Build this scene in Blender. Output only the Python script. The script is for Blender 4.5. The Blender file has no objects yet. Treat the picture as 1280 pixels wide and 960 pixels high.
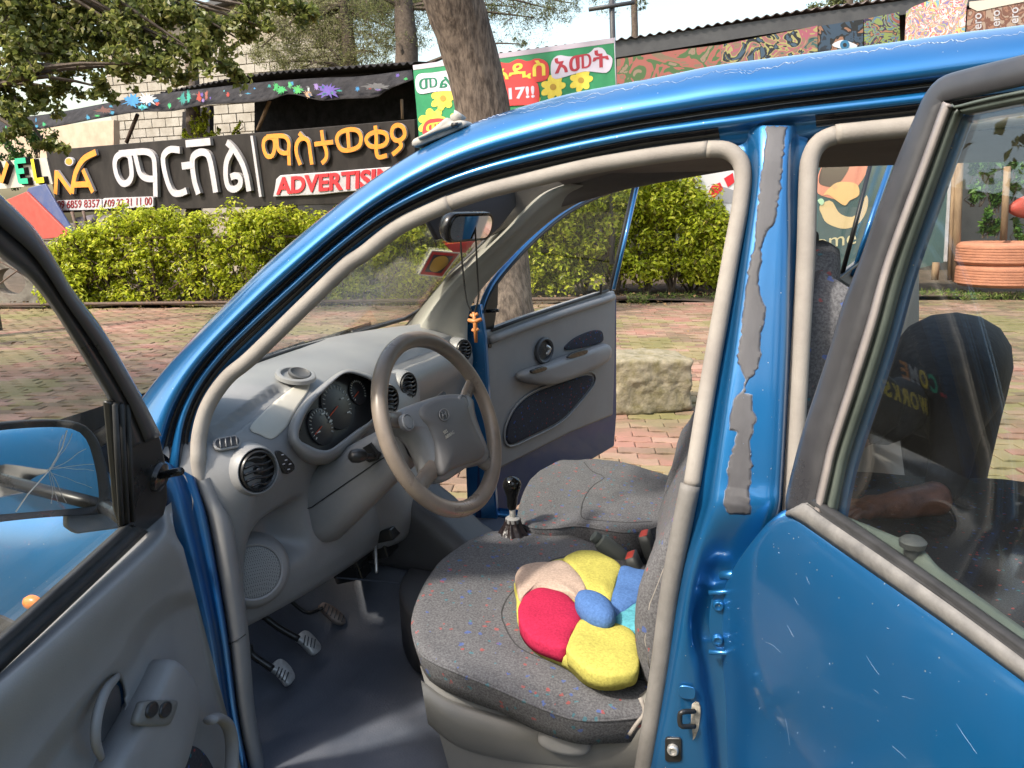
import bpy, bmesh, math, random
import numpy as np
from mathutils import Vector, Matrix, noise
rnd = random.Random(7)
SC = bpy.context.scene
COL = SC.collection
# ---------------- camera ----------------
CAM = np.array([-.065, 1.784, 1.303])
YAW, PIT, ROL = (math.radians(a) for a in (16.45, 12.7, -1.16))
FPX = 963.0                                   # focal length in pixels of a 1280 px wide picture
cf = np.array([math.sin(YAW)*math.cos(PIT), -math.cos(YAW)*math.cos(PIT), -math.sin(PIT)])
cr = np.cross(cf, [0, 0, 1.]); cr /= np.linalg.norm(cr)
cu = np.cross(cr, cf)
cr, cu = math.cos(ROL)*cr + math.sin(ROL)*cu, -math.sin(ROL)*cr + math.cos(ROL)*cu
cam_data = bpy.data.cameras.new('camera')
cam_data.sensor_width = 36.0
cam_data.lens = FPX/1280*36
cam_data.clip_start = .02
cam_data.clip_end = 600
cam = bpy.data.objects.new('camera', cam_data)
COL.objects.link(cam)
cam.matrix_world = Matrix(((cr[0], cu[0], -cf[0], CAM[0]), (cr[1], cu[1], -cf[1], CAM[1]), (cr[2], cu[2], -cf[2], CAM[2]), (0, 0, 0, 1)))
SC.camera = cam
# ---------------- light ----------------
SUN = Vector((.42, .52, .78)).normalized()     # towards the sun
W = bpy.data.worlds.new('World'); SC.world = W; W.use_nodes = True
wn = W.node_tree
sky = wn.nodes.new('ShaderNodeTexSky'); sky.sky_type = 'NISHITA'; sky.sun_disc = False
sky.sun_elevation = math.asin(SUN.z)
sky.sun_rotation = math.atan2(SUN.x, SUN.y)
sky.air_density = 1.6; sky.dust_density = 4.0; sky.ozone_density = .6
bgn = wn.nodes['Background']; bgn.inputs[1].default_value = .15
wn.links.new(sky.outputs[0], bgn.inputs[0])
sd = bpy.data.lights.new('sun', 'SUN'); sd.energy = 2.2; sd.angle = math.radians(4.0); sd.color = (1, .93, .82)
so = bpy.data.objects.new('sun', sd); COL.objects.link(so)
so.rotation_euler = SUN.to_track_quat('Z', 'Y').to_euler()
SC.view_settings.view_transform = 'Standard'; SC.view_settings.look = 'None'
SC.view_settings.exposure = 1.3; SC.view_settings.gamma = 1
SC.cycles.max_bounces = 8; SC.cycles.transparent_max_bounces = 16
SC.cycles.caustics_reflective = False; SC.cycles.caustics_refractive = False
SC.cycles.use_denoising = True
# ---------------- helpers ----------------
V = Vector
def ray(u, v): return cf + cr*(u-640)/FPX - cu*(v-480)/FPX
def U(u, v, X=None, Y=None, Z=None, D=None, pl=None):
    """the point of the place seen at photo pixel u,v that lies on a plane of the place"""
    d = ray(u, v)
    if X is not None: t = (X-CAM[0])/d[0]
    elif Y is not None: t = (Y-CAM[1])/d[1]
    elif Z is not None: t = (Z-CAM[2])/d[2]
    elif D is not None: t = D
    else:
        p, n = np.array(pl[0], float), np.array(pl[1], float); t = ((p-CAM)@n)/(d@n)
    return V(CAM + d*t)
def px(p):
    d = np.array(p, float)-CAM; z = d@cf
    return (640+FPX*(d@cr)/z, 480-FPX*(d@cu)/z, z)
def S(u, v, off=0.):
    """body side of the car with its tumblehome above the belt"""
    p = U(u, v, pl=((0, .70+off, .88), (0, .968, .252)))
    return p if p.z > .88 else U(u, v, Y=.70+off)
def cat(P, n):
    """n points evenly spaced on a Catmull-Rom curve through P"""
    P = [np.array(p, float) for p in P]
    if len(P) == 2: return [tuple(P[0]+(P[1]-P[0])*i/(n-1)) for i in range(n)]
    Q = [2*P[0]-P[1]]+P+[2*P[-1]-P[-2]]
    out = []
    for i in range(1, len(Q)-2):
        a, b, c, d = Q[i-1:i+3]
        for k in range(12):
            t = k/12
            out.append(.5*((2*b)+(c-a)*t+(2*a-5*b+4*c-d)*t*t+(3*b-a-3*c+d)*t**3))
    out.append(P[-1]); out = np.array(out)
    s = np.concatenate([[0], np.cumsum(np.linalg.norm(np.diff(out, axis=0), axis=1))])
    q = np.linspace(0, s[-1], n)
    return [tuple(np.interp(x, s, out[:, j]) for j in range(out.shape[1])) for x in q]
def catc(P, n):
    """closed version"""
    P = [tuple(p) for p in P]
    m = len(P); out = []
    A = [np.array(p, float) for p in P]
    for i in range(m):
        a, b, c, d = A[i-1], A[i], A[(i+1) % m], A[(i+2) % m]
        for k in range(12):
            t = k/12; out.append(.5*((2*b)+(c-a)*t+(2*a-5*b+4*c-d)*t*t+(3*b-a-3*c+d)*t**3))
    out.append(out[0]); out = np.array(out)
    s = np.concatenate([[0], np.cumsum(np.linalg.norm(np.diff(out, axis=0), axis=1))])
    q = np.linspace(0, s[-1], n, endpoint=False)
    return [tuple(np.interp(x, s, out[:, j]) for j in range(out.shape[1])) for x in q]
def attach(o, parent):
    if parent is not None:
        o.parent = parent
        if parent.type == 'EMPTY': o.matrix_parent_inverse = Matrix.Translation(-parent.location)
def mesh(name, vs, fs, m=None, parent=None, smooth=True, **pr):
    me = bpy.data.meshes.new(name)
    me.from_pydata([tuple(v) for v in vs], [], fs)
    me.update()
    if smooth: me.polygons.foreach_set('use_smooth', [True]*len(me.polygons))
    o = bpy.data.objects.new(name, me); COL.objects.link(o)
    if m is not None:
        for q in (m if isinstance(m, (list, tuple)) else [m]): me.materials.append(q)
    attach(o, parent)
    for k, v in pr.items(): o[k] = v
    return o
def thing(name, loc, label, category, group=None):
    o = bpy.data.objects.new(name, None); COL.objects.link(o); o.location = loc
    o.empty_display_size = .1
    o['label'] = label; o['category'] = category
    if group: o['group'] = group
    return o
def fixn(o):
    bm = bmesh.new(); bm.from_mesh(o.data); bmesh.ops.recalc_face_normals(bm, faces=bm.faces); bm.to_mesh(o.data); bm.free(); return o
def mod_bevel(o, w, seg=2, ang=35):
    b = o.modifiers.new('bevel', 'BEVEL'); b.width = w; b.segments = seg; b.limit_method = 'ANGLE'; b.angle_limit = math.radians(ang)
    return o
def mod_sub(o, n=1):
    b = o.modifiers.new('subd', 'SUBSURF'); b.levels = n; b.render_levels = n; return o
def mod_solid(o, t, off=-1):
    b = o.modifiers.new('thick', 'SOLIDIFY'); b.thickness = t; b.offset = off; return o
def smooth_by(o, ang=40):
    me = o.data
    me.polygons.foreach_set('use_smooth', [True]*len(me.polygons))
    bm = bmesh.new(); bm.from_mesh(me)
    for e in bm.edges:
        if len(e.link_faces) == 2 and e.calc_face_angle(0) > math.radians(ang): e.smooth = False
    bm.to_mesh(me); bm.free()
    return o
def grid_faces(nr, nc, closed=False, flip=False):
    fs = []
    for i in range(nr-1):
        for j in range(nc if closed else nc-1):
            k = (j+1) % nc
            f = (i*nc+j, i*nc+k, (i+1)*nc+k, (i+1)*nc+j)
            fs.append(f[::-1] if flip else f)
    return fs
def loft(name, rows, m, parent=None, closed=False, flip=False, **pr):
    vs = [p for r in rows for p in r]
    return mesh(name, vs, grid_faces(len(rows), len(rows[0]), closed, flip), m, parent, **pr)
def tube_data(P, r, n=8, closed=False, flat=1.0, up=None, cap=True):
    P = [V(p) for p in P]; m = len(P); vs = []; fs = []
    R = r if isinstance(r, (list, tuple)) else [r]*m
    prev = None
    for i, p in enumerate(P):
        if closed: t = (P[(i+1) % m]-P[i-1])
        else: t = P[min(i+1, m-1)]-P[max(i-1, 0)]
        t.normalize()
        if prev is None:
            a = V(up) if up is not None else (V((0, 0, 1)) if abs(t.z) < .9 else V((1, 0, 0)))
        else: a = V(up) if up is not None else prev
        b = t.cross(a); b.normalize(); a = b.cross(t); a.normalize(); prev = a
        for k in range(n):
            th = 2*math.pi*k/n
            vs.append(p+a*math.sin(th)*R[i]*flat+b*math.cos(th)*R[i])
    fs = grid_faces(m, n, True)
    if closed:
        for j in range(n): fs.append(((m-1)*n+j, (m-1)*n+(j+1) % n, (j+1) % n, j))
    elif cap:
        fs.append(tuple(range(n))[::-1]); fs.append(tuple((m-1)*n+k for k in range(n)))
    return vs, fs
def tube(name, P, r, m, parent=None, n=8, closed=False, flat=1.0, up=None, **pr):
    vs, fs = tube_data(P, r, n, closed, flat, up)
    return fixn(mesh(name, vs, fs, m, parent, **pr))
class MB:
    """collects shapes into one mesh"""
    def __init__(s): s.v = []; s.f = []; s.mi = []
    def add(s, vs, fs, mi=0):
        o = len(s.v); s.v += [tuple(v) for v in vs]; s.f += [tuple(i+o for i in f) for f in fs]; s.mi += [mi]*len(fs)
    def tube(s, P, r, n=6, mi=0, **k): s.add(*tube_data(P, r, n, **k), mi)
    def box(s, c, sz, rot=None, mi=0):
        x, y, z = (a/2 for a in sz); M = rot or Matrix.Identity(3); c = V(c)
        vs = [c+M@V((a*x, b*y, d*z)) for a in (-1, 1) for b in (-1, 1) for d in (-1, 1)]
        s.add(vs, [(0, 1, 3, 2), (4, 6, 7, 5), (0, 4, 5, 1), (2, 3, 7, 6), (0, 2, 6, 4), (1, 5, 7, 3)], mi)
    def build(s, name, m, parent=None, smooth=False, **pr):
        o = mesh(name, s.v, s.f, m, parent, smooth=smooth, **pr)
        if isinstance(m, (list, tuple)): o.data.polygons.foreach_set('material_index', s.mi)
        return o
def plate(name, P, th, m, parent=None, n=None, bev=0., seg=2, smooth=False, **pr):
    """flat outline P (3D points, roughly planar) given thickness th against its normal n"""
    P = [V(p) for p in P]; k = len(P)
    if n is None:
        n = V((0, 0, 0))
        for i in range(k): n += P[i].cross(P[(i+1) % k])
    n = V(n).normalized()
    nn = V((0, 0, 0))
    for i in range(k): nn += P[i].cross(P[(i+1) % k])
    if nn.dot(n) < 0: P = P[::-1]
    vs = P+[p-n*th for p in P]
    fs = [tuple(range(k)), tuple(range(2*k-1, k-1, -1))]+[(i, i+k, (i+1) % k+k, (i+1) % k) for i in range(k)]
    o = mesh(name, vs, fs, m, parent, smooth=False, **pr)
    if bev: mod_bevel(o, bev, seg)
    if smooth or bev: smooth_by(o, 50)
    return o
def pad(name, P, up, rings, m, parent=None, center=None, wave=None, **pr):
    """cushion-like solid: closed outline P; rings = [(scale about centre, lift along up)], from the lower rim to the crown"""
    P = [V(p) for p in P]; c = center or sum(P, V((0, 0, 0)))/len(P); up = V(up).normalized()
    rows = []
    for s_, l in rings: rows.append([c+(p-c)*s_+up*l for p in P])
    if wave:
        for r in rows:
            for p in r: p += up*wave(p)
    n = len(P); vs = [p for r in rows for p in r]; fs = grid_faces(len(rows), n, True)
    vs.append(sum(rows[-1], V((0, 0, 0)))/n); t = len(vs)-1
    fs += [((len(rows)-1)*n+j, (len(rows)-1)*n+(j+1) % n, t) for j in range(n)]
    fs.append(tuple(range(n))[::-1])
    return fixn(mesh(name, vs, fs, m, parent, **pr))
def lathe(name, P, c, axis, m, parent=None, n=24, cap=True, sx=1., side=None, **pr):
    """P = [(radius, height)] turned about axis at c"""
    axis = V(axis).normalized()
    a = V(side) if side else (V((0, 0, 1)) if abs(axis.z) < .9 else V((1, 0, 0)))
    b = axis.cross(a).normalized(); a = b.cross(axis).normalized(); c = V(c); vs = []
    for r, h in P:
        for k in range(n):
            t = 2*math.pi*k/n; vs.append(c+axis*h+(a*math.sin(t)+b*math.cos(t)*sx)*r)
    fs = grid_faces(len(P), n, True)
    if cap: fs += [tuple(range(n))[::-1], tuple((len(P)-1)*n+k for k in range(n))]
    return smooth_by(fixn(mesh(name, vs, fs, m, parent, **pr)), 45)
def rrect(w, h, r, n=5):
    out = []
    for cx, cy, a0 in ((w/2-r, h/2-r, 0), (-w/2+r, h/2-r, 90), (-w/2+r, -h/2+r, 180), (w/2-r, -h/2+r, 270)):
        for k in range(n+1):
            a = math.radians(a0+90*k/n); out.append((cx+r*math.cos(a), cy+r*math.sin(a)))
    return out
def frame_of(n, up=(0, 0, 1)):
    n = V(n).normalized(); x = V(up).cross(n).normalized(); y = n.cross(x); return x, y, n
# ---------------- materials ----------------
def N(nt, t, **k):
    x = nt.nodes.new(t)
    for a, b in k.items(): setattr(x, a, b)
    return x
def mat(name, col, rough=.5, metal=0., col2=None, nz=8., lo=.35, hi=.65, det=6., bump=0., bz=60., spec=.5, coat=0., coatr=.05, rvar=0., stretch=None, pos=False):
    m = bpy.data.materials.new(name); m.use_nodes = True; nt = m.node_tree; b = nt.nodes['Principled BSDF']
    b.inputs['Base Color'].default_value = (*col, 1); b.inputs['Roughness'].default_value = rough
    b.inputs['Metallic'].default_value = metal; b.inputs['Specular IOR Level'].default_value = spec
    b.inputs['Coat Weight'].default_value = coat; b.inputs['Coat Roughness'].default_value = coatr
    L = nt.links.new
    tc = N(nt, 'ShaderNodeTexCoord'); mp = N(nt, 'ShaderNodeMapping')
    L(N(nt, 'ShaderNodeNewGeometry').outputs['Position'] if pos else tc.outputs['Object'], mp.inputs[0])
    if stretch: mp.inputs['Scale'].default_value = stretch
    if col2 is not None or rvar:
        t = N(nt, 'ShaderNodeTexNoise'); t.inputs['Scale'].default_value = nz; t.inputs['Detail'].default_value = det; t.inputs['Roughness'].default_value = .65
        L(mp.outputs[0], t.inputs['Vector'])
        r = N(nt, 'ShaderNodeMapRange'); r.inputs['From Min'].default_value = lo; r.inputs['From Max'].default_value = hi
        L(t.outputs['Fac'], r.inputs['Value'])
        if col2 is not None:
            x = N(nt, 'ShaderNodeMix', data_type='RGBA'); x.inputs[6].default_value = (*col, 1); x.inputs[7].default_value = (*col2, 1)
            L(r.outputs[0], x.inputs[0]); L(x.outputs[2], b.inputs['Base Color'])
        if rvar:
            q = N(nt, 'ShaderNodeMapRange'); q.inputs['To Min'].default_value = max(.02, rough-rvar); q.inputs['To Max'].default_value = min(1, rough+rvar)
            L(r.outputs[0], q.inputs['Value']); L(q.outputs[0], b.inputs['Roughness'])
    if bump:
        t2 = N(nt, 'ShaderNodeTexNoise'); t2.inputs['Scale'].default_value = bz; t2.inputs['Detail'].default_value = 4
        L(mp.outputs[0], t2.inputs['Vector'])
        bp = N(nt, 'ShaderNodeBump'); bp.inputs['Strength'].default_value = bump; bp.inputs['Distance'].default_value = .3/bz if bz else .01
        L(t2.outputs['Fac'], bp.inputs['Height']); L(bp.outputs[0], b.inputs['Normal'])
    return m
def leaf_mat(name, cols, rough=.45, trans=.45, sc=1.3, spec=.4):
    """colour varies per leaf (random per island) with light passing through"""
    m = bpy.data.materials.new(name); m.use_nodes = True; nt = m.node_tree; b = nt.nodes['Principled BSDF']; L = nt.links.new
    g = N(nt, 'ShaderNodeNewGeometry'); cr_ = N(nt, 'ShaderNodeValToRGB')
    cr_.color_ramp.elements.remove(cr_.color_ramp.elements[0])
    cr_.color_ramp.elements[0].position = 0; cr_.color_ramp.elements[0].color = (*cols[0], 1)
    for i, c in enumerate(cols[1:]):
        e = cr_.color_ramp.elements.new((i+1)/(len(cols)-1)); e.color = (*c, 1)
    L(g.outputs['Random Per Island'], cr_.inputs[0]); L(cr_.outputs[0], b.inputs['Base Color'])
    b.inputs['Roughness'].default_value = rough; b.inputs['Specular IOR Level'].default_value = spec
    tl = N(nt, 'ShaderNodeBsdfTranslucent'); L(cr_.outputs[0], tl.inputs[0])
    mx = N(nt, 'ShaderNodeMixShader'); mx.inputs[0].default_value = trans
    L(b.outputs[0], mx.inputs[1]); L(tl.outputs[0], mx.inputs[2]); L(mx.outputs[0], nt.nodes['Material Output'].inputs[0])
    return m
def glass_mat(name, tint=(.9, .93, .9), refl=1.0, dust=0., dustcol=(.5, .48, .42)):
    m = bpy.data.materials.new(name); m.use_nodes = True; nt = m.node_tree; L = nt.links.new
    nt.nodes.remove(nt.nodes['Principled BSDF'])
    tr = N(nt, 'ShaderNodeBsdfTransparent'); tr.inputs[0].default_value = (*tint, 1)
    gl = N(nt, 'ShaderNodeBsdfGlossy'); gl.inputs['Roughness'].default_value = .01
    ge = N(nt, 'ShaderNodeNewGeometry'); dt = N(nt, 'ShaderNodeVectorMath', operation='DOT_PRODUCT'); L(ge.outputs['Normal'], dt.inputs[0]); L(ge.outputs['Incoming'], dt.inputs[1])
    ab = N(nt, 'ShaderNodeMath', operation='ABSOLUTE'); L(dt.outputs['Value'], ab.inputs[0])
    om = N(nt, 'ShaderNodeMath', operation='SUBTRACT'); om.inputs[0].default_value = 1; L(ab.outputs[0], om.inputs[1])
    pw = N(nt, 'ShaderNodeMath', operation='POWER'); pw.inputs[1].default_value = 4.5; L(om.outputs[0], pw.inputs[0])
    mu = N(nt, 'ShaderNodeMath', operation='MULTIPLY_ADD'); mu.inputs[1].default_value = .9*min(refl, 1); mu.inputs[2].default_value = .045*refl; mu.use_clamp = True
    L(pw.outputs[0], mu.inputs[0])
    mx = N(nt, 'ShaderNodeMixShader'); L(mu.outputs[0], mx.inputs[0]); L(tr.outputs[0], mx.inputs[1]); L(gl.outputs[0], mx.inputs[2])
    out = mx
    if dust:
        t = N(nt, 'ShaderNodeTexNoise'); t.inputs['Scale'].default_value = 7; t.inputs['Detail'].default_value = 8
        tc = N(nt, 'ShaderNodeTexCoord'); L(tc.outputs['Object'], t.inputs['Vector'])
        r = N(nt, 'ShaderNodeMapRange'); r.inputs['From Min'].default_value = .3; r.inputs['From Max'].default_value = .8
        r.inputs['To Min'].default_value = dust*.5; r.inputs['To Max'].default_value = dust*1.6
        L(t.outputs['Fac'], r.inputs['Value'])
        df = N(nt, 'ShaderNodeBsdfDiffuse'); df.inputs[0].default_value = (*dustcol, 1)
        m2 = N(nt, 'ShaderNodeMixShader'); L(r.outputs[0], m2.inputs[0]); L(mx.outputs[0], m2.inputs[1]); L(df.outputs[0], m2.inputs[2]); out = m2
    L(out.outputs[0], nt.nodes['Material Output'].inputs[0])
    return m
def fabric_mat(name, base, base2, amt=.5, sc=34.):
    """grey woven cloth with small blue, red and teal flecks"""
    m = mat(name, base, .95, col2=base2, nz=260, det=2, bump=.5, bz=420, spec=.15)
    nt = m.node_tree; L = nt.links.new; b = nt.nodes['Principled BSDF']
    src = b.inputs['Base Color'].links[0].from_socket
    tc = N(nt, 'ShaderNodeTexCoord'); prev = src
    for i, (c, s_, off, th) in enumerate((((.05, .12, .42), sc, 0, .60), ((.42, .06, .05), sc*1.15, 3.1, .62), ((.03, .2, .25), sc*1.3, 7.7, .80))):
        mp = N(nt, 'ShaderNodeMapping'); mp.inputs['Location'].default_value = (off, off*.7, off*.3)
        L(tc.outputs['Object'], mp.inputs[0])
        vo = N(nt, 'ShaderNodeTexVoronoi'); vo.inputs['Scale'].default_value = s_; L(mp.outputs[0], vo.inputs['Vector'])
        sp = N(nt, 'ShaderNodeSeparateColor'); L(vo.outputs['Color'], sp.inputs[0])
        g1 = N(nt, 'ShaderNodeMath', operation='GREATER_THAN'); g1.inputs[1].default_value = th; L(sp.outputs[0], g1.inputs[0])
        nz = N(nt, 'ShaderNodeTexNoise'); nz.inputs['Scale'].default_value = 150; L(mp.outputs[0], nz.inputs['Vector'])
        ad = N(nt, 'ShaderNodeMath', operation='MULTIPLY_ADD'); ad.inputs[1].default_value = .55; L(nz.outputs['Fac'], ad.inputs[0]); L(vo.outputs['Distance'], ad.inputs[2])
        g2 = N(nt, 'ShaderNodeMath', operation='LESS_THAN'); g2.inputs[1].default_value = .47; L(ad.outputs[0], g2.inputs[0])
        g3 = N(nt, 'ShaderNodeMath', operation='MULTIPLY'); L(g1.outputs[0], g3.inputs[0]); L(g2.outputs[0], g3.inputs[1])
        g4 = N(nt, 'ShaderNodeMath', operation='MULTIPLY'); L(g3.outputs[0], g4.inputs[0]); g4.inputs[1].default_value = amt
        x = N(nt, 'ShaderNodeMix', data_type='RGBA'); L(g4.outputs[0], x.inputs[0]); L(prev, x.inputs[6]); x.inputs[7].default_value = (*c, 1); prev = x.outputs[2]
    L(prev, b.inputs['Base Color'])
    return m
M = {}
def paint_mat():
    m = mat('blue_paint', (.006, .115, .40), .36, metal=.65, coat=1., coatr=.06, spec=.5)
    nt = m.node_tree; L = nt.links.new; b = nt.nodes['Principled BSDF']; tc = N(nt, 'ShaderNodeTexCoord')
    # light fine scratches and dust
    n1 = N(nt, 'ShaderNodeTexNoise'); n1.inputs['Scale'].default_value = 5; n1.inputs['Detail'].default_value = 8; L(tc.outputs['Object'], n1.inputs['Vector'])
    r1 = N(nt, 'ShaderNodeMapRange'); r1.inputs['From Min'].default_value = .35; r1.inputs['From Max'].default_value = .8; r1.inputs['To Min'].default_value = 0; r1.inputs['To Max'].default_value = .20
    L(n1.outputs['Fac'], r1.inputs['Value'])
    x = N(nt, 'ShaderNodeMix', data_type='RGBA'); x.inputs[6].default_value = (.006, .145, .38, 1); x.inputs[7].default_value = (.16, .2, .27, 1)
    L(r1.outputs[0], x.inputs[0])
    vo = N(nt, 'ShaderNodeTexVoronoi'); vo.inputs['Scale'].default_value = 55; L(tc.outputs['Object'], vo.inputs['Vector'])
    lt = N(nt, 'ShaderNodeMath', operation='LESS_THAN'); lt.inputs[1].default_value = .045; L(vo.outputs['Distance'], lt.inputs[0])
    x2 = N(nt, 'ShaderNodeMix', data_type='RGBA'); L(lt.outputs[0], x2.inputs[0]); L(x.outputs[2], x2.inputs[6]); x2.inputs[7].default_value = (.45, .5, .55, 1)
    L(x2.outputs[2], b.inputs['Base Color'])
    r2 = N(nt, 'ShaderNodeMapRange'); r2.inputs['To Min'].default_value = .03; r2.inputs['To Max'].default_value = .16; L(n1.outputs['Fac'], r2.inputs['Value']); L(r2.outputs[0], b.inputs['Coat Roughness'])
    return m
M['paint'] = paint_mat()
M['paint_shaded'] = mat('blue_paint_shaded', (.006, .035, .14), .45, metal=.3, col2=(.02, .05, .14), nz=12, coat=.3)  # darker copy of the body blue, shade and dark reflection put into the colour
M['paint_shaded_jamb'] = mat('shaded_jamb_blue', (.004, .07, .24), .38, metal=.5, col2=(.02, .08, .2), nz=8, coat=.5, coatr=.2)  # body blue darkened for the shade on the hinge pillar
M['grey_trim'] = mat('grey_plastic', (.205, .204, .206), .5, col2=(.275, .27, .265), nz=5, lo=.3, hi=.75, det=9, rvar=.08, bump=.25, bz=500, spec=.4)
M['grey_dash'] = mat('dash_plastic', (.185, .188, .195), .42, col2=(.26, .26, .258), nz=5, lo=.3, hi=.75, det=9, rvar=.08, bump=.3, bz=420, spec=.45)
M['grey_light'] = mat('pale_plastic', (.46, .43, .36), .5, col2=(.52, .49, .42), nz=4, bump=.2, bz=400)  # also colours the painted sun patch on the instrument hood
M['grey_dark'] = mat('dark_plastic', (.05, .05, .053), .5, col2=(.07, .07, .072), nz=4, bump=.2, bz=300)
M['seal'] = mat('beige_seal', (.255, .232, .21), .8, col2=(.32, .295, .265), nz=14, bump=.4, bz=300, spec=.25)
M['black'] = mat('black_plastic', (.012, .012, .013), .32, col2=(.02, .02, .02), nz=6, rvar=.1)
M['rubber'] = mat('black_rubber', (.02, .02, .021), .55, col2=(.04, .04, .042), nz=20, spec=.35)
M['frame_black'] = mat('door_frame_tape', (.03, .03, .034), .38, col2=(.052, .052, .057), nz=9, rvar=.12)
M['rubber_grey'] = mat('weathered_rubber', (.12, .117, .115), .75, col2=(.20, .193, .185), nz=30, bump=.3, bz=160)
M['wheel'] = mat('steering_wheel_vinyl', (.17, .14, .115), .33, col2=(.22, .18, .145), nz=14, bump=.15, bz=350, rvar=.08)
M['mat_floor'] = mat('floor_vinyl', (.07, .081, .105), .6, col2=(.11, .117, .14), nz=6, lo=.45, hi=.75, det=12, bump=.7, bz=220, rvar=.12)
M['chrome'] = mat('worn_steel', (.60, .59, .57), .42, metal=.65, col2=(.42, .41, .39), nz=40, rvar=.12)
M['pedal'] = mat('bare_pedal', (.62, .615, .60), .42, metal=.25, col2=(.42, .41, .39), nz=50, rvar=.1)
M['glass'] = glass_mat('window_glass', (.93, .955, .94), 1.7, .004)
M['glass_clear'] = glass_mat('dusty_glass', (.99, .995, .985), .8, .006)
M['glass_ws'] = glass_mat('windscreen_glass', (.98, .988, .965), .6, .015)
M['mirror'] = mat('mirror_silver', (.8, .82, .82), .03, metal=1.)
M['fabric'] = fabric_mat('seat_cloth', (.08, .08, .086), (.15, .15, .158), .5, 42.)
M['fabric_dark'] = fabric_mat('door_cloth', (.035, .035, .045), (.06, .06, .07), .6, 60)
M['red_plastic'] = mat('red_plastic', (.62, .07, .04), .4)
M['orange_plastic'] = mat('orange_lens', (.7, .22, .05), .25)
def noise3(p, s=1., seed=0.): return noise.noise(V((p[0]*s+seed, p[1]*s, p[2]*s)))
# ================= setting =================
K0 = U(10, 387, Z=0); K1 = U(900, 378, Z=0)
KD = (K1-K0).normalized(); KN = V((-KD.y, KD.x, 0))          # along the kerb (picture left to right), and away from it
if KN.y > 0: KN = -KN
def kp(s, t, z=0.): return K0+KD*s+KN*t+V((0, 0, z))
M['earth'] = mat('bare_earth', (.12, .085, .06), .95, col2=(.06, .045, .03), nz=6, bump=.8, bz=30)
M['joint'] = mat('paving_sand', (.105, .08, .055), .95, col2=(.08, .085, .035), nz=2.5, bump=.6, bz=60)
gv = []; 
mesh('ground', [(-250, -250, -.09), (250, -250, -.09), (250, 250, -.09), (-250, 250, -.09)], [(0, 1, 2, 3)], M['earth'], kind='structure')
# planting bed beyond the kerb: bumpy soil
rows = []
for i in range(24):
    r = []
    for j in range(90):
        p = kp(-6+j*.4, .06+i*.22)
        p.z = .03+.05*noise3(p, 1.7)+.03*noise3(p, 6) + .01*i*.4; r.append(p)
    rows.append(r)
loft('planting_bed', rows, M['earth'], kind='structure')
# pavement: mortar bed plus interlocking pavers with wavy sides
a_, b_ = kp(-30, -22, -.012), kp(40, -22, -.012)
pavement = mesh('pavement', [kp(-30, 0, -.012), kp(40, 0, -.012), kp(40, -24, -.012), kp(-30, -24, -.012)], [(0, 1, 2, 3)], M['joint'], kind='structure')
def paver_mat(name, c1, c2):
    m = mat(name, c1, .85, col2=c2, nz=1.3, lo=.38, hi=.60, det=12, bump=.6, bz=70, spec=.25, pos=True)
    return m
PV = [paver_mat('paver_red', (.29, .15, .115), (.165, .125, .075)), paver_mat('paver_pink', (.33, .20, .155), (.185, .15, .085)),
      paver_mat('paver_ochre', (.27, .205, .12), (.16, .145, .06)), paver_mat('paver_brown', (.23, .145, .11), (.13, .105, .06))]
PL, PW = .205, .102
def paver_shape(L=PL-.005, Wd=PW-.005, h=.03):
    out = []
    for k in range(7):
        x = -L/2+L*k/6; out.append((x, Wd/2+.013*math.sin(2*math.pi*k/6)))
    for k in range(7):
        x = L/2-L*k/6; out.append((x, -Wd/2+.013*math.sin(2*math.pi*(6-k)/6)))
    n = len(out)
    vs = [(x, y, -h) for x, y in out]+[(x, y, -.003) for x, y in out]+[(x*.955, y*.9, 0) for x, y in out]
    fs = grid_faces(3, n, True)+[tuple(range(2*n, 3*n))]
    return vs, fs
pvv, pvf = paver_shape()
pme = []
for m in PV:
    me = bpy.data.meshes.new('paver'); me.from_pydata(pvv, [], pvf); me.materials.append(m); me.update(); pme.append(me)
pang = math.atan2(KD.y, KD.x)
def inpoly(u, v, P):
    c = False
    for i in range(len(P)):
        (x1, y1), (x2, y2) = P[i], P[i-1]
        if (y1 > v) != (y2 > v) and u < (x2-x1)*(v-y1)/(y2-y1)+x1: c = not c
    return c
openings = [[(0, 385), (370, 380), (120, 545), (0, 545)], [(765, 380), (905, 378), (868, 590), (730, 600)], [(1120, 380), (1280, 385), (1280, 600), (1200, 600)], [(300, 385), (570, 380), (560, 395), (300, 455)]]
cand = []
ci, si = math.cos(pang), math.sin(pang)
for row in range(0, 150):
    t = -(row+.5)*PW
    for col_ in range(-110, 130):
        s = 8+(col_+.5*(row % 2))*PL
        p = K0+KD*s+KN*t
        if (p.x-0)**2+(p.y-0)**2 > 13.5**2: continue
        d = np.array(p)-CAM; z = d@cf
        if z < 1: continue
        u_, v_, _ = px(p)
        if -450 < u_ < 1750 and v_ < 1500:
            vis = any(inpoly(u_, v_, q) for q in openings)
            if vis or z > 2.2: cand.append((0 if vis else 1, z, p, row, col_))
cand.sort(key=lambda c: (c[0], c[1]))
def pick_mat(p):
    f = noise3(p, .55, 3.)+rnd.uniform(-.55, .55)
    u_, v_, _ = px(p)
    f2 = noise3(p, .9, 11.)
    if f2 > .2+rnd.uniform(-.28, .28): return 2
    return 0 if f < -.12 else (1 if f < .25 else 3)
big = MB()
nobj = 0
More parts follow.
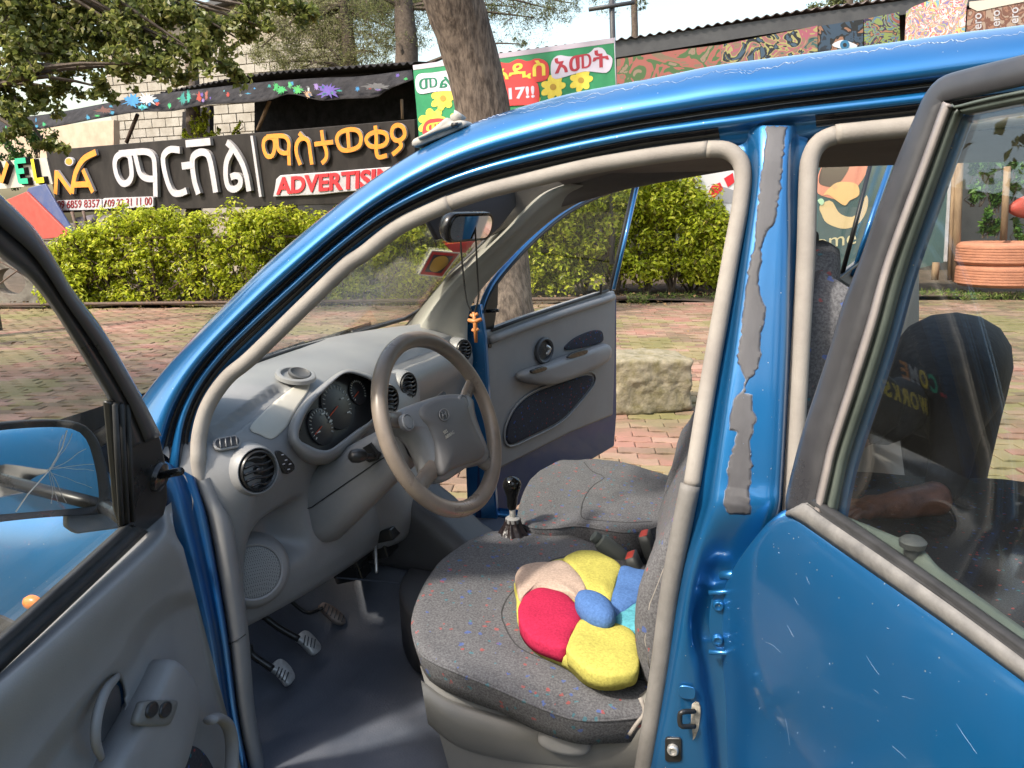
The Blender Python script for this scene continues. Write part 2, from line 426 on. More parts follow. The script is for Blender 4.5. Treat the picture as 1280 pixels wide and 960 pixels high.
for vis, z, p, row, col_ in cand:
    dz = rnd.uniform(-.0055, .0055); a = pang+rnd.uniform(-.012, .012); k = pick_mat(p)
    if vis == 0 and nobj < 300:
        o = bpy.data.objects.new('paver', pme[k]); COL.objects.link(o); o.location = (p.x, p.y, dz+.004); o.rotation_euler = (rnd.uniform(-.012, .012), rnd.uniform(-.012, .012), a); attach(o, pavement); nobj += 1
    else:
        c_, s_ = math.cos(a), math.sin(a)
        big.add([(p.x+c_*x-s_*y, p.y+s_*x+c_*y, q+dz+.004) for x, y, q in pvv], pvf, k)
big.build('paver_field', PV, pavement, smooth=False, kind='stuff')
# grass along the bed at the right, fallen leaves
def leaves(name, pts, size, m, parent=None, n_up=None, asp=.55, fold=.25, **pr):
    """many small leaf blades; pts = [(centre, normal or None)]"""
    vs = []; fs = []; R = random.Random(len(pts))
    for c, nrm in pts:
        nrm = V(nrm) if nrm is not None else V((R.gauss(0, 1), R.gauss(0, 1), R.gauss(0, 1)))
        nrm = (nrm+V((R.gauss(0, .5), R.gauss(0, .5), R.gauss(0, .5)))).normalized()
        a = V((R.gauss(0, 1), R.gauss(0, 1), R.gauss(0, 1)-.3)); a = (a-nrm*a.dot(nrm)).normalized(); b = nrm.cross(a)
        s = size*R.uniform(.6, 1.25); w = s*asp; c = V(c)
        o = len(vs)
        vs += [c-a*s*.5, c-a*.05*s+b*w*.5+nrm*w*fold, c+a*s*.55, c-a*.05*s-b*w*.5+nrm*w*fold]
        fs += [(o, o+1, o+2), (o, o+2, o+3)]
    return mesh(name, vs, fs, m, parent, smooth=False, **pr)
M['leaf_hedge'] = leaf_mat('hedge_leaf', [(.12, .09, .02), (.22, .27, .018), (.44, .52, .03), (.60, .66, .05), (.74, .72, .11)], .4, .55)
M['leaf_dark'] = leaf_mat('tree_leaf', [(.06, .075, .02), (.14, .17, .04), (.22, .25, .06), (.34, .32, .12)], .4, .5)
M['leaf_conifer'] = leaf_mat('conifer_needles', [(.04, .055, .02), (.10, .12, .04), (.17, .19, .06), (.24, .24, .09)], .6, .3)
M['leaf_shrub'] = leaf_mat('shrub_leaf', [(.02, .06, .015), (.05, .12, .02), (.1, .2, .04), (.16, .3, .06)], .35, .3)
M['grass'] = leaf_mat('grass_blade', [(.06, .12, .02), (.13, .22, .03), (.25, .3, .08), (.28, .24, .12)], .6, .35)
M['bark'] = mat('rough_bark', (.15, .115, .09), .95, col2=(.05, .036, .028), nz=22, lo=.4, hi=.6, det=9, bump=1.0, bz=40, stretch=(1, 1, .3))
M['twig'] = mat('twig_bark', (.10, .075, .055), .9, col2=(.05, .035, .025), nz=20, bump=.5, bz=90)
M['wood'] = mat('weathered_wood', (.30, .20, .12), .85, col2=(.16, .10, .06), nz=10, bump=.6, bz=70, stretch=(1, 1, .2))
M['rust'] = mat('rusty_iron', (.13, .075, .05), .75, col2=(.06, .045, .04), nz=25, bump=.4, bz=120)
M['stone'] = mat('mossy_stone', (.27, .235, .165), .95, col2=(.145, .125, .06), nz=14, lo=.38, hi=.66, det=12, bump=1., bz=70)
M['sign_black'] = mat('sign_board_paint', (.014, .012, .0115), .6, col2=(.036, .031, .028), nz=5, lo=.35, hi=.75, det=9, bump=.25, bz=80, stretch=(1, 1, .35), spec=.2)
M['white'] = mat('white_letter', (.47, .455, .485), .6, col2=(.34, .33, .335), nz=9, lo=.4, hi=.75, det=9)
M['white_side'] = mat('letter_edge', (.33, .31, .30), .6)
M['orange'] = mat('orange_letter', (.74, .27, .02), .5, col2=(.55, .19, .03), nz=9, lo=.4, hi=.75, det=9)
M['red'] = mat('red_letter', (.60, .02, .03), .5)
M['green_l'] = mat('green_letter', (.01, .42, .22), .45)
M['yellow_l'] = mat('yellow_letter', (.80, .60, .01), .45)
R2 = random.Random(3)
pts = []
for i in range(5200):
    s = R2.uniform(9.2, 14.5); t = R2.gauss(.1, .28)
    q = kp(s, max(-.12, t)); 
    if noise3(q, 1.8, 5) < -.05: continue
    pts.append((q+V((0, 0, R2.uniform(.02, .10))), (R2.gauss(0, 1), R2.gauss(0, 1), .3)))
leaves('grass_verge', pts, .075, M['grass'], None, asp=.16, kind='stuff')
pts = []
for i in range(900):
    s = R2.uniform(-4, 13); t = R2.choice([R2.uniform(-.5, .05), R2.uniform(0, 1.2), R2.uniform(-6, 0) if R2.random() < .12 else .2])
    pts.append((kp(s, t, .03 if t < 0 else .09), (0, 0, 1)))
leaves('fallen_leaves', pts, .06, mat('dry_leaf', (.26, .16, .07), .8, col2=(.12, .075, .035), nz=3), None, asp=.6, kind='stuff')

# ---------- kerb fence of iron with crossed braces ----------
fn = thing('iron_fence', kp(4, .1), 'low rusty iron fence with crossed braces in front of the left hedge', 'fence')
FH = 1.0
tube('rail', [kp(s, .02, .07) for s in np.linspace(-2.2, 9.4, 12)], .035, M['rust'], fn, n=6, flat=.8)
tube('rail', [kp(s, .34, FH+.01*math.sin(s)) for s in np.linspace(-2.2, 5.05, 12)], .022, M['rust'], fn, n=6)
for i in range(6):
    s0 = -2.2+i*1.45
    tube('post', [kp(s0, .34, -.1), kp(s0, .34, FH)], .022, M['rust'], fn, n=6)
    if i < 5:
        tube('brace', [kp(s0, .33, .1), kp(s0+1.45, .33, FH-.02)], .013, M['rust'], fn, n=5)
        tube('brace', [kp(s0, .36, FH-.02), kp(s0+1.45, .36, .1)], .013, M['rust'], fn, n=5)

def hedge(label, cols, dist, thick, nl, size, m, base=.3, stems=8, group=None):
    """cols = [(u, v_top, v_bottom)] in the photograph; the hedge stands on the line dist beyond the kerb"""
    P0 = kp(0, dist)
    top = []
    for u, vt, vb in cols:
        a = U(u, vt, pl=(P0, KN)); b = U(u, vb, pl=(P0, KN)); top.append((a, b))
    mid = top[len(top)//2]
    t = thing('hedge', (mid[0].x, mid[0].y, 0), label, 'hedge', group)
    R = random.Random(len(cols)*17+nl); pts = []
    n = len(top)-1
    for i in range(nl//60):
        f = R.uniform(0, n-1e-3); k = int(f); g = f-k
        a = top[k][0].lerp(top[k+1][0], g); b = top[k][1].lerp(top[k+1][1], g)
        lump = .5+.5*noise.noise(V((a.x*1.3, a.y*1.3, 4)))+.3*noise.noise(V((a.x*4, a.y*4, 9)))
        if R.random() > .45+.9*lump: continue
        z = b.z+(a.z-b.z)*(1-R.random()**1.3)*(.86+.16*lump)+(R.uniform(0, .18) if R.random() < .06 else 0)
        dep = R.uniform(-.5, .5)*thick*math.sqrt(max(.1, 1-((z-b.z)/(a.z-b.z+.01))**3*.6))
        c = V((a.x, a.y, z))+KN*dep
        rr = R.uniform(.09, .19)
        for j in range(60):
            d = V((R.gauss(0, 1), R.gauss(0, 1), R.gauss(0, 1)+.25)).normalized()
            pts.append((c+d*rr*R.uniform(.55, 1.05), d+V((0, 0, .5))))
    leaves('foliage', pts, size, m, t)
    mb = MB()
    for i in range(stems):
        f = (i+.5)/stems*n; k = int(f); g = f-k
        a = top[k][0].lerp(top[k+1][0], g); g0 = V((a.x, a.y, 0))+KN*R.uniform(-.2, .2)
        for j in range(7):
            e = V((a.x, a.y, R.uniform(.45, .9)*a.z))+KD*R.uniform(-.5, .5)+KN*R.uniform(-.35, .25)
            mm = g0.lerp(e, .5)+KD*R.uniform(-.15, .15)+V((0, 0, R.uniform(-.1, .1)))
            mb.tube([g0, mm, e], [.022, .014, .006], 5)
    mb.build('stem', M['twig'], t, kind='stuff')
    return t
hedge('clipped yellow-green hedge growing behind the iron fence at the left', [(62, 322, 372), (90, 300, 380), (120, 282, 384), (165, 266, 384), (230, 262, 382), (300, 262, 381), (352, 262, 380), (400, 268, 380), (450, 268, 378), (520, 262, 378), (575, 270, 378)], .55, .9, 72000, .068, M['leaf_hedge'], stems=14)
hedge('tall bright leafy bush growing behind the open passenger door', [(655, 280, 350), (675, 238, 360), (720, 226, 354), (770, 222, 348), (815, 216, 344), (850, 222, 346), (880, 244, 352), (908, 280, 352)], .8, 1.0, 52000, .075, M['leaf_hedge'], stems=8)

# ---------- trees ----------
def bark_trunk(name, rows, parent, m, n=56, amp=.02, fine=9.):
    """rows = [(centre, radius)]"""
    out = []
    K = cat([tuple(c)+(r,) for c, r in rows], 90)
    for i, q in enumerate(K):
        c = V(q[:3]); r = q[3]; ring = []
        for k in range(n):
            a = 2*math.pi*k/n; d = V((math.cos(a), math.sin(a), 0))
            w = noise.noise(V((math.cos(a)*fine, math.sin(a)*fine, c.z*2.2)))+.6*noise.noise(V((math.cos(a)*fine*2.3, math.sin(a)*fine*2.3, c.z*6)))
            ring.append(c+d*(r+amp*w))
        out.append(ring)
    return loft(name, out, m, parent, closed=True)
def branchy(mb, p, d, L, r, depth, R, ends):
    P = [p]; q = V(p); dd = V(d).normalized()
    for i in range(4):
        dd = (dd+V((R.gauss(0, .22), R.gauss(0, .22), R.gauss(0, .16)))).normalized(); q = q+dd*L/4; P.append(V(q))
    mb.tube(P, [r*(1-.16*i) for i in range(5)], 5)
    ends.append((V(q), depth))
    if depth > 0:
        for k in range(3):
            e = P[R.choice([2, 3, 4])]
            nd = (dd+V((R.gauss(0, .7), R.gauss(0, .7), R.gauss(0, .5)))).normalized()
            branchy(mb, e, nd, L*R.uniform(.5, .75), r*.5, depth-1, R, ends)
TD = 8.9
t = thing('street_tree', (0, 0, 0), 'big leaning rough-barked tree trunk rising behind the car roof', 'tree')
base = U(630, 405, D=TD); base.z = 0
ptsr = [((base.x, base.y, -.1), .42), ((base.x, base.y, .25), .335)]
for u, v, hw, D in ((628, 330, 32.5, TD), (621, 240, 32.5, TD-.05), (604, 138, 34, TD-.2), (588, 70, 35.5, TD-.35), (566, 0, 38, TD-.6), (545, -70, 39, TD-.8), (520, -170, 38, TD-1)):
    c = U(u, v, D=D); ptsr.append((c, hw/FPX*D))
t.location = (base.x, base.y, 0)
bark_trunk('trunk', ptsr, t, M['bark'])
R = random.Random(5)
mb = MB(); ends = []
topc = V(ptsr[-1][0])
for k in range(5):
    branchy(mb, topc, (R.gauss(.5, .7), R.gauss(0, .8), 1.2), 1.5, .09, 2, R, ends)
mb.build('branch', M['bark'], t)
lp = []
for e, dp in ends:
    for j in range(45): lp.append((e+V((R.gauss(0, .35), R.gauss(0, .35), R.gauss(0, .25))), None))
leaves('crown', lp, .09, M['leaf_dark'], t)

def tree_px(name, label, trunk, blobs, D, leaf, m, nper, category='tree', tr=.12, asp=.55, twigs=True, seed=1, droop=0., trm=None):
    R = random.Random(seed)
    b0 = U(*trunk[0], D=D); t = thing(name, (b0.x, b0.y, 0), label, category)
    P = [V((b0.x, b0.y, -.1))]+[U(u, v, D=D) for u, v in trunk]
    rr = [tr*(1-.55*i/(len(P)-1)) for i in range(len(P))]
    bark_trunk('trunk', list(zip(P, rr)), t, trm or M['twig'], n=16, amp=.01, fine=3)
    pts = []; mb = MB()
    root = P[-2]
    for u, v, r, dd in blobs:
        c = U(u, v, D=D+dd); rm = r/FPX*(D+dd)
        st = min(P, key=lambda q: (q-c).length)
        mid = st.lerp(c, .55)+V((R.uniform(-.2, .2), R.uniform(-.2, .2), R.uniform(0, .25)))
        mb.tube(cat([st, mid, c], 7), [.045, .04, .034, .028, .022, .016, .01], 5)
        n = int(nper*(r/40)**2)
        for q in range(max(5, n//45)):
            tip = c+V((R.gauss(0, .55), R.gauss(0, .55), R.gauss(0, .5)))*rm
            e0 = c.lerp(tip, .2) if asp > .3 else tip+V((R.gauss(0, .13), R.gauss(0, .13), R.uniform(.0, .2)))*rm
            mb.tube([e0, e0.lerp(tip, .5)+V((0, 0, .03)), tip], [.012, .008, .004], 4)
            for j in range(45):
                f = R.random(); pp = e0.lerp(tip, f*1.1)+V((R.gauss(0, .16), R.gauss(0, .16), R.gauss(0, .13)-droop*R.random()))*rm*1.1
                pts.append((pp, None))
    mb.build('branch', M['twig'], t, kind='stuff')
    leaves('crown', pts, leaf, m, t, asp=asp)
    return t
tree_px('broadleaf_tree', 'broad-leaved tree with dark round leaves hanging over the sign at the upper left', [(-60, 330), (-50, 120), (-20, -60)],
        [(20, 10, 50, 0), (70, 30, 48, .3), (120, 12, 45, .2), (30, 70, 38, -.2), (90, 70, 30, .2), (160, 40, 38, 0), (210, 25, 38, .3), (190, 80, 32, 0), (150, 85, 26, .1), (15, 130, 26, 0), (250, 70, 30, 0), (285, 82, 22, .1), (270, 35, 30, .4), (310, 20, 26, .2), (345, 8, 28, .3), (380, 18, 26, .5), (50, 118, 22, .1), (25, 165, 22, -.2), (60, 185, 16, 0), (28, 140, 20, -.1), (240, 20, 30, .3), (60, 60, 40, .5), (125, 50, 34, .4), (175, 15, 36, .5), (0, 40, 40, .3), (215, 60, 24, .2), (130, 110, 22, .1), (75, 110, 24, .3), (300, 50, 22, .3), (335, 35, 16, .2), (0, 110, 30, 0), (225, 100, 14, .2)], 8.6, .08, M['leaf_dark'], 760, tr=.13, asp=.75, seed=3)
tree_px('slender_tree', 'slender bare brown trunk standing in front of the block wall', [(243, 330), (241, 115), (236, 40), (232, -60)], [(232, -50, 30, 0)], 13.6, .09, M['leaf_dark'], 500, tr=.165, seed=4, trm=M['bark'])
M['leaf_conifer2'] = leaf_mat('pine_needles', [(.10, .11, .04), (.17, .18, .06), (.26, .26, .10), (.3, .3, .13)], .6, .35)
tree_px('conifer_tree', 'feathery olive conifer standing right of the block wall', [(440, 300), (438, 90), (430, 10), (425, -60)],
        [(400, 60, 36, 0), (440, 50, 36, .4), (375, 85, 22, 0), (470, 65, 30, -.3), (430, 85, 26, 0), (410, 25, 32, .3), (455, 15, 34, 0), (490, 35, 30, 0), (340, 30, 30, 0), (360, 55, 26, .2), (325, 60, 18, 0), (395, 5, 30, 0), (500, 5, 30, -.2), (385, 35, 22, 0), (350, 78, 20, 0)], 15.5, .055, M['leaf_conifer2'], 6000, tr=.2, asp=.22, seed=5)
tree_px('conifer_tree', 'dark conifer with a thick straight trunk just left of the big leaning trunk', [(500, 300), (508, 90), (505, 10), (500, -80)],
        [(470, 5, 34, 0), (520, 12, 34, .3), (495, 55, 20, 0), (515, 50, 16, 0), (640, 8, 34, .2), (668, 22, 22, 0), (690, 12, 22, 0), (650, 55, 10, 0), (610, 12, 26, 0), (715, 4, 16, 0)], 14.2, .05, M['leaf_conifer'], 5200, tr=.3, asp=.2, seed=6)
tree_px('conifer_tree', 'far conifer showing its drooping twigs above the crossed pole', [(795, 200), (792, -40), (788, -90)],
        [(760, -4, 24, 0), (785, -6, 24, 0), (800, 6, 8, 0)], 16., .06, M['leaf_conifer'], 1500, tr=.1, asp=.2, seed=8)
tree_px('leafy_tree', 'distant leafy treetop showing just above the corrugated roof', [(1060, 200), (1060, 20), (1060, -60)],
        [(1015, 8, 16, 0), (1045, 4, 22, 0), (1080, 0, 20, 0), (1110, -6, 20, 0)], 18., .07, M['leaf_conifer'], 2000, tr=.2, asp=.5, seed=9)

# ---------- block building ----------
def vplane(u0, v0, D0, u1, v1, D1):
    a, b = U(u0, v0, D=D0), U(u1, v1, D=D1)
    d = b-a; d.z = 0; d.normalize(); n = V((-d.y, d.x, 0))
    if n.dot(V(CAM)-a) < 0: n = -n
    return a, d, n
class Pl:
    def __init__(s, u0, v0, D0, u1, v1, D1): s.a, s.d, s.n = vplane(u0, v0, D0, u1, v1, D1)
    def P(s, u, v, k=0.): return U(u, v, pl=(s.a+s.n*k, s.n))
    def xz(s, u, v):
        p = s.P(u, v); return ((p-s.a).dot(s.d), p.z)
    def at(s, x, z, k=0.): return V((s.a.x, s.a.y, 0))+s.d*x+V((0, 0, z))+s.n*k
SG = Pl(55, 190, 14.5, 520, 150, 10.5)
WL = Pl(135, 100, 18.5, 375, 60, 16.8)
M['block'] = mat('limewashed_block', (.42, .39, .34), .9, col2=(.26, .23, .185), nz=3, lo=.35, hi=.7, det=9, bump=.7, bz=40, pos=True)
M['mortar'] = mat('mortar', (.36, .31, .25), .95, bump=.5, bz=60)
x0, _ = WL.xz(133, 100); x1, _ = WL.xz(374, 60)
bl = thing('block_building', WL.at((x0+x1)/2, 0), 'pale concrete-block building with a sloping roof behind the trees', 'building')
za, zb = WL.P(150, 42).z, WL.P(302, 3).z
xa, xb = WL.xz(150, 42)[0], WL.xz(302, 3)[0]
def rooft(x): return za+(zb-za)*(x-xa)/(xb-xa)
plate('wall', [WL.at(x0, -.1, -.03), WL.at(x1+1, -.1, -.03), WL.at(x1+1, rooft(x1+1), -.03), WL.at(x0, rooft(x0), -.03)], .25, M['mortar'], bl, n=WL.n)
bw, bh = .40, .205; nb = 0; bmesh_cache = {}
zz = 1.35; row = 0
while zz < rooft(x1+1):
    x = x0-(bw/2 if row % 2 else 0)
    while x < x1+.9:
        xs, xe = max(x, x0), min(x+bw, x1+1); ztop = min(zz+bh, rooft(xs)-.02)
        if xe-xs > .08 and ztop-zz > .06 and nb < 295:
            w, h = xe-xs-.022, ztop-zz-.022
            key = (round(w, 2), round(h, 2))
            if key not in bmesh_cache:
                mb = MB(); mb.box((0, 0, 0), (w, .05, h)); me = bpy.data.meshes.new('block'); me.from_pydata(mb.v, [], mb.f); me.materials.append(M['block']); me.update(); bmesh_cache[key] = me
            o = bpy.data.objects.new('block', bmesh_cache[key]); COL.objects.link(o)
            o.location = WL.at(xs+w/2+.011, zz+h/2, -.02+R.uniform(0, .012)); o.rotation_euler = (0, R.uniform(-.008, .008), math.atan2(WL.d.y, WL.d.x)); attach(o, bl); nb += 1
        x += bw
    zz += bh; row += 1
plate('roof', [WL.at(x0-.3, rooft(x0-.3), .25), WL.at(x1+2, rooft(x1+2), .25), WL.at(x1+2, rooft(x1+2)+.1, .25), WL.at(x0-.3, rooft(x0-.3)+.1, .25)], 3., M['grey_dark'], bl, n=WL.n)

# ---------- painted shed with the awning behind the sign ----------
M['tarp'] = mat('black_sheeting', (.012, .011, .012), .8, col2=(.035, .033, .035), nz=6, det=9, bump=.6, bz=25, spec=.15)
def art_mat(name, cols, sc=2., warp=2.5, vv_=.6):
    m = bpy.data.materials.new(name); m.use_nodes = True; nt = m.node_tree; b = nt.nodes['Principled BSDF']; L = nt.links.new
    tc = N(nt, 'ShaderNodeTexCoord'); n = N(nt, 'ShaderNodeTexNoise'); n.inputs['Scale'].default_value = sc; n.inputs['Detail'].default_value = 2.; n.inputs['Distortion'].default_value = warp
    L(tc.outputs['Object'], n.inputs['Vector']); r = N(nt, 'ShaderNodeValToRGB'); L(n.outputs['Fac'], r.inputs[0]); r.color_ramp.interpolation = 'CONSTANT'
    k = len(cols)
    r.color_ramp.elements[0].color = (*cols[0], 1); r.color_ramp.elements[1].position = .3; r.color_ramp.elements[1].color = (*cols[1], 1)
    for i, c in enumerate(cols[2:]):
        e = r.color_ramp.elements.new(.3+.4*(i+1)/(k-1)); e.color = (*c, 1)
    hs = N(nt, 'ShaderNodeHueSaturation'); hs.inputs['Saturation'].default_value = .8; hs.inputs['Value'].default_value = vv_; L(r.outputs[0], hs.inputs['Color']); L(hs.outputs[0], b.inputs['Base Color']); b.inputs['Roughness'].default_value = .45
    return m
sh = thing('painted_shed', SG.at(5, 0, -1), 'dark roadside shed with a paint-splashed awning behind the black sign', 'shed')
def shp(u, v, k=-.9): return SG.P(u, v, k)
plate('wall', [shp(318, 330, -1.9), shp(318, 110, -1.9), shp(560, 80, -1.9), shp(560, 330, -1.9)], .1, M['tarp'], sh, n=SG.n)
plate('side_wall', [shp(226, 215, -1.95), shp(228, 140, -1.95), shp(262, 132, -1.95), shp(262, 215, -1.95)], .1, M['tarp'], sh, n=SG.n)
plate('lower_wall', [shp(372, 330, -1.2), shp(372, 240, -1.2), shp(560, 225, -1.2), shp(560, 330, -1.2)], .1, M['grey_dark'], sh, n=SG.n)
aw_t = cat([(-40, 158), (0, 150), (60, 143), (130, 130), (190, 119), (250, 112), (330, 103), (400, 98), (450, 96), (515, 88)], 60)
aw_b = cat([(-40, 172), (0, 166), (60, 160), (130, 147), (175, 140), (215, 139), (260, 131), (330, 127), (362, 118), (400, 126), (430, 124), (470, 122), (486, 112), (517, 100)], 60)
rows = []
for f in np.linspace(0, 1, 7):
    r = []
    for i, (a, b) in enumerate(zip(aw_t, aw_b)):
        r.append(shp(a[0]+(b[0]-a[0])*f, a[1]+(b[1]-a[1])*f, -.35+.3*f+.03*math.sin(i*.9)*f))
    rows.append(r)
aw = loft('awning', rows, M['tarp'], sh); mod_solid(aw, .01)
# paint splashes on the awning: flat daubs lying on the cloth
spl = [(165, 126, 14, 9, (.05, .28, .60)), (184, 124, 12, 9, (.62, .66, .70)), (178, 134, 8, 4, (.1, .5, .6)), (228, 123, 5, 9, (.03, .30, .28)), (236, 121, 3, 9, (.05, .45, .35)), (212, 132, 3, 4, (.05, .5, .2)),
       (249, 121, 4, 8, (.5, .06, .04)), (258, 119, 2.5, 7, (.4, .12, .1)), (285, 118, 3, 4, (.5, .06, .05)), (352, 112, 7, 6, (.06, .5, .15)), (372, 112, 8, 6, (.08, .45, .12)), (385, 118, 6, 5, (.65, .42, .25)), (410, 113, 14, 11, (.16, .10, .45)),
       (447, 111, 3, 4, (.05, .3, .65)), (130, 138, 12, 5, (.16, .07, .06)), (110, 147, 3, 4, (.05, .3, .5)), (30, 157, 3, 4, (.05, .25, .5)), (345, 109, 4, 7, (.05, .42, .12)), (470, 108, 22, 5, (.14, .14, .15)), (362, 106, 3, 5, (.1, .5, .2)), (395, 108, 4, 6, (.3, .2, .5))]
R8 = random.Random(77); pal = [q_[4] for q_ in spl]
for i in range(46):
    f = R8.random(); k = int(f*59); vt, vb_ = aw_t[k], aw_b[k]; g = R8.uniform(.2, .8)
    spl.append((vt[0]+(vb_[0]-vt[0])*g, vt[1]+(vb_[1]-vt[1])*g, R8.uniform(1., 4.5), R8.uniform(1., 3.5), R8.choice(pal)))
cc = {}
for u, v, a, b, c in spl:
    if c not in cc: cc[c] = mat('splash_paint', tuple(x*.9 for x in c), .6, col2=tuple(x*.6 for x in c), nz=5)
    P = []
    R9 = random.Random(int(u*7+v)); n = 26
    for k in range(n):
        th = 2*math.pi*k/n; r = R9.uniform(.55, 1.25) if k % 2 else R9.uniform(.35, .75)
        P.append(shp(u+a*r*math.cos(th), v+b*r*math.sin(th), -.035))
    plate('paint_splash', P, .004, cc[c], sh, n=SG.n)
tube('strut', [shp(172, 143, -.3), shp(158, 178, -.3)], .035, M['rust'], sh, n=6)
tube('strut', [shp(337, 126, -.3), shp(322, 163, -.3)], .03, M['wood'], sh, n=6)
tube('strut', [shp(502, 124, -.3), shp(503, 149, -.3)], .02, M['wood'], sh, n=6)
# corrugated roof edge
def corrug(name, pts, k, amp_px, wl, m, parent, back=2.5, drop=.0, plane=SG):
    P = cat([plane.P(u, v, k) for u, v in pts], 400); rows = [[], []]
    s = 0; prev = V(P[0])
    for q in P:
        q = V(q); s += (q-prev).length; prev = q
        z = amp_px*math.sin(2*math.pi*s/wl)
        rows[0].append(q+V((0, 0, z))); rows[1].append(q-plane.n*back+V((0, 0, z+back*.12)))
    o = loft(name, rows, m, parent); mod_solid(o, .012); return o
M['rooftin'] = mat('rusty_tin', (.13, .10, .09), .6, col2=(.06, .05, .05), nz=8, metal=.3)
corrug('roof_sheet', [(200, 116), (260, 104), (330, 92), (400, 86), (520, 78)], -.4, .018, .13, M['tarp'], sh)
# plants poking over the sign
def sprig(name, label, specs, plane, k, m, leaf, n, cat_='plant', seed=2):
    R = random.Random(seed); u, v, r = specs[0]; c = plane.P(u, v, k)
    t = thing(name, (c.x, c.y, 0), label, cat_); pts = []; mb = MB()
    for u, v, r in specs:
        c = plane.P(u, v, k); D = px(c)[2]; rm = r/FPX*D
        for j in range(int(n*(r/15)**2/30)+1):
            tip = c+V((R.gauss(0, .5), R.gauss(0, .5), R.gauss(0, .55)))*rm
            b0 = V((c.x+R.uniform(-.1, .1), c.y, c.z-rm*1.6))
            mb.tube([b0, b0.lerp(tip, .5)+V((R.gauss(0, .05), 0, 0)), tip], [.01, .007, .003], 4)
            for q in range(30): pts.append((b0.lerp(tip, R.uniform(.45, 1.05))+V((R.gauss(0, .12), R.gauss(0, .12), R.gauss(0, .1)))*rm, None))
    mb.build('stem', M['twig'], t, kind='stuff'); leaves('foliage', pts, leaf, m, t)
    return t
sprig('shrub', 'bright green shrub tips standing between the awning and the black sign', [(250, 150, 14), (243, 163, 12), (232, 168, 8), (263, 165, 10), (255, 138, 8)], SG, -.45, M['leaf_hedge'], .075, 260)
sprig('shrub', 'small green shoot standing right of the bright shrub above the sign', [(295, 155, 7), (292, 163, 6)], SG, -.45, M['leaf_hedge'], .07, 260, seed=5)
sprig('shrub', 'loose green shrub behind the coloured letters at the far left', [(25, 185, 22), (45, 172, 16), (8, 200, 18), (15, 215, 14)], SG, -.6, M['leaf_shrub'], .09, 300, seed=6)
# clay-coloured wall under the awning at the left
t = plate('rendered_wall', [SG.P(-40, 230, -2.6), SG.P(-40, 168, -2.6), SG.P(142, 150, -2.6), SG.P(142, 230, -2.6)], .15, mat('pink_render', (.42, .30, .22), .9, col2=(.5, .4, .3), nz=3), None, n=SG.n)
t['label'] = 'faded pinkish rendered wall under the left end of the awning'; t['category'] = 'wall'

# ================= the big sign =================
def ribbon(pts, w, plane, k, dep, closed=False, taper=None):
    """flat stroke of width w px along pixel points, front at k, depth dep"""
    D = px(plane.P(*pts[0]))[2]; wm = w/FPX*D
    P = [plane.xz(u, v) for u, v in pts]
    n = max(14, len(P)*6)
    P = catc(P, n) if closed else (cat(P, n) if len(P) > 2 else cat(P, 4))
    n = len(P); L = []; Rr = []
    for i in range(n):
        a = P[i-1] if (i > 0 or closed) else P[i]; b = P[(i+1) % n] if (i < n-1 or closed) else P[i]
        dx, dz = b[0]-a[0], b[1]-a[1]; l = math.hypot(dx, dz) or 1; nx, nz_ = -dz/l, dx/l
        ww = wm/2*(taper(i/(n-1)) if taper else 1)
        L.append((P[i][0]+nx*ww, P[i][1]+nz_*ww)); Rr.append((P[i][0]-nx*ww, P[i][1]-nz_*ww))
    vs = [plane.at(*q, k) for q in L]+[plane.at(*q, k) for q in Rr]+[plane.at(*q, k-dep) for q in L]+[plane.at(*q, k-dep) for q in Rr]
    fs = []; fm = []
    rng = n if closed else n-1
    for i in range(rng):
        j = (i+1) % n
        fs += [(i, j, n+j, n+i), (i, 2*n+i, 2*n+j, j), (n+i, n+j, 3*n+j, 3*n+i)]; fm += [0, 1, 1]
    if not closed:
        fs += [(0, n, 3*n, 2*n), (n-1, 3*n-1, 4*n-1, 2*n-1)]; fm += [1, 1]
    return vs, fs, fm
def glyph(name, strokes, w, plane, k, dep, mats, parent, conv=None):
    vs = []; fs = []; mi = []
    for i, s_ in enumerate(strokes):
        closed = s_[0] == 'c'; P = s_[1:] if isinstance(s_[0], str) else s_
        P = [conv(*p) if conv else p for p in P]
        a, b, c = ribbon(P, w, plane, k+.003*i, dep+.003*i, closed); o = len(vs)
        vs += a; fs += [tuple(q+o for q in f) for f in b]; mi += c
    ob = mesh(name, vs, fs, mats, parent, smooth=False); ob.data.polygons.foreach_set('material_index', mi)
    return ob
def text_mesh(body, extrude=.02, offset=0.):
    c = bpy.data.curves.new('t', 'FONT'); c.body = body; c.extrude = extrude/2; c.offset = offset; c.resolution_u = 4
    o = bpy.data.objects.new('t', c); COL.objects.link(o); bpy.context.view_layer.update()
    me = bpy.data.meshes.new_from_object(o.evaluated_get(bpy.context.evaluated_depsgraph_get()))
    bpy.data.objects.remove(o); bpy.data.curves.remove(c)
    return [tuple(v.co) for v in me.vertices], [tuple(p.vertices) for p in me.polygons]
def text_on(name, body, bl, br, tl, plane, k, dep, m, parent, offset=0.):
    """lettering fitted so that its box has the pixel corners bl, br, tl"""
    vs, fs = text_mesh(body, 1., offset)
    xs = [v[0] for v in vs]; ys = [v[1] for v in vs]
    x0, x1_, y0, y1 = min(xs), max(xs), min(ys), max(ys)
    B, Rt, T = (plane.P(*q, k) for q in (bl, br, tl))
    out = [B+(Rt-B)*((x-x0)/(x1_-x0))+(T-B)*((y-y0)/(y1-y0))+plane.n*(-dep+(z+.5)*dep) for x, y, z in vs]
    return mesh(name, out, fs, m, parent, smooth=False)
WM = [M['white'], M['white_side']]; OM = [M['orange'], M['white_side']]
c = SG.P(290, 215)
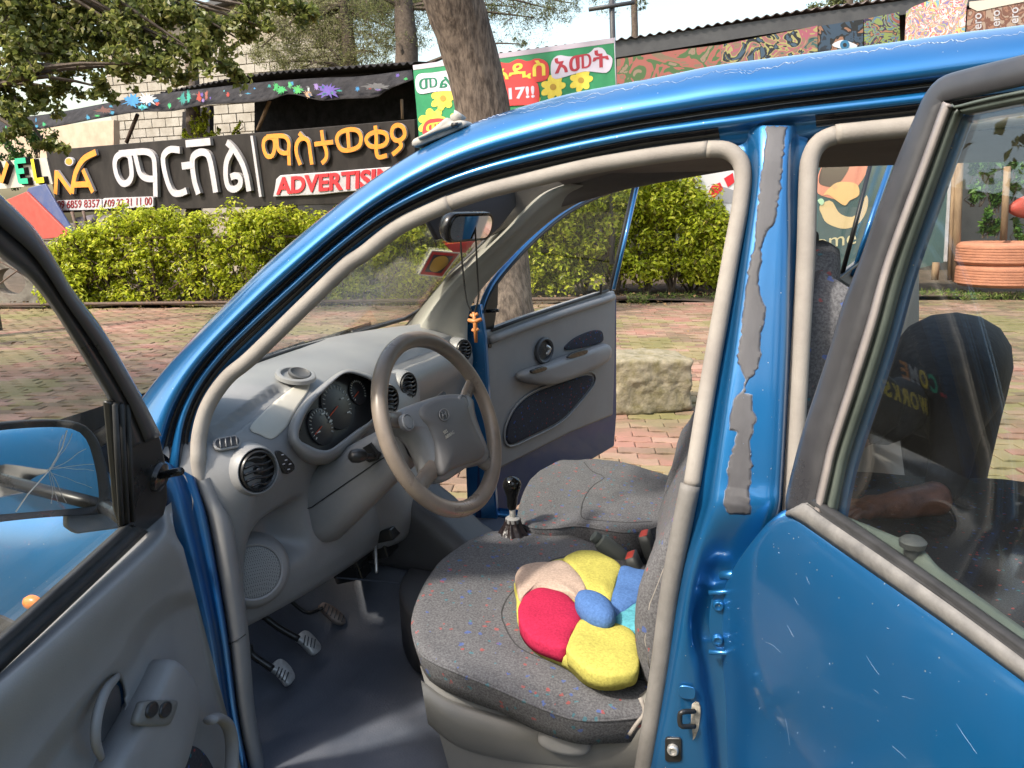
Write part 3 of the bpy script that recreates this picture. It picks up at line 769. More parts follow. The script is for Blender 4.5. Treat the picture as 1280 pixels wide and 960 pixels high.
sg = thing('shop_sign', (c.x, c.y, 0), 'long black sign board with raised white, orange and red lettering', 'sign')
plate('board', [SG.P(57, 188), SG.P(518, 149), SG.P(520, 252), SG.P(330, 258), SG.P(72, 266)], .09, M['sign_black'], sg, n=SG.n, bev=.008)
z2 = lambda x, y: (120+x/6.4, 120+y/6.4)
z3 = lambda x, y: (320+x/6.4, 120+y/6.4)
z1 = lambda x, y: (x/6.4, 180+y/6.4)
k = .07; dp = .06
glyph('letter', [('c', (178, 560), (190, 495), (240, 462), (292, 480), (308, 560), (312, 640), (285, 690), (238, 700), (198, 645)), ((215, 462), (330, 452), (430, 448), (487, 490), (500, 600), (505, 805)), ((342, 465), (360, 545), (385, 625), (430, 660), (495, 665))], 7.8, SG, k, dp, WM, sg, z2)
glyph('letter', [((697, 435), (620, 430), (568, 480), (570, 570), (600, 690), (640, 770), (695, 780), (752, 758))], 8.2, SG, k, dp, WM, sg, z2)
glyph('letter', [((745, 385), (942, 366)), ((848, 785), (818, 690), (800, 570), (806, 490), (860, 452), (915, 465), (945, 540), (985, 772)), ((716, 562), (805, 552))], 8.6, SG, k, dp, WM, sg, z2)
glyph('letter', [((1072, 372), (1130, 430), (1190, 530), (1228, 640), (1250, 762)), ((1112, 440), (1072, 530), (1066, 640), (1085, 725), (1130, 748), (1178, 715), (1180, 660), (1145, 637), (1105, 650))], 8., SG, k, dp, WM, sg, z2)
glyph('divider_bar', [((318, 170), (329, 246))], 4.2, SG, k-.01, dp, WM, sg)
og = 5.4
glyph('letter', [('c', (82, 410), (92, 350), (135, 332), (168, 355), (170, 430), (150, 480), (108, 480)), ((110, 328), (180, 322), (250, 325), (285, 370), (285, 450), (290, 555)), ((190, 340), (200, 420), (232, 455), (282, 458))], og, SG, .06, .045, OM, sg, z3)
glyph('letter', [((366, 298), (408, 345)), ((378, 552), (350, 470), (346, 400), (372, 350), (412, 342), (444, 372), (456, 450), (470, 550))], og, SG, .06, .045, OM, sg, z3)
glyph('letter', [((546, 276), (560, 370), (584, 440), (582, 500), (548, 540)), ((490, 388), (640, 370))], og, SG, .06, .045, OM, sg, z3)
glyph('letter', [('c', (668, 355), (690, 300), (760, 272), (828, 278), (860, 325), (850, 395), (790, 430), (705, 430)), ((756, 285), (766, 420))], og, SG, .06, .045, OM, sg, z3)
glyph('letter', [('c', (902, 355), (925, 312), (985, 290), (1050, 300), (1072, 345), (1050, 390), (990, 408), (930, 400)), ((976, 240), (984, 330), (992, 482), (1070, 478))], og, SG, .06, .045, OM, sg, z3)
glyph('letter', [('c', (1106, 300), (1120, 252), (1160, 236), (1200, 262), (1208, 318), (1172, 356), (1126, 350)), ((1165, 355), (1182, 400), (1150, 440), (1112, 470))], og, SG, .06, .045, OM, sg, z3)
# running-figure emblem
glyph('emblem', [((470, 400), (478, 215)), ((480, 225), (600, 392)), ((606, 395), (612, 330), (640, 215), (700, 120), (796, 66)), ((692, 205), (772, 386)), ((625, 326), (742, 322))], 7., SG, .065, .045, OM, sg, z1)
cx, cy = z1(552, 140)
plate('emblem_dot', [SG.P(cx+5.5*math.cos(a), cy+5.5*math.sin(a), .06) for a in np.linspace(0, 6.283, 17)[:-1]], .045, M['white'], sg, n=SG.n)
plate('emblem_dot', [SG.P(cx+4.2*math.cos(a)-.4, cy+4.2*math.sin(a), .064) for a in np.linspace(0, 6.283, 17)[:-1]], .02, M['orange'], sg, n=SG.n)
def rr_px(u0, v0, u1, v1, r, sl=0., n=4):
    """rounded box in pixels; sl = slope"""
    w, h = u1-u0, v1-v0; cu_, cv_ = (u0+u1)/2, (v0+v1)/2
    return [(cu_+x, cv_-y+sl*x) for x, y in rrect(w, h, r, n)]
plate('number_plaque', [SG.P(*q, .05) for q in rr_px(70.5, 249.5, 127, 262.5, 2.5, -.03)], .045, M['white'], sg, n=SG.n)
plate('number_plaque', [SG.P(*q, .052) for q in rr_px(128.5, 246.5, 191.5, 260, 2.5, -.035)], .045, M['white'], sg, n=SG.n)
dk = mat('maroon_print', (.22, .01, .015), .5)
text_on('number', '09 6859 8357', (71.5, 260.5), (124, 259), (71.5, 251), SG, .058, .006, dk, sg, .006)
for q_ in ((129.5, 258.6, 133.5, 249.2),): tube('slash', [SG.P(q_[0]+.5, q_[1], .06), SG.P(q_[2]-1, q_[3]+.8, .06)], .012, dk, sg, n=5)
text_on('number', '09 22 31 11 00', (134.5, 258.7), (189.5, 256), (134.5, 249.3), SG, .060, .006, dk, sg, .006)
plate('letter_backing', [SG.P(*q, .045) for q in [(341, 246), (343, 238), (345, 224), (350, 219), (420, 214), (518, 206), (518, 233), (430, 240), (400, 243.5)]], .04, M['white'], sg, n=SG.n, bev=.01)
text_on('lettering', 'ADVERTISING', (345, 243.5), (513, 231), (345, 222), SG, .062, .02, M['red'], sg, .03)

c = SG.P(30, 220, .1)
vs_ = thing('letter_sign', (c.x, c.y, 0), 'row of big orange, green and yellow letters V E L left of the black sign', 'sign')
plate('backing', [SG.P(-40, 205, .02), SG.P(58, 197, .02), SG.P(66, 230, .02), SG.P(-40, 240, .02)], .03, M['grey_light'], vs_, n=SG.n)
BLK = [M['sign_black'], M['sign_black']]
for k_, w, mm in ((.06, 9., None), (.11, 6.4, 1)):
    q = (lambda a: [M[a], M['sign_black']]) if mm else (lambda a: BLK)
    nm = 'letter' if mm else 'letter_shadow_block'
    glyph(nm, [((-60, 160), (60, 312), (108, 150))] if 0 else [((2, 150), (58, 305)), ((58, 305), (108, 152))], w, SG, k_, .05, q('orange'), vs_, z1)
    glyph(nm, [((168, 135), (202, 308)), ((168, 140), (252, 132)), ((185, 222), (240, 216)), ((200, 300), (272, 296))], w, SG, k_, .05, q('green_l'), vs_, z1)
    glyph(nm, [((302, 122), (332, 295)), ((332, 296), (398, 288))], w, SG, k_, .05, q('yellow_l'), vs_, z1)

# leaning painted panels under the sign at the left
M['red_sheet'] = mat('faded_red_sheet', (.42, .05, .035), .6, col2=(.33, .07, .05), nz=7); M['blue_sheet'] = mat('faded_blue_sheet', (.045, .075, .2), .6, col2=(.08, .1, .2), nz=7)
t = thing('painted_crate', SG.P(60, 297, .3), 'tilted red and blue painted board leaning under the coloured letters', 'board')
plate('red_face', [SG.P(*z1(*q), .35) for q in ((-120, 500), (90, 430), (210, 380), (575, 740), (350, 760), (60, 860), (-120, 760))], .05, M['red_sheet'], t, n=SG.n, bev=.01)
plate('blue_face', [SG.P(*z1(*q), .30) for q in ((225, 352), (360, 318), (450, 480), (585, 700), (572, 736), (212, 384))], .04, M['blue_sheet'], t, n=SG.n, bev=.01)
t = thing('scrap_heap', SG.P(110, 290, .1), 'grey tarpaulin and loose iron bars lying below the black sign', 'scrap')
rows = []
for i in range(9):
    r = []
    for j in range(14):
        u = 95+j*5.0; v = 272+i*4-.9*j*(1-i/8)
        r.append(SG.P(u, v, .05+.12*noise.noise(V((i*.5, j*.5, 1)))))
    rows.append(r)
loft('tarpaulin', rows, mat('grey_tarpaulin', (.20, .17, .18), .7, col2=(.05, .055, .09), nz=4), t)
tube('iron_bar', [SG.P(90, 265, .2), SG.P(99, 297, .25)], .03, M['rust'], t, n=6)
tube('iron_bar', [SG.P(104, 264, .2), SG.P(108, 280, .25)], .025, M['rust'], t, n=6)
tube('iron_bar', [SG.P(55, 297, .3), SG.P(118, 297, .3)], .04, M['rust'], t, n=6)
tube('iron_bar', [SG.P(90, 298, .3), SG.P(112, 316, .3)], .025, M['rust'], t, n=6)
# grey pierced block at far left behind the door glass
t = thing('pierced_block', kp(-1.0, .5), 'grey concrete screen block with a round hole at the far left', 'concrete block')
cB = U(12, 352, pl=(kp(0, .5), KN)); ring = []
ro, ri = .55, .26
oc = []
for kq in range(24):
    a = 2*math.pi*kq/24; s_ = 1/max(abs(math.cos(a)), abs(math.sin(a)))
    oc.append((math.cos(a)*min(s_, 1.32)*ro, math.sin(a)*min(s_, 1.32)*.36, math.cos(a)*ri, math.sin(a)*ri*.8))
vsb = [cB+KD*x+V((0, 0, z)) for x, z, _, _ in oc]+[cB+KD*x+V((0, 0, z)) for _, _, x, z in oc]
vsb += [p+KN*.2 for p in vsb]
fsb = [(i, (i+1) % 24, 24+(i+1) % 24, 24+i) for i in range(24)]+[(24+i, 24+(i+1) % 24, 72+(i+1) % 24, 72+i) for i in range(24)]+[(i, 48+i, 48+(i+1) % 24, (i+1) % 24) for i in range(24)]
fixn(mesh('block_body', vsb, fsb, mat('grey_concrete', (.27, .25, .22), .95, col2=(.17, .15, .13), nz=8, bump=.6, bz=50), t, smooth=False))

# ================= green holiday banner =================
GP = Pl(517, 90, 10.4, 770, 50, 8.9)
z4 = lambda x, y: (510+x/6.4, 40+y/6.4)
z5 = lambda x, y: (620+x/6.4, 30+y/6.4)
c = GP.P(640, 110)
gb = thing('holiday_banner', (c.x, c.y, 0), 'green banner with yellow flowers and red and white lettering hung behind the leaning trunk', 'banner')
GG = mat('green_print', (.012, .20, .085), .5, col2=(.03, .27, .11), nz=3)
plate('cloth', [GP.P(516, 81.5), GP.P(768, 47), GP.P(772, 135), GP.P(526, 200)], .012, GG, gb, n=GP.n)
plate('top_hem', [GP.P(516, 81.5, .004), GP.P(768, 47, .004), GP.P(768.3, 53.5, .004), GP.P(516.6, 87.5, .004)], .004, mat('lilac_hem', (.48, .43, .50), .6), gb, n=GP.n)
PW_ = mat('print_white', (.60, .56, .66), .5); PR = mat('print_red', (.62, .05, .05), .5); PG = mat('print_green', (.01, .17, .09), .5); PY = mat('print_yellow', (.72, .55, .06), .5, col2=(.8, .68, .1), nz=12); PDR = mat('print_dark_red', (.40, .03, .05), .5); PO = mat('print_ochre', (.45, .27, .04), .6)
def blob(name, pts, k, m):
    P = catc(pts, 40); plate(name, [GP.P(*q, k) for q in P], .003, m, gb, n=GP.n)
def flower(u, v, r, k=.006, rot=0.):
    P = []
    for i in range(48):
        a = 2*math.pi*i/48+rot; rr = r*(.62+.38*abs(math.cos(a*3.5))**.8); P.append(GP.P(u+rr*math.cos(a), v+rr*math.sin(a)-.16*rr*math.cos(a), k))
    plate('flower_print', P, .003, PY, gb, n=GP.n)
    plate('flower_eye', [GP.P(u+r*.25*math.cos(a), v+r*.25*math.sin(a), k+.003) for a in np.linspace(0, 6.28, 13)[:-1]], .003, PO, gb, n=GP.n)
flower(*z4(280, 530), 16); flower(*z4(190, 720), 18); flower(*z4(1160, 440), 16); flower(*z5(680, 450), 15, rot=.4); flower(*z4(420, 690), 14); flower(*z4(1000, 590), 13)
blob('print_patch', [z4(60, 380), z4(90, 335), z4(200, 325), z4(360, 300), z4(420, 300), z4(420, 460), z4(300, 470), z4(200, 480), z4(100, 495), z4(65, 460)], .010, PW_)
text_on('lettering', 'መልካም', z4(90, 460), z4(640, 420), z4(85, 368), GP, .014, .003, PG, gb, .012)
blob('print_patch', [z4(560, 270), z4(720, 240), z4(800, 250), z4(880, 215), z4(960, 235), z4(1030, 210), z4(1110, 240), z4(1130, 320), z4(1110, 380), z4(1040, 400), z4(900, 420), z4(720, 450), z4(560, 440)], .011, PR)
text_on('lettering', 'አዲስ', z4(700, 400), z4(1100, 360), z4(695, 265), GP, .015, .003, PY, gb, .018)
blob('print_patch', [z5(445, 300), z5(500, 250), z5(600, 260), z5(740, 235), z5(790, 190), z5(860, 195), z5(880, 235), z5(930, 270), z5(920, 350), z5(880, 390), z5(800, 385), z5(700, 380), z5(560, 420), z5(470, 440), z5(440, 400)], .009, PW_)
text_on('lettering', 'አመት', z5(470, 400), z5(905, 340), z5(465, 262), GP, .013, .003, PDR, gb, .018)
blob('print_patch', [z5(-60, 490), z5(100, 480), z5(220, 465), z5(310, 460), z5(340, 500), z5(345, 600), z5(310, 640), z5(100, 655), z5(-60, 670)], .013, PR)
text_on('lettering', '2017!!', z5(-70, 618), z5(310, 590), z5(-75, 525), GP, .017, .003, PW_, gb, .03)
blob('print_patch', [z4(120, 760), z4(160, 705), z4(260, 690), z4(330, 720), z4(330, 800), z4(250, 850), z4(130, 830)], .012, PR)
text_on('lettering', 'መ', z4(145, 800), z4(285, 780), z4(145, 735), GP, .016, .003, PY, gb, .02)
tube('banner_rope', [GP.P(768, 47, .01), GP.P(771, 130, .01)], .008, M['white'], gb, n=5)

# ================= shop front to the right =================
FP = Pl(770, 50, 13.2, 1280, 10, 12.4)
c = FP.P(1000, 60)
sf = thing('market_stall', (c.x, c.y, 0), 'long stall under a wavy tin roof with painted pictures along its front', 'stall')
w0, w1 = FP.xz(600, 68), FP.xz(1330, -28)
plate('wall', [FP.at(w0[0], -.1, -.5), FP.at(w0[0], w0[1]-.1, -.5), FP.at(w1[0], w1[1]-.1, -.5), FP.at(w1[0], -.1, -.5)], .1, mat('stall_boards', (.09, .08, .07), .9, col2=(.05, .045, .04), nz=6, stretch=(1, 1, .15)), sf, n=FP.n)
corrug('roof_sheet', [(612, 68), (690, 58), (770, 49), (850, 37), (1000, 13), (1130, -4), (1300, -30)], .05, .02, .16, M['rooftin'], sf, plane=FP)
plate('fascia', [FP.P(770, 51, 0), FP.P(1290, -22, 0), FP.P(1290, -4, 0), FP.P(1000, 36, 0), FP.P(770, 72, 0)], .03, M['grey_dark'], sf, n=FP.n)
A1 = art_mat('mural_green', [(.02, .05, .05), (.03, .15, .14), (.35, .2, .1), (.5, .05, .12), (.5, .45, .1), (.02, .02, .03), (.05, .12, .2)], 2.6, 3.)
A2 = art_mat('mural_dark', [(.015, .02, .03), (.02, .03, .05), (.03, .08, .15), (.02, .02, .02), (.4, .15, .05)], 2.2, 2.5)
A3 = art_mat('mural_feathers', [(.03, .1, .05), (.4, .06, .02), (.05, .2, .4), (.3, .4, .05), (.05, .02, .1), (.5, .2, .03)], 3.4, 3.)
A4 = art_mat('mural_splash', [(.75, .7, .75), (.1, .4, .6), (.75, .6, .1), (.6, .03, .1), (.8, .75, .75), (.7, .25, .03), (.2, .15, .5), (.5, .5, .1)], 5.5, 2., .75)
A5 = art_mat('mural_food', [(.35, .05, .02), (.4, .25, .15), (.08, .2, .04), (.5, .08, .04), (.3, .2, .1)], 2., 2.)
A6 = art_mat('coffee_print', [(.3, .10, .04), (.4, .16, .07), (.22, .07, .03), (.45, .3, .2)], 5., 2., .7)
def panel(name, q, m, k=.02, th=.02, pr=sf): return plate(name, [FP.P(*a, k) for a in q], th, m, pr, n=FP.n)
panel('picture_panel', [(771, 74), (850, 62), (901, 56), (901, 110), (771, 120)], A5, .01)
panel('picture_panel', [(901, 56), (1022, 32), (1022, 90), (901, 108)], A1)
panel('picture_panel', [(1023, 33), (1079, 24), (1079, 82), (1023, 90)], A2)
panel('picture_panel', [(1080, 24), (1124, 15), (1126, 76), (1081, 82)], A3)
eyem = mat('print_eye_white', (.5, .55, .6), .5)
plate('eye_print', [FP.P(u, v, .026) for u, v in catc([(1040, 56), (1052, 50), (1064, 53), (1072, 58), (1060, 62), (1048, 60)], 24)], .004, eyem, sf, n=FP.n)
plate('iris_print', [FP.P(1056+6*math.cos(a), 56+6*math.sin(a), .031) for a in np.linspace(0, 6.28, 17)[:-1]], .004, mat('print_iris', (.03, .14, .26), .4), sf, n=FP.n)
plate('pupil_print', [FP.P(1056+2.5*math.cos(a), 56+2.5*math.sin(a), .036) for a in np.linspace(0, 6.28, 13)[:-1]], .004, M['black'], sf, n=FP.n)
c = FP.P(1170, 30, .3)
t = plate('paint_banner', [FP.P(u, v, .3) for u, v in ((1133, 14), (1142, 8), (1160, 1), (1212, -14), (1208, 10), (1205, 60), (1130, 70))], .012, A4, None, n=FP.n)
t['label'] = 'white banner splashed with bright paint colours above the car roof'; t['category'] = 'banner'
t = thing('coffee_banner', FP.P(1245, 25, .35), 'brown patterned banner with pale sideways lettering at the upper right corner', 'banner')
plate('cloth', [FP.P(u, v, .35) for u, v in ((1210, 12), (1300, -4), (1300, 55), (1207, 60))], .012, A6, t, n=FP.n)
plate('torn_edge', [FP.P(u, v, .36) for u, v in ((1212, 2), (1250, -2), (1300, -8), (1300, -2), (1250, 8), (1222, 14), (1212, 9))], .012, mat('torn_paper', (.55, .5, .42), .8), t, n=FP.n)
for uu in (1223, 1246, 1269):
    vs, fs = text_mesh('ero', 1., .01); q0 = (uu, 36-(uu-1223)*.16)
    xs = [v[0] for v in vs]; ys = [v[1] for v in vs]; B = FP.P(uu+4, q0[1], .352); Tt = FP.P(uu-4, q0[1]+1, .352); Rt = FP.P(uu+4, q0[1]-20, .352)
    mesh('lettering', [B+(Rt-B)*((x-min(xs))/(max(xs)-min(xs)))+(Tt-B)*((y-min(ys))/(max(ys)-min(ys)))+FP.n*(.004*(z+.5)) for x, y, z in vs], fs, M['white'], t, smooth=False)
# pole with a crossbar
t = thing('wooden_pole', U(768, 300, D=11), 'thin grey pole with a short crossbar standing above the green banner', 'pole')
t.location.z = 0
mb_ = [U(765, 330, D=11), U(766, 45, D=11), U(764, -20, D=11)]
tube('post', mb_, .04, M['grey_dark'], t, n=8)
tube('crossbar', [U(736, 12, D=10.95), U(793, 3, D=10.95)], .03, M['grey_dark'], t, n=6)
tube('street_pole', [], .1, M['wood']) if 0 else None

# ---------- things seen through the rear windows ----------
RP = Pl(880, 300, 11.3, 1280, 300, 11.0)
t = thing('white_kiosk', RP.P(905, 260), 'white wall panel painted with red shapes behind the bright bush', 'kiosk')
t.location.z = 0
plate('wall', [RP.P(845, 345), RP.P(845, 200), RP.P(985, 190), RP.P(985, 345)], .1, mat('white_panel', (.66, .65, .66), .5), t, n=RP.n)
plate('red_shape', [RP.P(u, v, .01) for u, v in ((886, 240), (890, 232), (900, 228), (904, 236), (892, 248))], .01, M['red'], t, n=RP.n)
plate('red_shape', [RP.P(u, v, .01) for u, v in ((905, 223), (916, 216), (918, 228), (910, 234))], .01, M['red'], t, n=RP.n)
plate('grey_shape', [RP.P(u, v, .006) for u, v in ((893, 246), (903, 233), (918, 238), (922, 254), (890, 254))], .01, mat('grey_print', (.3, .3, .32), .6), t, n=RP.n)
plate('red_shape', [RP.P(u, v, .01) for u, v in ((900, 276), (918, 270), (918, 290), (906, 300))], .01, M['red'], t, n=RP.n)
tube('bar', [RP.P(865, 277, .1), RP.P(925, 272, .1)], .04, M['rust'], t, n=6)
c = RP.P(1080, 260, .3)
tb = thing('food_banner', (c.x, c.y, 0), 'dark teal banner with an orange and cream figure seen through the rear windows', 'banner')
TE = mat('teal_print', (.045, .085, .088), .5, col2=(.06, .11, .11), nz=3)
q = lambda x, y: (980+x/4.267, 150+y/4.267)
plate('cloth', [RP.P(*p, .3) for p in ((985, 345), (985, 185), (1188, 185), (1183, 327), (1130, 340))], .03, TE, tb, n=RP.n)
def shp2(name, pts, k, col, closed=True):
    P = catc([q(*p) for p in pts], 40); plate(name, [RP.P(*a, .3+k) for a in P], .003, mat('banner_'+name, col, .5), tb, n=RP.n)
shp2('ring_print', [(190, 460), (250, 430), (300, 500), (380, 510), (440, 400), (445, 470), (400, 550), (320, 580), (230, 550), (200, 500)], .004, (.58, .45, .24))
shp2('sleeve_print', [(240, 200), (450, 195), (430, 300), (330, 420), (260, 420), (170, 370)], .006, (.60, .25, .17))
shp2('cuff_print', [(220, 230), (330, 210), (345, 260), (280, 350), (210, 350), (185, 320)], .009, (.10, .075, .06))
shp2('hand_print', [(210, 400), (270, 340), (330, 330), (390, 345), (400, 400), (350, 430), (320, 455), (240, 400)], .011, (.70, .45, .20))
shp2('dot_print', [(180, 430), (200, 418), (215, 435), (200, 455)], .012, (.4, .6, .4))
shp2('dot_print', [(255, 355), (272, 342), (286, 355), (272, 370)], .014, (.6, .4, .2))
text_on('lettering', 'ome', q(170, 690), q(385, 660), q(170, 640), RP, .306, .003, mat('print_cream', (.55, .5, .3), .5), tb, .0)
plate('pale_edge', [RP.P(*p, .32) for p in ((1187, 205), (1190, 205), (1184, 327), (1180, 327))], .03, M['white'], tb, n=RP.n)
t = thing('timber_frame', RP.P(1200, 345, .4), 'brown timber posts standing left of the painted tyres', 'post'); t.location.z = 0
tube('post', [RP.P(1200, 185, .35), RP.P(1194, 352, .35)], .05, M['wood'], t, n=7)
tube('post', [RP.P(1192, 205, .3), RP.P(1187, 350, .3)], .035, M['wood'], t, n=7)
tube('post', [RP.P(1259, 208, .4), RP.P(1254, 300, .4)], .045, M['wood'], t, n=7)
tube('post', [RP.P(1170, 328, .35), RP.P(1168, 350, .35)], .05, M['wood'], t, n=7)
tube('rail', [RP.P(1190, 186, .35), RP.P(1300, 176, .35)], .04, M['wood'], t, n=7)
plate('dark_hoarding', [RP.P(u, v, -.7) for u, v in ((1188, 340), (1190, 120), (1330, 110), (1330, 340))], .1, M['grey_dark'], t, n=RP.n)
sprig('shrub', 'potted climbing shrub with round leaves standing above the orange tyres', [(1225, 200, 18), (1240, 190, 15), (1222, 232, 16), (1245, 240, 16), (1262, 225, 16), (1275, 290, 12), (1240, 275, 14), (1272, 200, 14), (1232, 262, 12)], RP, .2, M['leaf_shrub'], .12, 130, seed=12)
t = pad('red_cloth', [RP.P(*p, .3) for p in catc([(1256, 262), (1268, 250), (1285, 245), (1290, 270), (1272, 272)], 16)], RP.n, [(.9, 0), (1, .04), (.7, .1)], M['red_sheet'], None)
t['label'] = 'crumpled crimson cloth hanging beside the climbing shrub'; t['category'] = 'cloth'
# tyres painted orange
TY = mat('tyre_paint', (.50, .21, .125), .75, col2=(.38, .16, .10), nz=9, bump=.5, bz=60)
def tyre(u, v, lab, h=.30, R_=.52):
    c = RP.P(u, v, .55); P = [(R_*.62, -h*.42), (R_*.72, -h*.5), (R_*.9, -h*.49), (R_*.97, -h*.40)]
    g = 6
    for i in range(g):
        z0 = -h*.36+h*.72*i/g; P += [(R_, z0), (R_, z0+h*.07), (R_*.985, z0+h*.085), (R_*.985, z0+h*.11)]
    P += [(R_*.97, h*.40), (R_*.9, h*.49), (R_*.72, h*.5), (R_*.62, h*.42), (R_*.62, -h*.42)]
    o = lathe('planter_tyre', P, (0, 0, 0), (0, 0, 1), TY, None, n=40, cap=False)
    o.location = c; o['label'] = lab; o['category'] = 'tyre'; o['group'] = 'painted tyres stacked as planters'
    return o
tyre(1247, 343, 'orange painted tyre lying on the ground under another tyre')
tyre(1248, 316, 'orange painted tyre stacked on top of another one below the shrub')
tyre(1345, 343, 'orange painted tyre at the right picture edge, lower of its stack') if 0 else None
# stone block
def stone():
    P = []
    A, B, C_, D_ = U(766, 521, Z=0), U(868, 515, Z=0), None, None
    d = (B-A).normalized(); n = V((-d.y, d.x, 0)); n = -n if n.y > 0 else n
    L = (B-A).length; dep = .42; h = U(766, 452, pl=(A, n)).z
    vs = []; fs = []; K = 15
    o = bmesh.new(); bmesh.ops.create_cube(o, size=1.)
    bmesh.ops.subdivide_edges(o, edges=o.edges[:], cuts=30, use_grid_fill=True)
    for v in o.verts:
        c = v.co; p = V((c.x, c.y, c.z))
        r = 2.6; mlen = (abs(2*p.x)**10+abs(2*p.y)**10+abs(2*p.z)**10)**.1
        p = p/max(mlen, 1e-6)*.5*2 if mlen > 1 else p
        p = V((max(-.5, min(.5, c.x)), c.y, c.z))
        rr = (abs(2*c.x)**16+abs(2*c.y)**16+abs(2*c.z)**16)**(1/16)
        p = c/rr*max(abs(2*c.x), abs(2*c.y), abs(2*c.z))
        w = A+d*(p.x+.5)*L+n*(p.y+.5)*dep+V((0, 0, (p.z+.5)*h*(1-.05*(p.x))))
        e = noise.noise(w*6)*.026+abs(noise.noise(w*12))*-.018+noise.noise(w*38)*.007+noise.noise(w*80)*.004
        v.co = w+(w-(A+d*L/2+n*dep/2+V((0, 0, h/2)))).normalized()*e
    me = bpy.data.meshes.new('stone_block'); o.to_mesh(me); o.free(); me.polygons.foreach_set('use_smooth', [True]*len(me.polygons))
    ob = bpy.data.objects.new('stone_block', me); COL.objects.link(ob); me.materials.append(M['stone'])
    ob['label'] = 'rough mossy stone block lying on the pavement beyond the passenger door'; ob['category'] = 'stone'
stone()
# ================= the car =================
car = thing('hatchback_car', (0, 0, 0), 'blue hatchback with its doors open, showing grey dashboard, seats and steering wheel', 'car')
PT = M['paint']
def sm(t): t = max(0, min(1, t)); return t*t*(3-2*t)
def body_curve(P, n): return cat(P, n)
NS = 150
C0 = [(150, 532), (178, 492), (202, 462), (235, 425), (279, 380), (330, 330), (385, 283), (440, 240), (500, 199), (560, 166), (615, 144), (700, 119), (760, 107), (830, 94), (900, 80), (1010, 66), (1130, 50), (1200, 40), (1280, 30), (1420, 10)]
C7 = [(236, 612), (235, 575), (237, 540), (248, 505), (268, 472), (300, 436), (366, 375), (425, 322), (480, 281), (545, 249), (610, 228), (700, 207), (800, 187), (870, 178), (930, 171), (985, 163), (1048, 156), (1142, 146), (1210, 138), (1280, 129), (1420, 112)]
c0, c7 = cat(C0, NS), cat(C7, NS)
prof = [(0, -.075), (.04, -.048), (.09, -.026), (.16, -.008), (.24, .003), (.33, .009), (.42, .010), (.50, .006), (.54, -.001), (.575, -.014), (.615, -.022), (.66, -.021), (.70, -.013), (.74, -.009), (.80, -.010), (.85, -.016), (.89, -.030), (.94, -.036), (1.0, -.036), (1.1, -.042), (1.16, -.052)]
rows = []
fr = [(-1.02, -.04), (-.85, -.004), (-.6, .003), (-.42, .004), (-.25, .006), (-.12, .004), (-.05, .002)]
for dy, dz in fr:
    r = []
    for i in range(NS):
        p = S(*c0[i], -.075); w = max(0, min(1, (.50-p.x)/.1))
        r.append(p+V((0, dy*w-.06*(1-w), (dz+.004)*w-.035*(1-w))) if True else p)
    rows.append(r)
for t, off in prof:
    rows.append([S(a[0]+(b[0]-a[0])*t, a[1]+(b[1]-a[1])*t, off) for a, b in zip(c0, c7)])
for r in rows: r += [r[-1]+V((-.1, 0, -.001)), r[-1]+V((-.4, 0, -.01)), r[-1]+V((-.66, 0, -.03))]
roofside = loft('roof_rail', rows, PT, car); mod_sub(roofside, 1)
def rail_strip(name, ts, m, ua=-99, ub=9999):
    rws = []
    for t, off in ts: rws.append([S(a[0]+(b[0]-a[0])*t, a[1]+(b[1]-a[1])*t, off) for a, b in zip(c0, c7) if ua < b[0] < ub])
    loft(name, rws, m, car)
GM = mat('dark_reflection', (.016, .017, .022), .22, spec=.6, coat=.6)  # dark reflections in the roof rail grooves, laid on as coloured strips
rail_strip('groove_reflection', ((.575, -.013), (.60, -.0175), (.64, -.0195), (.675, -.0175), (.695, -.0125)), GM)
IG = ((.845, -.0145), (.87, -.020), (.90, -.030), (.93, -.0335), (1.0, -.0345))
rail_strip('inner_groove_reflection', IG, GM, -99, 905); rail_strip('inner_groove_reflection', IG, GM, 1015, 9999)
# door frame seals
def seal(pts, r, offs=-.034, nm='door_seal', m=M['seal']):
    P = [S(u, v, offs) for u, v in cat(pts, int(len(pts)*9))]
    return tube(nm, P, r, m, car, n=12)
seal([(252, 606), (248, 575), (250, 540), (261, 505), (284, 472), (314, 447), (383, 380), (432, 333), (455, 317), (500, 283), (562, 254)], .0138)
seal([(562, 254), (600, 241), (635, 232), (736, 208), (830, 193), (884, 186.5)], .0128)
seal([(884, 186.5), (908, 188), (924, 200), (929, 220), (925, 260), (914, 320), (898, 410), (882, 500), (865, 606)], .0130)
seal([(863, 606), (856, 640), (838, 735), (824, 840), (808, 940), (796, 1010)], .0150, m=mat('grey_edge_trim', (.15, .142, .132), .7, col2=(.20, .19, .178), nz=20, bump=.3, bz=200))
seal([(1044, 168), (1142, 158), (1230, 148), (1320, 138)], .0145)
seal([(1046, 168), (1026, 177), (1014, 195), (1010, 225), (1007, 320), (1000, 440), (994, 550), (988, 660)], .0135)
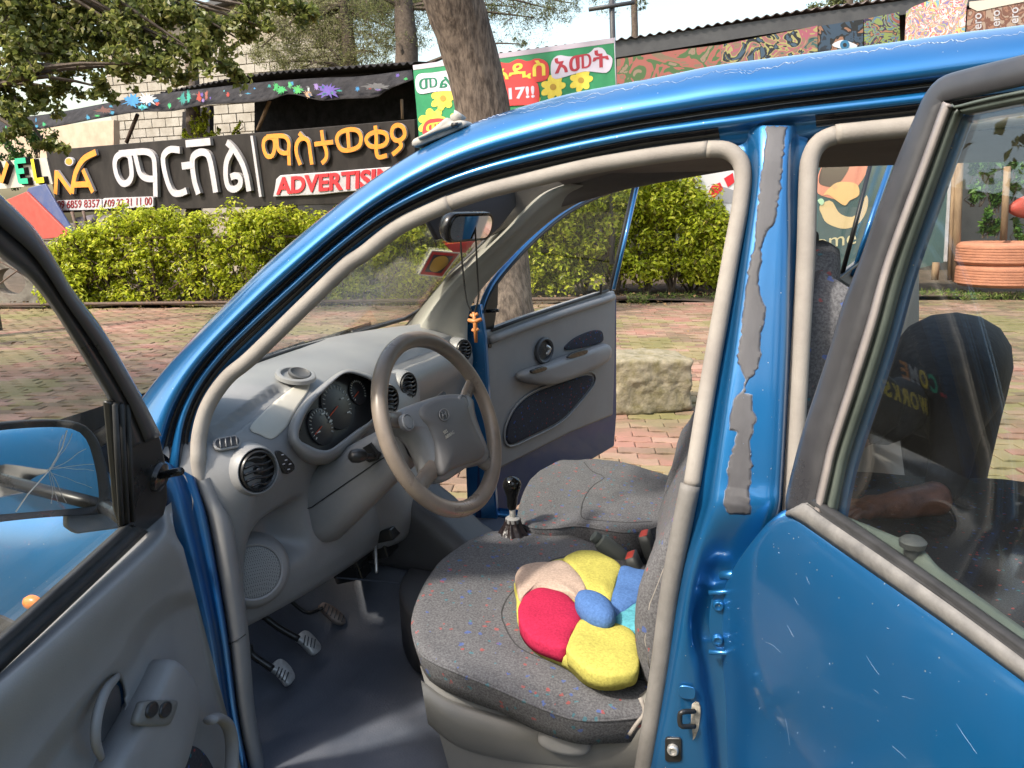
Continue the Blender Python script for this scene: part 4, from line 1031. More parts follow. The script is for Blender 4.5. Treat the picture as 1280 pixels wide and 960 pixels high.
# centre pillar
pv = [157, 173, 200, 235, 320, 430, 521, 605, 640, 700, 740, 773, 800, 840, 900, 960, 1020]
px_ = [  # seal edge, step, light edge start, flat start, flat end, shoulder, groove, rear seal edge
 (905, 925, 942, 955, 978, 990, 998, 1012), (918, 932, 944, 955, 976, 988, 996, 1010), (930, 937, 945, 953, 975, 985, 993, 1004), (933, 939, 944, 950, 973, 984, 992, 1002), (918, 927, 932, 939, 962, 983, 991, 999),
 (902, 911, 917, 925, 952, 980, 988, 994), (885, 896, 904, 913, 946, 976, 984, 988), (870, 884, 892, 905, 942, 972, 979, 984), (864, 877, 885, 899, 935, 968, 976, 982),
 (853, 863, 869, 876, 900, 935, 960, 985), (845, 855, 861, 867, 888, 930, 960, 985), (838, 850, 857, 862, 880, 925, 960, 985), (834, 846, 854, 864, 880, 925, 960, 985), (828, 840, 851, 872, 886, 925, 960, 985),
 (817, 831, 846, 880, 892, 925, 960, 985), (806, 820, 841, 884, 896, 925, 960, 985), (795, 808, 836, 886, 898, 925, 960, 985)]
po_u = [-.040, -.034, -.012, -.002, 0, -.004, -.030, -.040]; po_l = [-.040, -.014, -.006, -.010, -.034, -.036, -.036, -.038]
rows = []
for k, v in enumerate(pv):
    w = 0 if v <= 640 else min(1, (v-640)/70); r = []; dn = -.016*max(0, min(1, (188-v)/31))
    for j, x in enumerate(px_[k]):
        r.append(S(x, v, po_u[j]*(1-w)+po_l[j]*w+dn))
    r2 = []
    # smooth across
    for q in cat(r, 40): r2.append(V(q))
    rows.append(r2)
cols = [cat([rows[i][j] for i in range(len(rows))], 90) for j in range(40)]
pil = loft('centre_pillar', [[cols[j][i] for j in range(40)] for i in range(90)], PT, car)
# worn grey patch where the pillar tape has torn off (thin sheet on the paint)
L8 = [(265, 0), (250, 100), (235, 230), (222, 330), (217, 385), (226, 420), (244, 462), (232, 505), (203, 530), (188, 600), (187, 645), (215, 652), (205, 700), (180, 770), (178, 850), (162, 925), (185, 960), (262, 960), (258, 870), (268, 780), (258, 700), (282, 605), (268, 560), (266, 518), (240, 512), (248, 465), (284, 428), (300, 380), (298, 300), (322, 200), (302, 170), (286, 90), (300, 20)]
L3 = [(300, 930), (322, 862), (352, 826), (372, 700), (384, 560), (396, 462), (362, 450), (326, 456), (318, 560), (305, 640), (290, 780), (277, 930)]
PO = [(850+x/2.977, 320+y/2.977) for x, y in L8]+[(850+x/2.977, y/2.977) for x, y in L3]
jag = []
Rj = random.Random(4)
for i in range(len(PO)):
    a, b = PO[i], PO[(i+1) % len(PO)]
    n = max(1, int(math.hypot(a[0]-b[0], a[1]-b[1])/4))
    for k in range(n):
        f = k/n; jit = .0 if (i > 32 or i < 2) else .9
        jag.append((a[0]+(b[0]-a[0])*f+Rj.uniform(-jit, jit), a[1]+(b[1]-a[1])*f))
def on_mesh(o, u, v, lift=0., soft=None):
    d = V(ray(u, v)).normalized(); ok, loc, nrm, idx = o.ray_cast(V(CAM), d)
    if not ok: return None
    if nrm.dot(d) > 0: nrm = -nrm
    return loc+nrm*lift
def drape(name, o, pts, lift, m, parent, step=4., th=.0008):
    """thin sheet with the pixel outline pts lying on object o"""
    bpy.context.view_layer.update()
    bm = bmesh.new(); f = bm.faces.new([bm.verts.new((u, v, 0)) for u, v in pts]); bmesh.ops.triangulate(bm, faces=[f])
    for _ in range(6):
        es = [e for e in bm.edges if e.calc_length() > step]
        if not es: break
        bmesh.ops.subdivide_edges(bm, edges=es, cuts=1); bmesh.ops.triangulate(bm, faces=bm.faces[:])
    bad = []
    for v in bm.verts:
        p = on_mesh(o, v.co.x, v.co.y, lift)
        if p is None: bad.append(v)
        else: v.co = p
    bmesh.ops.delete(bm, geom=bad, context='VERTS')
    me = bpy.data.meshes.new(name); bm.to_mesh(me); bm.free(); me.materials.append(m)
    me.polygons.foreach_set('use_smooth', [True]*len(me.polygons))
    ob = bpy.data.objects.new(name, me); COL.objects.link(ob); attach(ob, parent); fixn(ob)
    so_ = ob.modifiers.new('thick', 'SOLIDIFY'); so_.thickness = th; so_.offset = 0
    return ob
def ragged(pts, a, seed, grow=0.):
    out = []; n = len(pts)
    for i, (u, v) in enumerate(pts):
        j = a*(noise.noise(V((u*.35, v*.35, seed)))*1.6+noise.noise(V((u*1.1, v*1.1, seed))))
        a0, b0 = pts[i-1], pts[(i+1) % n]; tx, ty = b0[0]-a0[0], b0[1]-a0[1]; l = math.hypot(tx, ty) or 1
        out.append((u+(ty/l)*(j+grow), v-(tx/l)*(j+grow)))
    return out
sgnA = sum(jag[i-1][0]*jag[i][1]-jag[i][0]*jag[i-1][1] for i in range(len(jag)))
gw = 1.1 if sgnA > 0 else -1.1
drape('torn_edge', pil, ragged(jag, 1.5, 3., gw), .0002, mat('primer_edge', (.13, .17, .25), .6, col2=(.02, .06, .16), nz=60, lo=.45, hi=.55), car, th=.0001)
jag = ragged(jag, 1.5, 3.)
ob = drape('pillar_tape', pil, jag, .0005, mat('torn_pillar_tape', (.035, .033, .036), .55, col2=(.10, .10, .11), nz=5, lo=.35, hi=.7, det=12, rvar=.2, bump=.2, bz=90, stretch=(1, 1, .4)), car, th=.0002)
ob['label'] = 'torn grey tape down the centre pillar'
# hinge, striker, switch on the pillar
def screwhead(name, u, v, r, off, parent, m, ax=(0, 1, 0)):
    p = S(u, v, off); lathe(name, [(r, -.004), (r, .002), (r*.8, .004), (r*.55, .004), (r*.55, .002), (r*.3, .002), (r*.01, .0015)], p, ax, m, parent, n=20)
hp = plate('door_hinge', [S(u, v, -.022) for u, v in catc([(893, 742), (906, 738), (925, 740), (925, 818), (905, 817), (892, 808), (886, 785), (888, 758)], 24)], .006, PT, car, n=(0, 1, 0), bev=.0015)
screwhead('bolt', 898, 757, .0085, -.020, hp, PT); screwhead('bolt', 897, 800, .0085, -.020, hp, PT)
tube('hinge_bracket', [S(886, 741, -.018), S(925, 739, -.018)], .004, PT, hp, n=8); tube('hinge_bracket', [S(886, 815, -.018), S(925, 817, -.018)], .004, PT, hp, n=8)
tube('bump_stop', [S(901, 719, -.022), S(925, 718, -.012)], .007, PT, car, n=10)
sk = MB(); q = [S(868, 889, .0), S(853, 890, .016), S(850, 894, .016), (S(850, 904, .016)), S(853, 908, .016), S(868, 908, .0)]
st = tube('door_striker', cat(q, 20), .004, M['black'], car, n=8)
plate('striker_plate', [S(u, v, -.006) for u, v in catc([(865, 880), (873, 878), (876, 890), (873, 912), (867, 926), (862, 924), (863, 900)], 20)], .004, mat('dried_grease', (.48, .45, .38), .7, col2=(.15, .14, .12), nz=60, bump=.6, bz=90), st, n=(0, 1, 0), bev=.001)
plate('pillar_recess', [S(u, v, -.0) for u, v in catc([(850, 858), (868, 861), (867, 874), (849, 871)], 20)], .003, PT, car, n=(0, 1, 0), bev=.001)
ds = plate('door_switch', [S(u, v, -.002) for u, v in rr_px(831, 923, 852, 953, 4)], .006, M['black'], car, n=(0, 1, 0), bev=.0015)
screwhead('switch_button', 841, 938, .009, .002, ds, M['chrome'])
# ---------- front hinge post strip and inner trims ----------
lft = [(176, 560), (190, 600), (200, 640), (225, 720), (245, 800), (262, 895), (275, 975)]
rgt = [(243, 596), (250, 618), (259, 650), (272, 720), (285, 800), (297, 895), (315, 985)]
la, ra = cat(lft, 40), cat(rgt, 40); rows = []
for t, off in ((0, -.03), (.25, -.02), (.45, -.004), (.55, .0), (.62, -.014), (.8, -.016), (.86, -.004), (.95, .0), (1.0, -.012), (1.04, -.03)):
    rows.append([S(a[0]+(b[0]-a[0])*t, a[1]+(b[1]-a[1])*t, off) for a, b in zip(la, ra)])
loft('hinge_pillar', rows, M['paint_shaded_jamb'], car)
lf2 = [(243, 604), (252, 625), (260, 650), (273, 720), (286, 800), (298, 895), (316, 985)]; rt2 = [(264, 596), (275, 625), (289, 655), (299, 720), (308, 796), (317, 895), (336, 985)]
la, ra = cat(lf2, 40), cat(rt2, 40); rows = []
for t, y in ((-.03, .665), (.08, .682), (.3, .686), (.6, .680), (.9, .668), (1.05, .645), (1.15, .60)):
    rows.append([U(a[0]+(b[0]-a[0])*t, a[1]+(b[1]-a[1])*t, Y=y) for a, b in zip(la, ra)])
loft('kick_trim', rows, M['grey_trim'], car)
tube('trim_seam', [U(285, 806, Y=.690), U(297, 800, Y=.684), U(307, 793, Y=.665)], .0012, M['black'], car, n=5)
# ---------- roof lining, far side frame ----------
rows = []
for i in range(14):
    x = .44-i*.14; rows.append([V((x, .50-1.04*j/16, 1.40+.035*math.sin(math.pi*j/16)-(.03 if i == 0 else 0))) for j in range(17)])
M['lining'] = mat('roof_lining', (.13, .12, .115), .9, col2=(.17, .155, .145), nz=5, bump=.4, bz=300)
loft('roof_lining', rows, M['lining'], car)
fr_t = cat([(560, 225), (640, 215), (738, 212), (800, 205), (900, 190), (1010, 175), (1150, 150)], 60)
fr_b = cat([(600, 300), (664, 270), (715, 255), (789, 235), (905, 214), (1020, 196), (1150, 176)], 60)
rows = []
for t, y in ((0, -.50), (.4, -.535), (.8, -.56), (1., -.575), (1.02, -.60), (.6, -.63), (0, -.62)):
    rows.append([U(a[0]+(b[0]-a[0])*t, a[1]+(b[1]-a[1])*t, Y=y) for a, b in zip(fr_t, fr_b)])
loft('far_roof_rail', rows, M['lining'], car)
# windscreen plane
WP = ((1.06, 0, .955), (.41, 0, .43))
def Wp(u, v, k=0.): 
    n = V(WP[1]).normalized(); return U(u, v, pl=(tuple(V(WP[0])+n*k), tuple(n)))
la = cat([(690, 226), (658, 243), (621, 287), (592, 316), (564, 341), (540, 368), (512, 402), (490, 430)], 40)
ra = cat([(770, 238), (738, 247), (701, 267), (664, 297), (627, 334), (601, 363), (586, 392), (584, 440)], 40)
rows = []
for t, k in ((-.02, 'w'), (.0, 'w'), (.25, -.51), (.5, -.545), (.75, -.57), (.95, -.585), (1., -.60), (1.0, -.63)):
    r = []
    for a, b in zip(la, ra):
        u, v = a[0]+(b[0]-a[0])*t, a[1]+(b[1]-a[1])*t
        if k == 'w':
            p = Wp(u, v, -.01); r.append(p)
        else: r.append(U(u, v, Y=k))
    rows.append(r)
for i in range(len(rows[0])):                      # keep the ledge near the glass shallow
    a, b = rows[2][i], rows[1][i]
    if b.y < a.y-.25: pass
M['pillar_trim'] = mat('pillar_trim', (.33, .325, .285), .6, col2=(.38, .37, .33), nz=4, bump=.2, bz=300)
loft('front_pillar_trim', rows, M['pillar_trim'], car)
gl = plate('windscreen', [Wp(u, v, .004) for u, v in [(215, 500), (300, 395), (360, 330), (430, 270), (520, 215), (660, 200), (690, 226), (658, 243), (621, 287), (592, 316), (564, 341), (540, 368), (519, 391), (480, 404), (430, 420), (370, 434), (300, 458), (240, 490)]], .004, M['glass_ws'], car, n=WP[1])
tube('windscreen_edge', [Wp(u, v, -.004) for u, v in [(660, 241), (621, 286), (592, 315), (564, 340), (548, 362), (530, 384), (505, 399), (440, 418), (370, 436), (300, 459), (250, 482)]], .006, M['rubber'], gl, n=6)
wpr = tube('wiper', [Wp(300, 462, .03), Wp(345, 444, .03), Wp(380, 432, .03)], .012, M['black'], car, n=8)
tube('wiper', [Wp(440, 416, .03), Wp(500, 400, .03), Wp(540, 391, .03)], .008, M['black'], car, n=8)
# sun visor and interior mirror
plate('sun_visor', [U(u, v, X=.60) for u, v in [(535, 275), (545, 262), (600, 240), (662, 232), (657, 243), (624, 286), (606, 300), (575, 292), (548, 300)]], .012, mat('visor_vinyl', (.05, .05, .055), .8), car, n=(-1, 0, 0), bev=.004)
mc = U(588, 284, Y=.10); mn = V((-.97, .21, -.26)).normalized(); mx_, my_, _ = frame_of(mn)
def oval(c, x, y, w, h, r, n=6): return [c+x*a+y*b for a, b in rrect(w, h, r, n)]
rm = pad('rear_view_mirror', oval(mc, mx_, my_, .20, .066, .03), mn, [(.55, -.035), (.85, -.028), (.98, -.014), (1, -.002), (.96, .004), (.90, .002)], M['black'], car, center=mc)
plate('mirror_glass', oval(mc+mn*.0045, mx_, my_, .176, .052, .024), .003, M['mirror'], rm, n=mn)
tube('mirror_stem', [mc-mn*.03, mc-mn*.06+V((.02, 0, .04)), V((.66, .05, 1.36))], .012, M['black'], rm, n=8)

# ---------- dashboard ----------
base = [(1.08, .955), (1.0, .955), (.93, .945), (.875, .93), (.83, .905), (.80, .872), (.785, .84), (.785, .80), (.80, .755), (.82, .70), (.84, .64), (.855, .58), (.865, .53), (.875, .497), (.90, .480), (.98, .478)]
NR, NCd = 130, 240
bp = cat(base, NR)
segs = [((270, 545), (350, 482)), ((484, 457), (568, 424))]
SEG = []
for a, b in segs: SEG.append((U(*a, Z=.943), U(*b, Z=.952)))
def segd(p, a, b):
    d = (b-a); t = max(0, min(1, (p-a).dot(d)/d.dot(d))); return (p-(a+d*t)).length
rows = []
for i in range(NR):
    X_, Z_ = bp[i]; f = i/(NR-1); r = []
    for j in range(NCd):
        Y_ = .685-1.315*j/(NCd-1); e = min(1.05, (Y_/.62)**2)
        x, z = X_, Z_
        if f < .25: x -= .12*e*(1-f/.25)
        z -= .022*e*max(0, 1-f/.5)
        low = max(0, min(1, (f-.52)/.3)); low = low*low*(3-2*low)
        x -= .115*low*max(0, 1-e)
        # centre stack
        cs = max(0, 1-(abs(Y_+.0)/.17)**6); x -= .045*cs*max(0, min(1, (f-.42)/.12))
        # pocket left of the column
        g = math.exp(-((Y_-.50)/.075)**4-((z-.655)/.055)**4); x += .075*g
        wr = max(0, (Y_-.605)/.08); x += .085*wr*wr; z -= .012*wr*wr
        p = V((x, Y_, z))
        # glovebox seam on the far side
        r.append(p)
    rows.append(r)
dash = loft('dashboard', rows, M['grey_dash'], car)
bpy.context.view_layer.update()
for a, b, w in ((( 270, 545), (350, 484), .016), ((484, 457), (568, 426), .020)):
    Q = [on_mesh(dash, a[0]+(b[0]-a[0])*f, a[1]+(b[1]-a[1])*f) for f in np.linspace(0, 1, 70)]; Q = [q for q in Q if q is not None]
    for v_ in dash.data.vertices:
        if v_.co.z < .85: continue
        dd = min((v_.co-q).length for q in Q)
        if dd > w*2.2: continue
        v_.co.z -= .017*sm((w-dd)/(.4*w)+.5)
bpy.context.view_layer.update()
def vent(u, v, Y_, r, ax, nm='air_vent'):
    ax = V(ax).normalized(); p = on_mesh(dash, u, v) or U(u, v, Y=Y_); p = p+ax*.009
    b = lathe(nm, [(r*1.32, -.04), (r*1.24, -.016), (r*1.15, -.005), (r*1.09, -.001), (r*1.05, -.001), (r*1.0, -.006), (r*.99, -.03)], p, ax, M['grey_dash'], dash, n=36, cap=False)
    x, y, n = frame_of(ax)
    k = lathe('vent_rotor', [(r*.96, -.022), (r*.96, .0), (r*.90, .003), (r*.82, .001), (r*.80, -.012), (r*.02, -.014)], p, ax, M['black'], dash, n=32)
    mb = MB()
    for i in range(-2, 3):
        w = math.sqrt(max(.02, .8**2-(i*.3)**2))*r
        c = p+y*(i*r*.31)
        P = cat([c-x*w, c-x*w*.4+ax*.004+y*.003, c+x*w*.3+ax*.005-y*.002, c+x*w], 8)
        mb.tube(P, .0026, 5)
    mb.tube([p-ax*.01, p+ax*.006], r*.2, 8)
    mb.build('vent_slats', M['black'], dash, smooth=True)
vent(320, 588, .575, .040, (-.93, .35, .12)); vent(508, 483, -.04, .036, (-.95, .22, .1)); vent(484, 500, .07, .036, (-.95, .22, .1)); vent(578, 438, -.56, .034, (-.9, .40, .1))
# side demister
ax = V((-.6, .45, .62)).normalized(); p = on_mesh(dash, 283, 556)+ax*.010; x, y, n = frame_of(ax)
dm = plate('demister_vent', oval(p, x, y, .050, .026, .012), .006, M['grey_dash'], dash, n=ax, bev=.002)
plate('demister_slot', oval(p+n*.002, x, y, .042, .018, .008), .004, M['black'], dash, n=ax)
for i in range(4):
    tube('demister_rib', [p+n*.003+x*(-.015+.01*i)-y*.009, p+n*.003+x*(-.012+.01*i)+y*.009], .0014, M['grey_dash'], dash, n=5)
# switch panel
z8 = lambda x, y: (220+x/6, 480+y/6)
spl_ = (tuple(on_mesh(dash, 357, 578)+V((-.9, .42, .15)).normalized()*.012), (-.9, .42, .15))
plate('switch_panel', [U(*z8(*q), pl=spl_) for q in catc([(745, 510), (775, 498), (830, 535), (885, 595), (892, 640), (860, 668), (825, 676), (795, 640), (755, 560)], 24)], .012, M['black'], dash, n=spl_[1], bev=.002)
for q in ((800, 530), (825, 570), (808, 600), (855, 600), (845, 640)):
    c = U(*z8(*q), pl=(tuple(V(spl_[0])+V(spl_[1]).normalized()*.001), spl_[1])); xx, yy, nn = frame_of(spl_[1])
    plate('switch_mark', oval(c+nn*.0005, xx, yy, .006, .0022, .001, 2), .0008, M['white'], dash, n=nn)
# coin tray on the dash top
p = U(370, 467, Z=.952); lathe('dash_tray', [(.046, -.008), (.044, .000), (.040, .002), (.034, .001), (.030, -.006), (.002, -.012)], p, (-.25, .1, 1), M['grey_dash'], dash, n=32)
lathe('tray_cup', [(.026, -.004), (.026, .002), (.022, .004), (.018, .000), (.002, -.003)], p+V((-.008, -.004, .0)), (-.35, .1, .9), M['grey_dark'], dash, n=28)
# ---------- instrument binnacle ----------
z5_ = lambda x, y: (230+x/2.977, 380+y/2.977)
bn = V((-.93, .10, .30)).normalized(); bc = U(408, 512, Y=.34)+V((-.02, 0, 0))
BPp = lambda u, v, k=0.: U(u, v, pl=(tuple(bc+bn*k), tuple(bn)))
faceO = [(428, 500), (440, 440), (478, 372), (555, 292), (600, 258), (655, 268), (700, 292), (712, 350), (706, 420), (640, 470), (600, 500), (545, 540), (505, 542), (470, 528)]
outO = [(385, 505), (402, 425), (460, 348), (545, 274), (603, 243), (662, 252), (714, 278), (726, 350), (722, 430), (655, 500), (600, 560), (560, 590), (485, 598), (425, 568)]
fo, oo = catc([z5_(*q) for q in faceO], 60), catc([z5_(*q) for q in outO], 60)
rows = [[BPp(*q, -.05) for q in fo], [BPp(*q, -.012) for q in fo], [BPp(*q, .010) for q in fo]]
rows.append([BPp(a[0]+(b[0]-a[0])*.2, a[1]+(b[1]-a[1])*.2, .018) for a, b in zip(fo, oo)])
rows.append([BPp(a[0]+(b[0]-a[0])*.7, a[1]+(b[1]-a[1])*.7, .006) for a, b in zip(fo, oo)])
rows.append([BPp(*q, -.03) for q in oo]); rows.append([BPp(*q, -.12) for q in oo])
bin_ = fixn(loft('instrument_hood', rows, M['grey_dash'], car, closed=True)); 
plate('instrument_face', [BPp(*q, -.014) for q in fo], .01, M['black'], bin_, n=bn)
gm = mat('gauge_print', (.55, .55, .5), .5); gr = mat('gauge_needle', (.55, .08, .03), .5); gface = mat('gauge_disc', (.022, .022, .024), .35)
xx, yy, nn = frame_of(bn)
for (u, v, r) in ((401, 533, .040), (421, 508, .052), (447, 490, .030)):
    c = BPp(u, v, -.0115)
    lathe('gauge', [(r, -.002), (r, .001), (r*.97, .0015), (.001, .001)], c, bn, gface, bin_, n=36)
    mb = MB()
    for k in range(19):
        a = math.radians(-35+k*250/18); d = xx*math.cos(a)+yy*math.sin(a)
        mb.tube([c+nn*.002+d*r*.78, c+nn*.002+d*r*(.92)], .0008 if k % 3 else .0013, 4)
    mb.build('gauge_marks', gm, bin_, kind='stuff')
    a = math.radians(200); tube('needle', [c+nn*.003, c+nn*.003+(xx*math.cos(a)+yy*math.sin(a))*r*.75], .0013, gr, bin_, n=5)
for k, (u, v, w) in enumerate(((404, 517, .012), (413, 527, .009), (398, 540, .014), (428, 498, .01), (436, 515, .012))):
    c = BPp(u, v, -.008); plate('gauge_symbol', oval(c, xx, yy, w, .003, .001, 2), .0006, gm, bin_, n=nn)
# sun patch on the binnacle shoulder, painted on as a pale sheet
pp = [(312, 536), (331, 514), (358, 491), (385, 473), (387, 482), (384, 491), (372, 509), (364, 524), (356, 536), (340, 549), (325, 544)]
drape('hood_sun_patch', dash, catc(pp, 50), .0015, M['grey_light'], dash, th=.0006)
# ---------- steering column and wheel ----------
def ringrows(cs):
    out = []
    for c, ax, w, h, r in cs:
        ax = V(ax).normalized(); y = V((0, 1, 0)); y = (y-ax*y.dot(ax)).normalized(); z = ax.cross(y)
        if z.z < 0: z = -z
        out.append([V(c)+y*a+z*b for a, b in rrect(w, h, r, 6)])
    return out
swc = V((.518, .335, .873)); va = V((.148, 0, .348)).normalized(); vb = V((.075, .365, .008)); vb = (vb-va*vb.dot(va)).normalized(); wn_ = va.cross(vb).normalized()
if wn_.x > 0: wn_ = -wn_
RW = .184
col0 = U(440, 600, Y=.335); 
colr = ringrows([((.90, .335, .63), (-1, 0, .35), .05, .06, .02), ((.885, .335, .645), (-1, 0, .35), .12, .17, .04), ((.80, .335, .675), (-1, 0, .38), .13, .175, .05), ((.72, .335, .735), (-1, 0, .4), .115, .145, .045), ((.64, .335, .795), (-1, 0, .4), .10, .115, .035), ((.60, .335, .822), (-1, 0, .4), .09, .10, .03), ((.592, .335, .826), (-1, 0, .4), .06, .07, .02)])
clm = fixn(loft('column_shroud', colr, M['grey_dash'], car, closed=True))
tube('shroud_seam', [V((.86, .398, .66)), V((.80, .402, .685)), V((.72, .394, .742)), V((.64, .386, .798)), V((.60, .381, .822))], .0012, M['black'], clm, n=5)
kb = z5_(645, 565); p = U(*kb, Y=.44)
tube('indicator_stalk', [V((.64, .375, .81)), U(462, 571, Y=.41), p], .007, M['black'], clm, n=8)
lathe('stalk_knob', [(.006, -.02), (.013, -.014), (.015, 0), (.013, .012), (.006, .018)], p, U(*z5_(620, 568), Y=.45)-U(*z5_(690, 560), Y=.42), M['black'], clm, n=16)
plate('ignition_slot', [U(*z5_(*q), Y=.400) for q in ((665, 535), (690, 520), (720, 560), (718, 582), (690, 590), (668, 578))], .01, M['black'], clm, n=(0, 1, 0))
tube('wiper_stalk', [V((.63, .29, .84)), U(555, 492, Y=.16)], .007, M['black'], clm, n=8)
rim = []
for k in range(96):
    a = 2*math.pi*k/96; rim.append(swc+va*math.cos(a)*RW+vb*math.sin(a)*RW)
def tor():
    vs = []
    for k in range(96):
        a = 2*math.pi*k/96; d = va*math.cos(a)+vb*math.sin(a)
        r = .0163+.0010*math.cos(2*a)
        for j in range(16):
            b = 2*math.pi*j/16; s_ = 1-.10*max(0, math.cos(b-math.pi))*(.5+.5*math.sin(k*1.3)) if 0 else 1
            vs.append(swc+d*(RW+r*math.cos(b)*s_)+wn_*r*math.sin(b)*1.05)
    fs = grid_faces(96, 16, True)+[(95*16+j, 95*16+(j+1) % 16, (j+1) % 16, j) for j in range(16)]
    return vs, fs
vs, fs = tor(); whl = fixn(mesh('steering_wheel', vs, fs, M['wheel'], car))
WPl = lambda u, v, k=0.: U(u, v, pl=(tuple(swc+wn_*k), tuple(wn_)))
hubO = [(792, 412), (812, 388), (880, 362), (960, 338), (1040, 338), (1066, 356), (1072, 400), (1090, 460), (1118, 530), (1128, 570), (1112, 596), (1060, 606), (1005, 640), (968, 662), (934, 650), (916, 600), (880, 520), (838, 470), (800, 452)]
ho = catc([WPl(*z5_(*q), -.006) for q in hubO], 72); hc = WPl(*z5_(970, 490), -.006)
hub = pad('wheel_hub', ho, wn_, [(.80, -.05), (.98, -.028), (1, -.008), (.985, .004), (.93, .013), (.8, .018), (.5, .020)], M['grey_dash'], whl, center=hc)
cov = [(868, 400), (900, 370), (960, 352), (1020, 355), (1045, 385), (1062, 440), (1095, 510), (1112, 550), (1095, 580), (1040, 600), (985, 622), (955, 640), (940, 600), (925, 520), (900, 460), (875, 430)]
co = catc([WPl(*z5_(*q), .008) for q in cov], 72); cc_ = WPl(*z5_(990, 490), .008)
pad('airbag_cover', co, wn_, [(1, -.01), (1, .004), (.975, .009), (.9, .013), (.6, .018), (.3, .02)], mat('airbag_plastic', (.135, .13, .128), .55, col2=(.16, .155, .15), nz=4, bump=.4, bz=380), whl, center=cc_)
for a_, b_, w in ((z5_(800, 430), z5_(735, 420), .017), (z5_(1060, 365), z5_(1062, 300), .016), (z5_(935, 630), z5_(870, 690), .019), (z5_(1110, 575), z5_(1150, 610), .019)):
    A, B = WPl(*a_, -.004), WPl(*b_, .0)
    d = (B-swc); B = swc+d.normalized()*RW
    A = A.lerp(swc, .15)
    tube('spoke', cat([A, A.lerp(B, .4)-wn_*.006, A.lerp(B, .8)-wn_*.003, B], 14), [w*1.05-.0002*i for i in range(14)], M['wheel'], whl, n=12, flat=.55, up=wn_)
for q, r in (((832, 440), .014), ((1040, 365), .013)):
    c = WPl(*z5_(*q), .014); lathe('horn_button', [(r*1.25, -.008), (r*1.25, .001), (r*1.1, .003), (r, .0), (r*.9, .003), (r*.01, .004)], c, wn_, M['grey_dash'], whl, n=28)
# emblem: slanted letter in an oval ring
c = WPl(*z5_(968, 412), .029); e1 = vb if vb.dot(V(cr)) > 0 else -vb; e2 = va
em = mat('emblem_metal', (.30, .29, .28), .35, metal=.6)
tube('emblem_ring', [c+e1*.0165*math.cos(a)+e2*.0115*math.sin(a) for a in np.linspace(0, 2*math.pi, 33)[:-1]], .0014, em, whl, n=6, closed=True)
for A, B in (((-.009, -.006), (-.004, .0075)), ((.004, -.0075), (.009, .006)), ((-.0065, -.0005), (.0065, .001))):
    tube('emblem_letter', [c+e1*A[0]+e2*A[1], c+e1*B[0]+e2*B[1]], .0014, em, whl, n=6)
def text3(name, body, c, ex, ey, w, th, m, parent, off=0.):
    vs, fs = text_mesh(body, 1., off); n = V(ex).cross(V(ey)).normalized()
    xs = [v[0] for v in vs]; ys = [v[1] for v in vs]; s = w/(max(xs)-min(xs)); mx, my = (max(xs)+min(xs))/2, (max(ys)+min(ys))/2
    return mesh(name, [V(c)+V(ex)*((x-mx)*s)+V(ey)*((y-my)*s)+n*(z*th) for x, y, z in vs], fs, m, parent, smooth=False)
text3('hub_lettering', 'SRS\nAIRBAG', WPl(*z5_(985, 478), .028), e1, e2, .034, .0008, M['grey_light'], whl)

# ---------- lower dash, speaker, pedals ----------
sp = U(318, 715, Y=.575); sn = V((-.62, .62, .30)).normalized()
pod = lathe('speaker_pod', [(.078, -.05), (.070, -.012), (.062, -.001), (.055, .003), (.0515, .002), (.050, -.003)], sp, sn, M['grey_trim'], car, n=40)
def mesh_mat():
    m = mat('speaker_mesh', (.13, .13, .13), .55); nt = m.node_tree; L = nt.links.new; b = nt.nodes['Principled BSDF']
    tc = N(nt, 'ShaderNodeTexCoord'); vo = N(nt, 'ShaderNodeTexVoronoi'); vo.inputs['Scale'].default_value = 330; vo.inputs['Randomness'].default_value = 0; L(tc.outputs['Object'], vo.inputs['Vector'])
    r = N(nt, 'ShaderNodeMapRange'); r.inputs['From Min'].default_value = .25; r.inputs['From Max'].default_value = .4; L(vo.outputs['Distance'], r.inputs['Value'])
    x = N(nt, 'ShaderNodeMix', data_type='RGBA'); x.inputs[6].default_value = (.012, .012, .013, 1); x.inputs[7].default_value = (.19, .19, .185, 1); L(r.outputs[0], x.inputs[0]); L(x.outputs[2], b.inputs['Base Color'])
    return m
lathe('speaker_grille', [(.051, -.004), (.050, .0005), (.03, .003), (.001, .004)], sp, sn, mesh_mat(), pod, n=40)
pb = lambda x, y: (250+x/5.052, 680+y/5.052)
